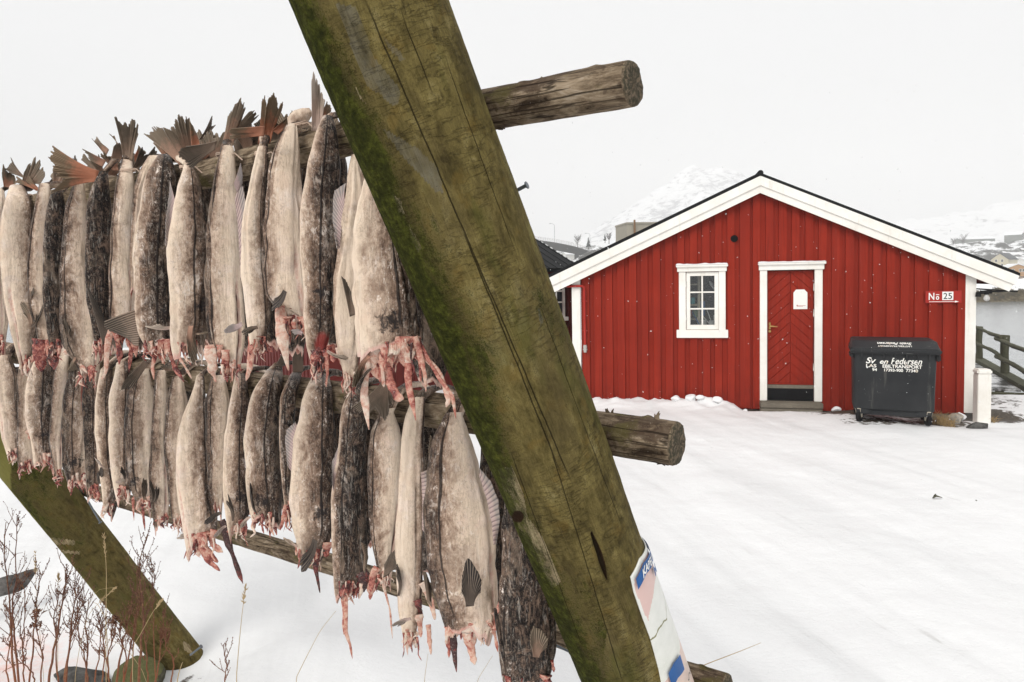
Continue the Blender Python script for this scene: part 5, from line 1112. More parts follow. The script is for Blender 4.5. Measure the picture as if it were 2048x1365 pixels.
def blade(par, x0, y0, x1, y1, w_, depth, hue, name='pectoral_fin', bend=.0, seed=0):
    d = np.array([x1 - x0, y1 - y0], float); L_ = np.linalg.norm(d); s = np.array([-d[1], d[0]]) / L_; e = np.array([x1, y1], float); b0 = np.array([x0, y0], float)
    base = [b0 - s * w_ * .22, b0 + s * w_ * .22]; free = [b0 + d * .55 - s * w_ * .5, b0 + d * .86 - s * w_ * .40, e - s * w_ * .08, e, b0 + d * .92 + s * w_ * .2, b0 + d * .7 + s * w_ * .42, b0 + d * .45 + s * w_ * .46]
    return fan(par, base, free, depth, hue, 12, .22, .02, name, .3, seed, bend + ((-1) ** seed) * .08)
def strip_geo(b, pts, wd, depth, fl, seed, flat=.22):
    rg = np.random.default_rng(seed); pts = np.array(pts, float); s = np.linspace(0, len(pts) - 1, 22); P_ = np.stack([np.interp(s, range(len(pts)), pts[:, i]) for i in (0, 1)], -1)
    P_[1:-1] = (P_[:-2] + 2 * P_[1:-1] + P_[2:]) / 4; u = s / s[-1]; wv = (1 - .62 * u) * (1 + .6 * vnoise(np.stack([u * 4, u * 0 + seed, u * 0], -1), 1, seed, 3)); wv[-3:] *= [.8, .55, .22]
    wd = wd * .84; D_ = depth + .006 * np.sin(u * 5 + seed); C_ = AT(P_[:, 0], P_[:, 1], D_); rad = wv * wd / 2 / F * depth
    sec = 12; a = np.linspace(0, 2 * np.pi, sec, endpoint=False); r_, cdir = vframe(C_[0]); T = np.gradient(P_, axis=0); T /= np.linalg.norm(T, axis=1)[:, None] + 1e-9
    G = np.zeros((22, sec, 3)); tw = rg.uniform(-1.6, 1.6)
    for i in range(22):
        sx = r_ * (-T[i][1] * -1) + np.array([0, 0, 1]) * (T[i][0]); sx = r_ * T[i][1] + np.array([0, 0, 1.]) * T[i][0]; an = a + tw * u[i]
        mod = 1 + .38 * vnoise(np.stack([np.cos(a) * 1.8, np.sin(a) * 1.8, a * 0 + u[i] * 9 + seed], -1), 1, seed, 3)
        G[i] = C_[i] + (rad[i] * mod * np.cos(an))[:, None] * sx + (rad[i] * flat * mod * np.sin(an))[:, None] * cdir
    b.grid(G, closev=True, fl=fl + .12 * np.sin(u * 4 + seed)[:, None] * np.ones(sec)); o = b.n - 22 * sec; b.f += [tuple(range(o, o + sec)), tuple(range(b.n - sec, b.n))[::-1]]; b.mi += [0, 0]
FIDX = [0]
def fish(rail, outline, D, tone, label, tails=(), fins=(), guts=(), off=None, frost=.6, blood=None, spot=None, defguts=5, gutlen=34, gfl=.4, group=None, neck=True, drop=None, back=False, fold=0., tn=False):
    tone -= .045; FIDX[0] += 1; seed = FIDX[0]; rg = np.random.default_rng(seed * 13 + 1); rr_ = RAIL[rail][2]
    ys_ = np.array([o[0] for o in outline], float); ls, rs_ = np.array([o[1] for o in outline], float), np.array([o[2] for o in outline], float)
    N_, NA = 70, 44; yy = np.linspace(ys_[0], ys_[-1], N_)
    def sm(v):
        x = np.interp(yy, ys_, v); tp = np.clip(1 - (yy - yy[0]) / 46., 0, 1) ** 1.5 * .22; x = x * (1 - tp) + np.interp(yy, ys_, (ls + rs_) / 2) * tp; x = x + (rs_ - ls).mean() * (.08 * vnoise(np.stack([yy / 42, yy * 0 + seed, yy * 0 + v[0]], -1), 1, seed, 3))
        for _ in range(3): x[1:-1] = (x[:-2] + 2 * x[1:-1] + x[2:]) / 4
        return x
    l_, r_ = sm(ls), sm(rs_); cx = (l_ + r_) / 2; hw = (r_ - l_) / 2; tv = np.linspace(0, 1, N_)
    off0 = off if off is not None else rr_ + .045
    C_ = np.zeros((N_, 3)); dep = np.zeros(N_)
    for i in range(N_):
        P_, t, n = plane_pt(rail, cx[i], yy[i], off0); rz = rail_z(rail, P_); dz = P_[2] - rz
        if not back and dz > -.02:
            f = math.sqrt(max(0, 1 - ((dz + .02) / (rr_ + .045)) ** 2)); P_, t, n = plane_pt(rail, cx[i], yy[i], off0 * f + .0)
        C_[i] = P_; dep[i] = t
    W_ = hw / F * dep * (1.04 if rail == 'top' else 1.09); RT, CT = vframe(C_[N_ // 2]); lean = rg.uniform(-.3, .3)
    # over the rail: peduncle carries on up and over to its twin on the far side
    pre = []; n = plane_pt(rail, cx[0], yy[0], 0)[2]; w0 = W_[0]
    if neck:
        rz = rail_z(rail, C_[0]); topz = rz + rr_ + .012
        c0 = C_[0]; reach = c0 @ n - (RAIL[rail][0] @ n)
        for f, zz_, wf in ((1.0, 0, 1), (.8, .35, .95), (.45, .8, .85), (.0, 1., .72), (-.6, .95, .6), (-1.1, .55, .55), (-1.5, -.1, .5), (-1.7, -1.2, .5)):
            q = c0 - n * reach * (1 - f) ; q = c0.copy(); q -= n * (max(reach, .03) * (1 - f)) ; q[2] = c0[2] + (max(topz, c0[2] + .006) - c0[2]) * zz_; pre.append((q, w0 * wf))
        pre = pre[1:][::-1]
    if tn:
        tb = np.array(tails[0][0], float); tm = tb.mean(0); tw_ = np.linalg.norm(tb[1] - tb[0]) / 2; pre = []
        up_ = np.array(tails[0][1], float).mean(0); ext = tm + (up_ - tm) * .12
        for f in (1.0, .8, .6, .4, .2):
            xx, yy_ = np.array([cx[0], yy[0]]) * (1 - f) + ext * f; d0 = dep[0] - (dep[0] - plane_pt(rail, tm[0], tm[1], .02 + (tails[0][3] if len(tails[0]) > 3 else 0))[1]) * f; pre.append((AT(xx, yy_, d0), ((hw[0] * (1 - f) + tw_ * .9 * f) * (1 - .18 * math.sin(f * 3.14))) / F * d0))
    CC = np.concatenate([np.array([p[0] for p in pre]).reshape(-1, 3), C_]); WW = np.concatenate([[min(p[1], .05) for p in pre], W_]); npre = len(pre)
    VV = np.concatenate([np.zeros(npre), tv]); a = np.linspace(-np.pi, np.pi, NA, endpoint=False)   # 0 faces the camera, + to the right
    G = np.zeros((len(CC), NA, 3)); Q = np.zeros((len(CC), NA)); SL_ = np.zeros((len(CC), NA)); T = np.gradient(CC, axis=0); T /= np.linalg.norm(T, axis=1)[:, None] + 1e-9
    CRS = [(rg.uniform(-1.4, 1.4), rg.uniform(.06, .2), rg.uniform(.08, .27), rg.uniform(.05, 1.1)) for _ in range(8)]
    for i, (c, w_, v) in enumerate(zip(CC, WW, VV)):
        up = np.cross(RT, T[i]); up /= np.linalg.norm(up) + 1e-9; up = up if (up @ CT > 0 or i < npre) else -up
        if i < npre and (T[i] @ np.array([0, 0, -1])) < -.2 and up @ n > 0: pass
        dr = .52 if w_ > .03 else .72; dr = dr * min(1, .058 / max(w_ * dr, 1e-6) ) if w_ * dr > .058 else dr
        bell = np.ones(NA); ba = (a - D - np.pi + np.pi) % (2 * np.pi) - np.pi
        sv = float(smooth(np.array(v), .45, .75)) * (1 + .3 * math.sin(v * 31 + seed)) * (.15, .55, 1.)[seed % 3]; SL_[i] = np.clip(np.exp(-(ba / (.10 + .06 * v)) ** 2) * sv, 0, 1)
        bell -= .30 * np.exp(-(ba / .15) ** 2) * sv; bell += .05 * np.exp(-((abs(ba) - .30) / .14) ** 2) * sv
        for cr_a, cr_w, cr_d, cr_v in CRS: bell -= cr_d * np.exp(-(((a - cr_a - .35 * math.sin(v * 4 + cr_v * 9) + np.pi) % (2 * np.pi) - np.pi) / cr_w) ** 2) * math.exp(-((v - cr_v) / .33) ** 2)
        bell += .035 * vnoise(np.stack([np.cos(a) * 4.5, np.sin(a) * 4.5, a * 0 + v * 2.2 + seed], -1), 1.6, seed + 5, 2) + .05 * vnoise(np.stack([np.cos(a) * .8, np.sin(a) * .8, a * 0 + v * 6 + seed], -1), 1.5, seed, 3) + .022 * vnoise(np.stack([np.cos(a) * 3, np.sin(a) * 3, a * 0 + v * 22], -1), 1.5, seed, 3)
        ca, sa_ = np.cos(a), np.sin(a); pw = .88
        x = np.sign(sa_) * abs(sa_) ** pw * w_ * bell; y = np.sign(ca) * abs(ca) ** .72 * w_ * dr * (1 - .3 * v) * bell
        # a touch of roundness lost: flattened flanks, ridge along the back
        da = (a - D + np.pi) % (2 * np.pi) - np.pi; Q[i] = abs(da) / np.pi
        G[i] = c + x[:, None] * RT + y[:, None] * up
    rag = (np.clip((VV - .84) / .16, 0, 1) ** 1.4)[:, None]; lobe = (abs(np.sin(a)) ** 2 * (.75 + .5 * np.sign(np.sin(a)) * (1 if seed % 2 else -1)) - .25) * min(26, (r_[-8] - l_[-8]) * .8) * (0 if back else 1); dn = lobe / 22 + vnoise(np.stack([np.cos(a) * 2, np.sin(a) * 2, a * 0 + seed], -1), 1.1, seed, 3); mpp = dep[-1] / F
    G[..., 2] -= rag * ((dn * 22 + (0 if drop is None else drop[1] * np.cos(a - drop[0]))) * mpp)[None]
    root = thing('cod', label, 'fish', CC[npre] if npre else CC[0], group=group)
    if spot is not None: sx, sy, sr = spot; pr = proj(G); blot = np.clip(1.25 - np.hypot(pr[..., 0] - sx, (pr[..., 1] - sy)) / sr, 0, 1) * (np.cos(a) > -.1)
    else: blot = 0 * Q
    bld = 0 * Q
    if blood is not None:
        pr = proj(G); bld = np.clip(1.3 - np.hypot((pr[..., 0] - blood[0]) / blood[2], (pr[..., 1] - blood[1]) / blood[3]), 0, 1)
    rim = np.clip((VV - .955) / .045, 0, 1)[:, None] * np.ones(NA)
    b = MB(); b.grid(G, closev=True, flip=True, q=Q, v=VV[:, None] * np.ones(NA), slit=SL_, tone=tone, rim=rim, sc=frost, blot=blot, blood=bld)
    if npre: b.f += [tuple(range(NA))]; b.mi += [0]
    body = b.build('body', M['skin'], root)
    # hollow neck: an inner wall of raw flesh running up from the cut
    b = MB(); K_ = 10; I_ = np.zeros((K_, NA, 3)); ctr = G[-1].mean(0)
    for j in range(K_):
        src = G[-1 - int(j * .8)]; c = src.mean(0); f = .985 - .05 * min(j, 3) - .03 * j; I_[j] = c + (src - c) * f + [0, 0, .001 * j]
    b.grid(I_, closev=True, fl=(gfl + .1 + np.linspace(-.25, .45, K_))[:, None] * np.ones(NA)); b.f += [tuple(range((K_ - 1) * NA, K_ * NA))]; b.mi += [0]
    flesh = b.build('cut_flesh', M['flesh'], root)
    db = dep[-1] - .012; bw = (r_[-6] - l_[-6]); bx = cx[-4]; by = yy[-2]
    sc_ = dep.mean()
    def gut(pts, wd, fl, dd=0): 
        if pts[0][1] > by - 10: pts = [(min(max(pts[0][0], bx - bw * .45), bx + bw * .45), by - 16)] + list(pts)
        g_ = MB(); strip_geo(g_, pts, wd, db + dd, fl, int(rg.integers(1, 9999))); return g_.build('flesh_strip', M['flesh'], flesh)
    for i in range(min(defguts, 3)):
        x = bx + bw * rg.uniform(-.3, .3); w2 = bw * rg.uniform(.25, .45); L_ = gutlen * rg.uniform(.4, .9); m_ = 7; fx = np.linspace(-w2 / 2, w2 / 2, m_) * rg.uniform(.4, 1.0) + rg.uniform(-6, 6); fy = by + L_ * (.45 + .55 * rg.random(m_))
        fan(flesh, [(x - w2 / 2, by - 12), (x, by - 16), (x + w2 / 2, by - 12)], [(x + fx[q], fy[q]) for q in range(m_)], db + rg.uniform(-.01, .03), gfl + rg.uniform(-.35, .25), 10, .2, .012, 'flesh_flap', .3, seed + i, 0, 'flesh', .0035)
    if not back and defguts:
        for q_ in range(2):
            g_ = MB()
            for i in range(6):
                x = bx + bw * rg.uniform(-.5, .5); y0 = by - rg.uniform(0, 14); L_ = gutlen * rg.uniform(.35, 1.3); strip_geo(g_, [(x, y0), (x + rg.uniform(-5, 5), y0 + L_ * .4), (x + rg.uniform(-8, 8), y0 + L_ * .75), (x + rg.uniform(-10, 10), y0 + L_)], rg.uniform(2.5, 7), db + rg.uniform(-.02, .03), gfl + (-.3, .3)[q_] + rg.uniform(-.1, .1), int(rg.integers(1, 9999)), .6)
            g_.build('flesh_threads', M['flesh'], flesh)
    for i in range(defguts):
        x = bx + bw * rg.uniform(-.45, .45); y0 = by - rg.uniform(4, 16); L_ = gutlen * rg.uniform(.45, 1.25); gut([(x, y0), (x + rg.uniform(-5, 5), y0 + L_ * .5), (x + rg.uniform(-9, 9), y0 + L_)], bw * rg.uniform(.12, .28), gfl + rg.uniform(-.3, .3), rg.uniform(-.01, .035))
    for g_ in guts: gut(*g_)
    for f_ in fins:
        kind = f_[0]
        if kind == 'b': _, x0, y0, x1, y1, w_, hue = f_[:7]; P_, t, _n = plane_pt(rail, x0, y0, off0 + .02); jw = int(np.argmin(abs(yy - y0))); blade(root, x0, y0, x1, y1, w_, t - max(.012, (W_[jw] * .50 if abs(x0 - cx[jw]) < hw[jw] * .8 else .012)) - .006, hue, 'pectoral_fin', f_[7] if len(f_) > 7 else 0, seed)
        elif kind == 'f': _, base, free, hue = f_[:4]; P_, t, _n = plane_pt(rail, base[0][0], base[0][1], off0 + .02); t = t - (W_.max() * .5 + .006 if len(f_) > 4 else 0); fan(root, base, free, t, hue, 16, .04 if len(f_) > 4 else .12, .015, f_[4] if len(f_) > 4 else 'anal_fin', .0 if len(f_) > 4 else .15, seed)
    for j, t_ in enumerate(tails):
        base, free, hue = t_[:3]; dz = t_[3] if len(t_) > 3 else 0; P_, t, _n = plane_pt(rail, np.mean([q[0] for q in base]), np.mean([q[1] for q in base]), .02 + dz)
        fan(root, base, free, t, hue, t_[4] if len(t_) > 4 else 24, .11, .03, 'tail_fin', .16, seed + j)
    return root, (C_, W_, RT, dep)
def twine(root, rail, x, y, w_, tilt=0., off=.05, tail=True):
    P_, t, n = plane_pt(rail, x, y, off); RT, CT = vframe(P_); r_ = w_ / 2 / F * t; b = MB()
    for k_ in range(2):
        a = np.linspace(0, 2 * np.pi, 28); pts = [P_ + RT * math.cos(q) * r_ * 1.06 + CT * math.sin(q) * r_ * .85 + np.array([0, 0, 1]) * (tilt * math.cos(q) * r_ + .004 * k_ + .0015 * math.sin(3 * q)) for q in a]; b.tube(pts, .0019, 6)
    if tail: e = P_ + CT * r_ * .9 + RT * r_ * .5; b.tube([e, e + RT * .012 + CT * .006 + [0, 0, .004], e + RT * .03 + [0, 0, -.012]], .0017, 6)
    b.build('twine', M['twine'], root)
GT, GM = 'headless cod hanging in the upper row', 'headless cod hanging in the lower row'
def top_(o, D, tone, label, **kw): return fish('top', o, R(D), tone, label, group=GT, **kw)
def mid_(o, D, tone, label, **kw): return fish('mid', o, R(D), tone, label, group=GM, **kw)
# ---- upper row, from the left edge to the big log
f, _ = top_([(382, -14, 8), (430, -20, 10), (500, -24, 12), (580, -22, 12), (650, -14, 12), (690, -8, 8)], -160, .0, 'pinkish cod cut by the left edge, leftmost of the upper row', tn=True, tails=[([(8, 378), (25, 380)], [(2, 345), (6, 325), (12, 340), (30, 350), (36, 365)], .5)])
f, _ = top_([(378, 18, 48), (400, 13, 57), (450, 8, 58), (520, 6, 57), (600, 14, 60), (655, 25, 70), (700, 35, 60), (730, 43, 52)], 142, .05, 'smooth tan cod, second from the left edge in the upper row', tn=True, tails=[([(36, 385), (62, 376)], [(48, 345), (58, 322), (73, 307), (74, 324), (83, 313), (90, 330), (93, 350), (80, 372)], .25), ([(45, 350), (50, 358)], [(20, 312), (24, 325), (5, 337), (12, 345)], .2, -.05, 10)], fins=[('b', 62, 650, 43, 598, 16, .25), ('b', 64, 655, 90, 605, 10, .05)], defguts=3, gfl=.35)
twine(f, 'top', 48, 392, 22)
f, _ = top_([(372, 78, 100), (400, 74, 99), (460, 64, 94), (520, 58, 92), (570, 60, 93), (620, 66, 96), (660, 76, 102), (700, 84, 108)], -140, .05, 'narrow pale cod with dark red guts, below the ragged horizontal tail', guts=[([(88, 680), (80, 715), (84, 745)], 34, .75), ([(110, 685), (112, 715), (108, 740)], 22, .8), ([(72, 700), (66, 725)], 14, .4), ([(100, 690), (104, 735)], 20, .6)], fins=[('b', 60, 600, 68, 572, 9, .1)], defguts=4, gfl=.7)
f, _ = top_([(385, 102, 128), (430, 95, 127), (500, 88, 125), (600, 90, 124), (660, 97, 123), (698, 106, 122)], 15, -.12, 'dark olive-backed slim cod, fourth from the left in the upper row', defguts=3, gfl=.75, frost=.25)
f, _ = top_([(362, 148, 168), (400, 138, 170), (450, 131, 173), (520, 126, 174), (580, 126, 180), (640, 127, 190), (690, 132, 193), (722, 152, 190), (752, 172, 186)], -122, .06, 'broad cream cod beneath the big red-brown tail pointing left', tails=[([(198, 342), (192, 364)], [(102, 289), (96, 296), (90, 310), (96, 318), (100, 332), (97, 342), (110, 352), (118, 366), (88, 394)], .6, .07, 34)], fins=[('b', 143, 682, 127, 630, 14, .1), ('b', 150, 715, 140, 738, 8, .3)], guts=[([(130, 700), (150, 715), (175, 748)], 12, .1)], defguts=4, gfl=.35)
f, _ = top_([(346, 198, 218), (380, 184, 217), (430, 177, 218), (500, 174, 219), (600, 176, 219), (650, 186, 214), (695, 193, 206)], 25, -.22, 'almost black wet cod with a thick brown tail stalk', tn=True, tails=[([(222, 318), (240, 325)], [(228, 290), (240, 284), (254, 292)], .3, .02, 14), ([(212, 322), (205, 334)], [(159, 295), (165, 300), (180, 322)], .45, .02, 10), ([(212, 312), (218, 300)], [(180, 273), (186, 281), (192, 271), (199, 286)], .4, 0, 10), ([(243, 298), (236, 310)], [(216, 266), (228, 270), (234, 285)], .55, -.02, 12)], fins=[('f', [(206, 690), (218, 678)], [(168, 556), (172, 565), (188, 595), (204, 625), (213, 650)], .02, 'pectoral_fin')], guts=[([(200, 690), (203, 722)], 13, .45), ([(212, 680), (222, 712)], 12, .5)], defguts=2, frost=.15)
f, _ = top_([(322, 242, 266), (360, 236, 265), (420, 228, 264), (480, 223, 263), (540, 221, 263), (600, 221, 270), (640, 222, 272), (668, 232, 266)], -140, .08, 'pale cod tied with a knot under an upright grey-brown tail fan', tn=True, tails=[([(247, 322), (265, 322)], [(226, 225), (231, 229), (236, 240), (244, 244), (250, 240), (256, 246), (262, 238), (272, 236), (277, 246), (277, 268)], .2, .03, 34), ([(268, 312), (270, 325)], [(277, 290), (287, 300), (293, 303), (297, 318)], .55, -.03, 12)], fins=[('f', [(276, 618), (280, 650), (278, 692)], [(204, 645), (206, 652), (215, 662), (262, 680)], .1, 'pectoral_fin')], guts=[([(232, 668), (240, 705), (238, 730)], 22, .65), ([(252, 668), (262, 700), (258, 745)], 14, .7), ([(268, 670), (272, 715)], 24, .5), ([(215, 690), (212, 745), (203, 760)], 14, .3)], defguts=4, gfl=.6)
twine(f, 'top', 256, 342, 24, .1, .075)
f, _ = top_([(318, 294, 326), (340, 282, 310), (370, 273, 296), (420, 266, 288), (500, 261, 281), (580, 261, 276)], -165, .05, 'very thin pale cod arching over the rail beside the dark cod', defguts=0)
f, _ = top_([(316, 316, 346), (345, 298, 350), (400, 286, 351), (460, 278, 350), (530, 271, 348), (600, 274, 346), (660, 281, 345), (700, 302, 343)], 82, -.12, 'wide dark brown cod with a black seam down its middle', spot=(328, 628, 26), fins=[('b', 345, 655, 284, 652, 11, .95)], guts=[([(312, 700), (305, 735), (308, 760)], 14, .45), ([(345, 700), (365, 725), (384, 758)], 14, .35), ([(340, 710), (352, 740), (368, 765)], 18, .6), ([(330, 700), (325, 728)], 18, .25)], defguts=5, gfl=.45, frost=.75)
f, _ = top_([(332, 364, 386), (365, 358, 398), (420, 351, 410), (480, 340, 414), (540, 338, 413), (600, 342, 412), (660, 345, 412), (698, 352, 404)], 92, .13, 'silvery cod with two broad tail lobes spread to the left', tn=True, tails=[([(360, 332), (378, 318)], [(286, 267), (294, 262), (302, 250), (318, 249), (340, 256), (352, 268)], .35, .05, 34), ([(370, 322), (390, 302)], [(338, 252), (347, 238), (357, 223), (366, 227), (378, 232), (382, 248)], .3, .02, 30), ([(385, 302), (400, 292)], [(378, 232), (382, 242), (390, 262)], .6, .03, 10)], fins=[('f', [(352, 405), (346, 450), (342, 510)], [(340, 360), (331, 440), (329, 490)], .82), ('b', 382, 652, 388, 742, 22, .4), ('b', 392, 668, 421, 665, 6, .2)], spot=(405, 612, 26), guts=[([(362, 690), (352, 720)], 22, .45)], defguts=4, gfl=.4)
twine(f, 'top', 374, 338, 24, -.1, .07)
f, _ = top_([(298, 438, 468), (340, 432, 469), (400, 424, 475), (470, 416, 480), (560, 413, 480), (640, 416, 487), (690, 425, 486), (742, 462, 474)], -133, .10, 'cream cod with a thin brown seam at its left edge, tail leaning right', tn=True, tails=[([(442, 300), (464, 292)], [(456, 232), (470, 205), (484, 189), (490, 200), (492, 214), (483, 240)], .4, .03, 30), ([(456, 272), (462, 288)], [(500, 222), (514, 217), (521, 228), (508, 242)], .25, .02, 16), ([(434, 282), (430, 300)], [(351, 295), (356, 316), (372, 334), (382, 341)], .12, .09, 18), ([(398, 280), (408, 278)], [(412, 262), (426, 227), (425, 250), (434, 248), (418, 268)], .1, -.04, 10)], fins=[('b', 484, 648, 445, 665, 17, .82), ('f', [(470, 400), (476, 450), (480, 520), (481, 560)], [(484, 340), (492, 410), (490, 480), (484, 560)], .82), ('f', [(468, 368), (474, 385)], [(482, 325), (487, 350), (486, 372)], .8)], guts=[([(440, 690), (438, 728)], 12, .5), ([(452, 700), (450, 740), (455, 765)], 18, .5), ([(420, 690), (425, 740), (432, 765)], 26, .25)], defguts=4, gfl=.4)
twine(f, 'top', 451, 312, 32, 0, .08)
f, _ = top_([(296, 516, 538), (340, 506, 534), (400, 493, 528), (460, 484, 528), (520, 484, 532), (580, 488, 536), (640, 496, 539), (695, 505, 528)], 112, .14, 'beige cod under the upright red-based tail with ragged prongs', tn=True, tails=[([(516, 288), (540, 288)], [(524, 200), (530, 188), (534, 205), (540, 183), (548, 184), (556, 195), (567, 200), (566, 215)], .6, .04, 34), ([(530, 253), (528, 272)], [(457, 258), (452, 265), (458, 279)], .55, .07, 16), ([(545, 262), (556, 270)], [(562, 245), (586, 226), (584, 240), (575, 252)], .55, .02, 14)], fins=[('b', 515, 655, 476, 671, 15, .1)], guts=[([(505, 690), (500, 735), (492, 762)], 22, .35), ([(520, 680), (545, 705)], 18, .6)], defguts=4, gfl=.45)
twine(f, 'top', 525, 310, 26, 0, .08)
f, _ = top_([(254, 570, 600), (290, 556, 598), (340, 541, 598), (400, 533, 604), (470, 530, 608), (540, 531, 611), (590, 539, 613), (625, 560, 614), (655, 594, 613)], -145, .12, 'plump cream cod with a curled black fin at its lower left', fins=[('b', 570, 582, 541, 626, 20, .0)], guts=[([(560, 612), (566, 680), (577, 742)], 30, .22), ([(585, 630), (590, 665)], 16, .6), ([(600, 640), (612, 675)], 16, .4), ([(575, 640), (580, 690)], 20, .45)], defguts=3, gfl=.45, drop=(0, -8))
MBk = MB(); P_, t, n = plane_pt('top', 603, 236, .03); RT, CT = vframe(P_); MBk.tube([AT(588, 256, t), AT(590, 245, t), AT(600, 236, t), AT(612, 228, t), AT(622, 222, t)], [.014, .021, .022, .016, .008], 16, q=.75, tone=0, sc=.5); MBk.build('tail_stalk', M['skin'], f)
twine(f, 'top', 596, 252, 34, .3, .05)
f, _ = top_([(236, 643, 668), (262, 632, 674), (310, 621, 676), (370, 611, 678), (430, 605, 678), (500, 603, 677), (580, 611, 672), (640, 614, 668), (690, 616, 655), (735, 630, 646)], 78, -.04, 'mottled brown cod touching the log, dark red wound at its neck', tails=[([(624, 262), (644, 262)], [(623, 160), (627, 134), (634, 152), (641, 172), (650, 200)], .95, .03, 26), ([(636, 240), (648, 252)], [(655, 200), (664, 215), (668, 235)], .55, .02, 14)], spot=(640, 590, 20), blood=(645, 690, 22, 34), fins=[('b', 605, 668, 580, 660, 14, .8), ('b', 654, 702, 708, 724, 9, .98)], guts=[([(635, 695), (630, 735)], 34, .72), ([(650, 700), (655, 745), (652, 775)], 12, .55), ([(660, 690), (668, 725)], 22, .5), ([(675, 695), (690, 745)], 14, .3)], defguts=3, gfl=.6)
f, _ = top_([(330, 697, 726), (400, 690, 738), (450, 683, 742), (500, 678, 738), (560, 670, 735), (620, 667, 730), (690, 676, 722), (740, 685, 710), (766, 694, 704)], 165, .06, 'grey-finned cod half hidden behind the largest cod of the upper row', off=.07, fins=[('f', [(700, 634), (713, 629)], [(682, 550), (690, 557), (703, 585), (712, 610)], .1, 'pectoral_fin'), ('f', [(690, 400), (684, 450), (679, 500)], [(694, 365), (668, 375), (664, 400), (664, 450), (674, 500)], .82)], defguts=4, gfl=.4)
f, _ = top_([(300, 742, 772), (350, 730, 785), (410, 719, 795), (460, 713, 806), (530, 710, 818), (600, 710, 827), (650, 713, 832), (695, 722, 834)], 104, .06, 'largest cod of the upper row, against the log, with fanned salmon guts', off=.12, spot=(778, 642, 36), frost=.9, fins=[('b', 738, 712, 698, 786, 18, .45), ('b', 742, 738, 704, 788, 8, .05)], guts=[([(735, 730), (728, 790), (738, 860)], 26, .25), ([(752, 700), (742, 730), (760, 760)], 34, .2), ([(790, 705), (770, 735), (760, 765)], 40, .42), ([(818, 700), (815, 760), (832, 842)], 26, .46), ([(805, 698), (812, 735)], 40, .40), ([(838, 705), (842, 765)], 15, .4), ([(778, 760), (795, 795), (808, 798)], 30, .5), ([(850, 750), (852, 785)], 16, .42), ([(845, 712), (880, 745), (898, 800), (892, 815)], 20, .2), ([(880, 760), (905, 790), (912, 838)], 15, .5), ([(765, 745), (768, 775)], 18, .35)], defguts=6, gfl=.4, gutlen=60)
# ---- lower row
f, _ = mid_([(715, -10, 22), (770, -8, 31), (830, 0, 34), (880, 8, 38), (915, 20, 40)], 120, .1, 'speckled cod cut by the left edge, leftmost of the lower row', gutlen=22)
f, _ = mid_([(715, 42, 63), (770, 38, 61), (850, 37, 58), (900, 38, 66), (938, 41, 66)], -138, .0, 'slim tan cod with a round pink liver showing, second in the lower row', guts=[([(62, 860), (60, 880)], 22, .3)], gutlen=20)
f, _ = mid_([(718, 70, 103), (780, 60, 107), (840, 60, 106), (890, 68, 104), (925, 74, 104)], 80, .02, 'cod half pale half dark, split by a black seam, third in the lower row', spot=(90, 870, 12), gutlen=24)
f, _ = mid_([(700, 120, 136), (760, 109, 132), (830, 104, 126), (880, 101, 124), (930, 108, 122), (958, 115, 121)], -140, .05, 'thin wavy cream cod left of the cod with the red stain', gutlen=16, defguts=2)
f, _ = mid_([(738, 140, 173), (800, 132, 172), (870, 128, 170), (930, 131, 171), (965, 142, 170)], -90, .10, 'mottled cod with a red blood stain on its upper right side', blood=(168, 790, 9, 50), spot=(156, 925, 20), tails=[([(152, 712), (172, 714)], [(133, 744), (142, 746), (156, 741), (172, 744)], .3, .09, 14)], guts=[([(138, 940), (140, 985)], 12, .35)], gutlen=24)
f, _ = mid_([(728, 176, 200), (790, 168, 200), (860, 170, 198), (930, 173, 202), (985, 176, 196)], -75, .0, 'brown-grey speckled cod just right of the blood-stained one', spot=(181, 937, 14), gutlen=26)
f, _ = mid_([(738, 202, 226), (800, 195, 222), (860, 193, 225), (920, 199, 226), (965, 206, 233), (1005, 209, 232), (1022, 212, 222)], 85, .05, 'sagging speckled cod with a small black fin near its bottom', fins=[('b', 199, 968, 202, 930, 14, .0), ('b', 207, 935, 186, 912, 5, .9)], gutlen=22)
f, _ = mid_([(728, 232, 258), (790, 224, 262), (860, 222, 260), (920, 223, 258), (955, 228, 260), (990, 238, 258)], 95, .12, 'pale speckled cod with a slit on its right edge', fins=[('b', 250, 958, 240, 930, 10, .0), ('b', 232, 965, 254, 958, 9, .95)], tails=[([(288, 720), (297, 730)], [(262, 745), (241, 770), (240, 786), (252, 777), (262, 781), (272, 765)], .12, .12, 20)], gutlen=24)
f, _ = mid_([(742, 270, 296), (790, 259, 305), (860, 256, 305), (930, 258, 302), (980, 265, 300), (1012, 276, 297)], -108, .12, 'two-tone cod, dark left flank and grey right flank, mid left', fins=[('b', 290, 1000, 289, 948, 14, .15)], spot=(272, 962, 14), guts=[([(266, 1000), (268, 1042)], 8, .4), ([(285, 1012), (290, 1062)], 9, .72)], gutlen=26)
f, _ = mid_([(744, 312, 333), (800, 308, 333), (880, 305, 330), (940, 301, 335), (1000, 303, 335), (1046, 312, 332)], -135, .0, 'long beige cod with dark forked fins near its bottom', fins=[('b', 306, 1005, 304, 944, 14, .02), ('b', 310, 1005, 317, 958, 10, .02)], tails=[([(330, 742), (345, 742)], [(318, 735), (325, 730), (360, 735), (365, 745)], .25, .07, 12)], gutlen=22)
f, _ = mid_([(756, 346, 366), (800, 336, 370), (880, 333, 374), (940, 335, 370), (1000, 340, 365), (1048, 348, 367)], -135, .04, 'pale twisted cod tied with twine, left of the first large lower cod', fins=[('b', 382, 1068, 346, 1078, 12, .9)], gutlen=24)
twine(f, 'mid', 356, 762, 20, .2, .07)
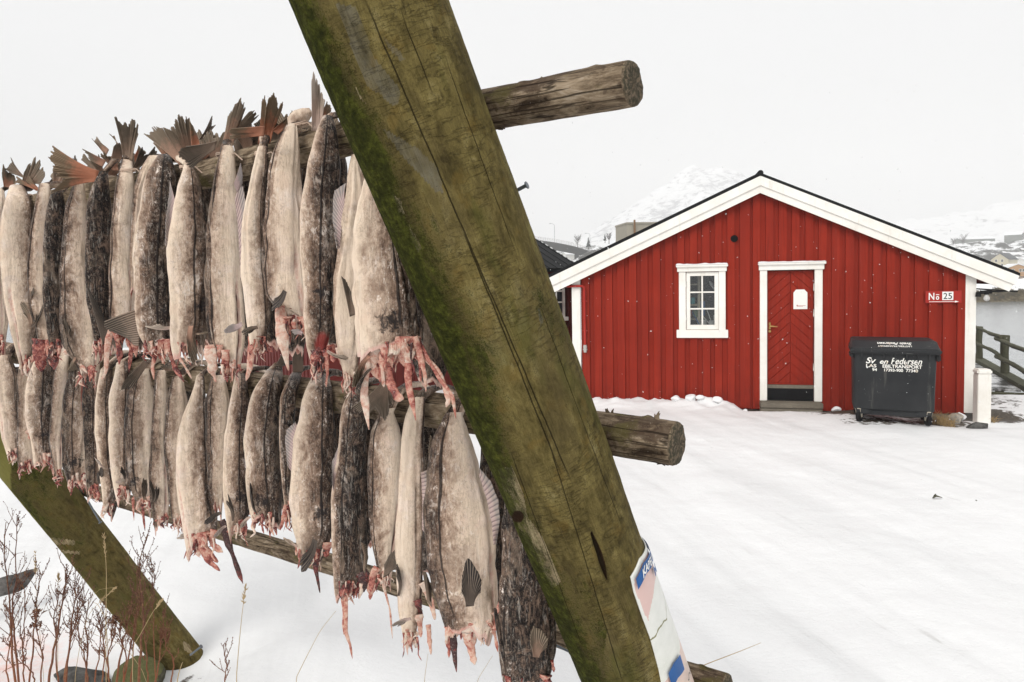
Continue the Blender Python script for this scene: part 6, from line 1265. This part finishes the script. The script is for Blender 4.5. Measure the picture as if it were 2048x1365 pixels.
f, _ = mid_([(752, 391, 409), (780, 385, 410), (820, 373, 411), (870, 362, 414), (920, 358, 416), (970, 359, 420), (1020, 366, 428), (1060, 376, 428), (1085, 382, 424)], 118, .06, 'large brown cod ending in a curly red gut clump', blood=None, frost=.9, fins=[('b', 442, 1026, 404, 1050, 13, .0), ('b', 452, 1052, 424, 1078, 9, .9)], guts=[([(398, 1072), (410, 1100), (436, 1125)], 44, .45), ([(405, 1095), (420, 1125), (440, 1142)], 22, .55), ([(395, 1090), (400, 1112)], 22, .4), ([(425, 1090), (446, 1105)], 24, .4), ([(430, 1060), (420, 1085)], 20, .45), ([(444, 1040), (458, 1090), (476, 1140), (486, 1168)], 17, 1.0)], defguts=5, gutlen=44)
f, _ = mid_([(756, 422, 452), (810, 415, 455), (870, 413, 455), (930, 415, 452), (985, 421, 446), (1020, 428, 442)], -112, .1, 'speckled grey cod behind the large brown one, black seam at left', defguts=0)
f, _ = mid_([(752, 470, 494), (800, 463, 496), (870, 453, 495), (930, 450, 496), (1000, 452, 497), (1042, 457, 494), (1060, 462, 478)], 88, .06, 'slender mottled cod with a hanging grey fin at its left', spot=(484, 995, 22), fins=[('b', 466, 1042, 452, 978, 11, .08), ('b', 500, 1034, 474, 1062, 10, .95)], gutlen=34, gfl=.3)
f, _ = mid_([(732, 541, 566), (750, 528, 566), (785, 508, 560), (840, 497, 553), (910, 493, 553), (970, 496, 559), (1015, 499, 561), (1045, 506, 560)], 86, -.03, 'arched brown cod with a ragged pink neck, centre of the lower row', spot=(521, 1003, 24), fins=[('b', 514, 1030, 498, 955, 5, .0), ('f', [(500, 850), (496, 900), (495, 940)], [(492, 845), (487, 880), (490, 935)], .8)], gutlen=34, gfl=.4, defguts=7, tails=[([(552, 730), (564, 734)], [(584, 676), (592, 671), (594, 680)], .05, .05, 8)])
f, _ = mid_([(742, 584, 606), (790, 563, 592), (850, 560, 586), (920, 561, 583), (980, 567, 583), (1030, 574, 590)], 60, -.12, 'narrow dark brown cod with a bent tail stalk, beside the arched one', tails=[([(586, 745), (606, 745)], [(584, 690), (588, 668), (600, 668), (608, 690)], .1, .04, 14)], guts=[([(570, 1030), (560, 1060)], 18, .4), ([(582, 1000), (592, 1030), (598, 1070)], 15, .45)], gutlen=36)
f, _ = mid_([(752, 624, 660), (790, 608, 662), (850, 598, 665), (900, 590, 670), (960, 582, 672), (1005, 582, 671), (1050, 591, 668), (1085, 598, 656), (1108, 601, 632)], 94, .03, 'big speckled cod with a long black fin pointing down left', spot=(643, 1026, 28), frost=.9, fins=[('b', 630, 1080, 595, 1160, 24, .0), ('b', 600, 1094, 556, 1070, 6, .98), ('f', [(594, 850), (588, 900), (584, 945)], [(592, 842), (572, 860), (569, 885), (574, 930)], .82)], guts=[([(632, 1100), (632, 1140), (640, 1186)], 20, .85), ([(655, 1085), (652, 1115)], 26, .5), ([(620, 1095), (612, 1140)], 24, .25)], defguts=4, gutlen=36)
f, _ = mid_([(776, 700, 734), (810, 688, 738), (860, 682, 732), (930, 674, 728), (1000, 667, 728), (1060, 665, 733), (1110, 668, 734), (1150, 671, 728), (1180, 674, 712)], 52, -.06, 'dark cod with a seam down its left side and a long hanging gut', frost=.8, fins=[('b', 683, 1148, 680, 1062, 15, .1), ('f', [(678, 905), (672, 950), (668, 985)], [(676, 895), (664, 920), (664, 960)], .82), ('f', [(722, 1085), (728, 1110), (726, 1140)], [(734, 1090), (737, 1115), (730, 1150)], .2)], guts=[([(684, 1165), (690, 1220), (688, 1270)], 26, .3), ([(692, 1265), (700, 1290), (705, 1318)], 9, .45), ([(700, 1190), (690, 1180)], 20, .2), ([(725, 1140), (728, 1185)], 30, 1.0), ([(745, 1160), (740, 1200)], 22, .4)], defguts=3, gutlen=38)
f, _ = mid_([(826, 756, 790), (860, 743, 800), (930, 738, 803), (1000, 740, 801), (1060, 744, 797), (1110, 750, 790), (1156, 755, 780)], -128, .06, 'grey-brown cod with frosted flank and broad grey fin at bottom right', tails=[([(762, 765), (782, 770)], [(697, 818), (704, 828), (716, 832), (735, 830), (748, 824), (757, 836), (772, 846), (790, 795)], .15, .13, 34)], fins=[('f', [(766, 1156), (778, 1150)], [(768, 1130), (780, 1108), (792, 1096), (797, 1110), (795, 1140)], .1, 'pectoral_fin')], guts=[([(768, 1175), (780, 1220), (785, 1278)], 9, .2), ([(745, 1150), (742, 1185)], 22, .45)], defguts=4, gutlen=30)
f, _ = mid_([(800, 820, 852), (840, 810, 846), (910, 803, 845), (1000, 797, 845), (1080, 793, 844), (1150, 793, 842), (1210, 797, 839), (1250, 806, 835), (1282, 815, 829)], 150, .10, 'long smooth pink-cream cod, belly towards the viewer, left of the biggest cod', frost=.2, fins=[('b', 822, 1238, 777, 1256, 12, .9), ('b', 797, 1192, 796, 1112, 9, .05), ('f', [(842, 945), (845, 1000), (844, 1060)], [(858, 938), (856, 990), (850, 1070)], .85)], guts=[([(845, 1165), (862, 1205), (870, 1240)], 24, .1), ([(838, 1230), (842, 1275)], 20, .25), ([(856, 1250), (862, 1310)], 14, .25), ([(835, 1200), (845, 1240)], 18, .9), ([(822, 1275), (818, 1292)], 14, .5)], defguts=3, gutlen=40, gfl=.25)
f, _ = mid_([(832, 884, 930), (870, 870, 938), (940, 861, 956), (1010, 857, 974), (1080, 856, 984), (1140, 860, 989), (1190, 871, 990), (1235, 889, 984), (1262, 905, 972)], -112, .13, 'biggest cod of the lower row, broad frosted flank beside the log', frost=1.0, off=.12, fins=[('f', [(932, 1214), (948, 1212)], [(922, 1185), (924, 1150), (929, 1122), (936, 1114), (947, 1126), (957, 1142), (964, 1158), (962, 1185)], .02, 'pectoral_fin'), ('f', [(958, 950), (974, 1000), (984, 1050), (987, 1090)], [(958, 935), (984, 962), (999, 1000), (1002, 1040), (992, 1090)], .84), ('f', [(855, 1205), (864, 1215)], [(845, 1142), (851, 1140), (862, 1172)], .15, 'pectoral_fin'), ('f', [(872, 900), (866, 930), (862, 960)], [(860, 868), (856, 900), (860, 955)], .3)], guts=[([(905, 1262), (908, 1300), (913, 1345)], 20, .98), ([(925, 1255), (950, 1260), (968, 1290)], 26, .08), ([(940, 1285), (945, 1312), (950, 1330)], 34, .2), ([(896, 1245), (892, 1290)], 15, .25), ([(899, 1288), (898, 1316)], 20, .38), ([(925, 1250), (922, 1280)], 13, .5), ([(975, 1240), (990, 1270), (996, 1305)], 12, .3), ([(985, 1225), (992, 1262)], 22, .3)], defguts=3, gutlen=36, gfl=.35)
f, _ = mid_([(960, 1010, 1030), (1010, 1008, 1046), (1060, 1006, 1062), (1120, 1005, 1078), (1180, 1003, 1096), (1240, 1000, 1105), (1300, 1002, 1108), (1345, 1012, 1104), (1372, 1024, 1094)], 22, -.18, 'purple-black cod half hidden by the log, rightmost in the lower row', frost=.8, fins=[('f', [(1066, 1314), (1078, 1316)], [(1060, 1290), (1061, 1264), (1066, 1251), (1076, 1255), (1090, 1266), (1099, 1277), (1094, 1296)], .3, 'pectoral_fin')], guts=[([(1104, 1320), (1108, 1345)], 12, .6), ([(1005, 1190), (990, 1235)], 14, .5)], defguts=5)
MB().tube([AT(x, y, 1.66) for x, y in ((990, 1218), (997, 1260), (1006, 1310), (1013, 1345))], [.004, .006, .005, .001], 8, q=.1, tone=-.1, sc=0).build('loose_spine', M['skin'], f)
# ---- the twins hanging on the far side of each rail, the gaps' shade painted into their skin tone
def back_row(rail, spec, label, group, offb, tl=False):
    for i, (x, w_, y0, y1) in enumerate(spec):
        w_ *= 1.6; rgb = np.random.default_rng(900 + i); kw = {}
        if tl and i < 14:
            s_ = w_ / 46 * (1 if x > 350 else .9); lean = rgb.uniform(-34, 34); ty = y0 - rgb.uniform(34, 62) * s_ - (0 if x > 300 else 6); bx_ = x + rgb.uniform(-8, 8); kw = dict(tails=[([(bx_ - 7 * s_, y0 - 8), (bx_ + 7 * s_, y0 - 8)], [(bx_ + lean - 24 * s_, ty + 8), (bx_ + lean - 16 * s_, ty - 4), (bx_ + lean - 6 * s_, ty + 9), (bx_ + lean + 4 * s_, ty + 10), (bx_ + lean + 15 * s_, ty - 6), (bx_ + lean + 22 * s_, ty + 9)], float(rgb.choice([.2, .3, .45, .1, .55])), -.02, 22)] + [([(bx_ + 3 * s_, y0 - 6), (bx_ + 16 * s_, y0 - 2)], [(bx_ - lean * .8 + 14 + q * s_, y0 - u * s_) for q, u in ((-16, 44), (-6, 54), (2, 42), (10, 56), (22, 40))], float(rgb.choice([.15, .25, .5, .4])), -.05, 16)])
        o = [(y0, x - w_ * .3, x + w_ * .3), (y0 + (y1 - y0) * .2, x - w_ * .42, x + w_ * .42), (y0 + (y1 - y0) * .6, x - w_ * .5, x + w_ * .5), (y0 + (y1 - y0) * .9, x - w_ * .4, x + w_ * .4), (y1, x - w_ * .25, x + w_ * .25)]
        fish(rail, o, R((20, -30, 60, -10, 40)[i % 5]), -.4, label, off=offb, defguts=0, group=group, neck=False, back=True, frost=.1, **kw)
back_row('top', [(72, 26, 390, 680), (112, 26, 385, 690), (152, 28, 372, 690), (205, 30, 365, 690), (232, 26, 350, 700), (272, 28, 350, 700), (330, 34, 330, 690), (400, 40, 330, 690), (422, 34, 325, 690), (480, 36, 320, 700), (505, 36, 310, 700), (545, 44, 300, 690), (585, 44, 300, 700), (632, 40, 300, 690), (668, 40, 285, 690), (860, 60, 330, 765)], 'dark cod on the far side of the upper rail, glimpsed in a gap', 'cod glimpsed behind the upper row', -.11, True)
back_row('mid', [(30, 26, 735, 900), (66, 26, 735, 900), (102, 26, 740, 910), (128, 24, 740, 910), (182, 28, 745, 940), (215, 26, 745, 960), (245, 26, 750, 960), (305, 28, 755, 1000), (340, 28, 760, 1010), (378, 34, 765, 1020), (452, 36, 775, 1000), (500, 36, 780, 1020), (560, 36, 790, 1030), (600, 36, 795, 1030), (672, 40, 805, 1070), (732, 44, 815, 1090), (800, 50, 825, 1120), (852, 46, 835, 1150), (992, 50, 860, 1220)], 'dark cod on the far side of the middle rail, glimpsed in a gap', 'cod glimpsed behind the lower row', -.13)
# ================================================================== DRY PLANTS IN FRONT
def stem_mat():
    k = NT('red_brown_twig'); z = k.sep(k.geo())[2]; n = k.noise(k.geo(), 60, 4, .6)
    c = k.mix(k.sstep(z, .15, 1.0), (.30, .10, .042), (.11, .045, .028)); c = k.mix(k.math('MULTIPLY', k.sstep(n, .5, .62), .6), c, (.26, .15, .075)); return k.bsdf(c, .65, None, .25)
M['stem'] = stem_mat()
M['straw'] = mat_plain('pale_straw_stalk', (.42, .31, .17), .7, 60, .25, 0)
def to_ground(x, y, d):
    p = AT(x, y, d); q = p.copy(); q[2] = gh(q[0], q[1]) - .04; return q
def shrub(path, d, r0, seed, label, tw=1.0, clump=()):
    rg = np.random.default_rng(seed); pts = [AT(x, y, d + .05 * math.sin(i + seed)) for i, (x, y) in enumerate(path)]; g0 = pts[0].copy(); g0[:2] += rg.normal(size=2) * .015; g0[2] = gh(g0[0], g0[1]) - .04
    pts = np.array([g0] + pts); s = np.linspace(0, len(pts) - 1, 26); P_ = np.stack([np.interp(s, range(len(pts)), pts[:, i]) for i in range(3)], -1)
    P_[1:-1] += rg.normal(size=P_[1:-1].shape) * [.004, .004, .001]; P_[1:-1] = (P_[:-2] + 3 * P_[1:-1] + P_[2:]) / 5
    b = MB(); b.tube(P_, np.linspace(r0, .0014, 26), 7)
    L_ = np.linalg.norm(P_[-1] - P_[0])
    def twig(p, d_, l, r_, lev):
        q = [p]; dd = d_
        for i in range(5): dd = dd + rg.normal(size=3) * .12 + [0, 0, .12]; dd /= np.linalg.norm(dd); q.append(q[-1] + dd * l / 5)
        b.tube(q, np.linspace(r_, .0007, 6), 4, cap=False)
        for i in range(1, 6):
            if rg.random() < .8: e = q[i] + rg.normal(size=3) * .002; b.tube([q[i], e, e + [0, 0, .004]], [.0008, .0022, .0006], 4, cap=False)
            if lev and rg.random() < .38: a = rg.uniform(0, 6.28); twig(q[i], dd * .8 + np.array([math.cos(a), math.sin(a), .2]) * .6, l * rg.uniform(.25, .5), .001, 0)
    n_ = int(16 * tw)
    for i in range(n_):
        f = rg.uniform(.42, .98); j = f * 25; k_ = int(j); p = P_[k_] + (P_[min(k_ + 1, 25)] - P_[k_]) * (j - k_); a = rg.uniform(0, 6.28)
        twig(p, np.array([math.cos(a) * .55, math.sin(a) * .55, .85]), L_ * rg.uniform(.035, .13) * (1.25 - f * .5), .0017, 1)
    for (x, y) in clump:
        c = AT(x, y, d)
        for i in range(16): o = rg.normal(size=3) * [.012, .012, .006]; e = c + o; b.tube([e, e + rg.normal(size=3) * .006 + [0, 0, .004], e + rg.normal(size=3) * .012], [.001, .0038, .001], 5, cap=False)
    o = b.build('dry_shrub', M['stem'], None, origin=g0); tag(o, label, 'dry shrub', 'bare red-brown shrubs at the lower left')
shrub([(32, 1365), (22, 1290), (20, 1200), (10, 1130), (12, 1045)], 3.2, .0065, 1, 'tallest bare twig at the left edge, in front of the grey log')
shrub([(38, 1365), (28, 1270), (24, 1205), (32, 1150), (34, 1032)], 3.15, .006, 2, 'bare twig forking to the right of the tallest one at the left edge')
shrub([(58, 1365), (65, 1300), (72, 1235), (74, 1200), (86, 1142)], 3.1, .005, 3, 'bare twig with two dark withered flower clusters', .7, [(73, 1228), (72, 1252)])
shrub([(95, 1365), (110, 1300), (122, 1220), (130, 1170), (135, 1128)], 3.0, .0065, 4, 'curved brown twig left of the forked pair')
shrub([(132, 1365), (142, 1280), (150, 1200), (150, 1138)], 3.1, .006, 5, 'straight dark twig standing close before the rear leg edge')
shrub([(128, 1365), (142, 1270), (156, 1225), (178, 1178)], 3.15, .0055, 6, 'dark twig leaning right just beside the straight one')
shrub([(206, 1365), (212, 1310), (204, 1270), (206, 1235)], 3.2, .004, 7, 'short crooked twig before the dark wet rock', .7)
shrub([(232, 1365), (240, 1310), (252, 1268), (262, 1215), (268, 1165)], 3.1, .006, 8, 'reddish twig rising across the middle of the rear leg', 1.1)
shrub([(275, 1365), (280, 1300), (288, 1255), (284, 1190), (278, 1130), (295, 1068)], 3.05, .007, 9, 'tall reddish twig reaching past the rear leg to its right side', 1.1)
shrub([(312, 1365), (318, 1315), (326, 1270), (332, 1215)], 3.2, .005, 10, 'short reddish twig over the mossy rock', .8)
shrub([(222, 1365), (214, 1320), (222, 1280), (226, 1240)], 3.0, .005, 11, 'low twig with a withered cluster in front of the leg', .6, [(226, 1243), (229, 1236)])
shrub([(245, 1365), (262, 1300), (268, 1250), (282, 1205), (292, 1170)], 3.25, .005, 12, 'thin reddish twig crossing behind the tall one')
shrub([(445, 1420), (450, 1365), (452, 1330), (448, 1300)], 3.0, .003, 13, 'small lone twig poking from the snow right of the rear leg', .5)
shrub([(306, 1240), (306, 1200), (304, 1160), (308, 1128)], 3.35, .003, 14, 'fine upper twig against the snow right of the rear leg', .8)
shrub([(70, 1365), (66, 1345), (40, 1325), (5, 1345)], 3.0, .004, 15, 'low twig bending left over the pink stained snow', .4)
shrub([(178, 1365), (170, 1330), (160, 1285), (152, 1240)], 3.0, .0045, 16, 'brown twig leaning left beside the straight dark one', .8)
rgx = random.Random(3)
for j, (x, h_, lab) in enumerate([(48, 190, 'short bare twig between the left edge pair and the clustered one'), (82, 150, 'low twig left of the curved brown twig'), (114, 215, 'fine twig just right of the curved brown twig'), (168, 170, 'low twig between the paired dark twigs and the rock'), (190, 140, 'small twig over the dark wet rock'), (246, 150, 'low reddish twig over the left part of the mossy rock'), (296, 170, 'low reddish twig over the right part of the mossy rock'), (262, 230, 'fine reddish twig at the middle of the lower rear leg'), (15, 150, 'small twig in the very corner at the lower left'), (340, 110, 'tiny twig at the right foot of the mossy rock')]):
    shrub([(x, 1365), (x + rgx.uniform(-8, 12), 1365 - h_ * .35), (x + rgx.uniform(-12, 16), 1365 - h_ * .7), (x + rgx.uniform(-14, 24), 1365 - h_)], 3.0 + rgx.random() * .35, .0042, 60 + j, lab, .7)
def stalk(path, d, label, head=True, r0=.0016, seed=0):
    rg = np.random.default_rng(seed); pts = [AT(x, y, d) for x, y in path]; g0 = pts[0].copy(); g0[2] = gh(g0[0], g0[1]) - .03; pts = np.array([g0] + pts)
    s = np.linspace(0, len(pts) - 1, 20); P_ = np.stack([np.interp(s, range(len(pts)), pts[:, i]) for i in range(3)], -1); P_[1:-1] = (P_[:-2] + 2 * P_[1:-1] + P_[2:]) / 4
    b = MB(); b.tube(P_, np.linspace(r0, r0 * .4, 20), 5)
    if head:
        n_ = P_[-1] - P_[-4]
        for i in range(34):
            f = rg.random(); p = P_[-4] + n_ * f; a = rg.normal(size=3) * .006 * (1 - .5 * f); v = n_ / np.linalg.norm(n_); b.tube([p, p + a * .6 + v * .006, p + a + v * .015], [.0006, .0019, .0004], 4, cap=False)
    o = b.build('grass_stalk', M['straw'], None, origin=g0); tag(o, label, 'grass stalk', 'dry grass stalks in the foreground')
stalk([(212, 1365), (212, 1240), (213, 1140), (208, 1070)], 3.0, 'tall straw stalk with a seed head before the rear leg', seed=1, r0=.0022)
stalk([(213, 1240), (195, 1208), (186, 1205)], 3.0, 'bent broken straw crossing the tall stalk, lower one', False, seed=2)
stalk([(472, 1365), (478, 1290), (484, 1230), (491, 1172)], 2.8, 'straw stalk with a seed head alone on the snow mid left', seed=3, r0=.0022)
stalk([(262, 1300), (285, 1262), (305, 1225), (322, 1203)], 2.9, 'straw stalk leaning right across the lower rear leg', seed=4)
stalk([(354, 1365), (358, 1345), (365, 1325)], 2.8, 'short yellow straw tip at the foot of the rear leg', False, .003, seed=5)
stalk([(588, 1365), (610, 1320), (640, 1262), (672, 1222)], 2.6, 'thin straw leaning right on the open snow below the fish', False, seed=6)
stalk([(846, 1400), (850, 1350), (856, 1308)], 2.2, 'thin upright straw below the pink-cream cod', False, .0012, seed=7)
stalk([(950, 1400), (955, 1360), (985, 1312)], 2.2, 'thin leaning straw below the biggest cod', False, .0012, seed=8)
stalk([(115, 1365), (116, 1250), (116, 1175), (117, 1150)], 3.3, 'faint thin straw with a dark seed head left of the rear leg', seed=9)
stalk([(88, 1365), (80, 1270), (72, 1180), (71, 1105)], 3.4, 'very thin straw with a small seed head near the left edge', seed=10, r0=.0013)
stalk([(300, 1365), (250, 1290), (160, 1260), (190, 1180), (230, 1175)], 3.1, 'long arching straw behind the twigs', False, .0012, seed=11)
stalk([(148, 1365), (160, 1290), (178, 1225), (232, 1175)], 3.05, 'forked straw bending over the left edge of the rear leg', True, .0015, seed=12)
P_ = np.array([AT(1392, 1337, 2.05), AT(1430, 1322, 2.1), (AT(1480, 1303, 2.15)), AT(1522, 1286, 2.2)]); b = MB(); b.tube(P_, [.0014, .0013, .001, .0006], 5)
o = b.build('grass_stalk', M['straw'], None, origin=P_[0]); tag(o, 'single straw leaning out right of the plastic sign', 'grass stalk', 'dry grass stalks in the foreground')
# ---- falling snow
rg = np.random.default_rng(5); b = MB()
for i in range(620):
    d = rg.uniform(3.5, 10.6); x = rg.uniform(1100, 2048) if i % 3 else rg.uniform(0, 2048); y = rg.uniform(150, 1000); c = AT(x, y, d)
    if c[2] < .1: continue
    s_ = rg.uniform(.0012, .0034); v = rg.normal(size=3); v /= np.linalg.norm(v); b.tube([c - v * s_ * 1.6, c - v * s_ * .5 + rg.normal(size=3) * s_ * .4, c + v * s_ * .6, c + v * s_ * 1.8], [s_ * .3, s_, s_ * .9, s_ * .25], 5)
o = b.build('falling_snowflakes', M['snow_clump'], None, origin=(0, 0, 0)); tag(o, 'sparse falling snowflakes in the air before the cabin', 'snowflakes', kind='stuff')
# ================================================================== AIR
k = NT('cold_haze'); pv = k.n('ShaderNodeVolumePrincipled', {'Color': (1, 1, 1), 'Density': .0008, 'Anisotropy': .0}); k.t.links.new(pv.outputs[0], k.out.inputs['Volume'])
hz = MB().box((-2050, -60, -9.5), (2050, 2250, 345)).build('haze', k.m, origin=(0, 0, 0), smooth=False); tag(hz, 'thin white haze that swallows the far mountains', 'haze', kind='stuff')
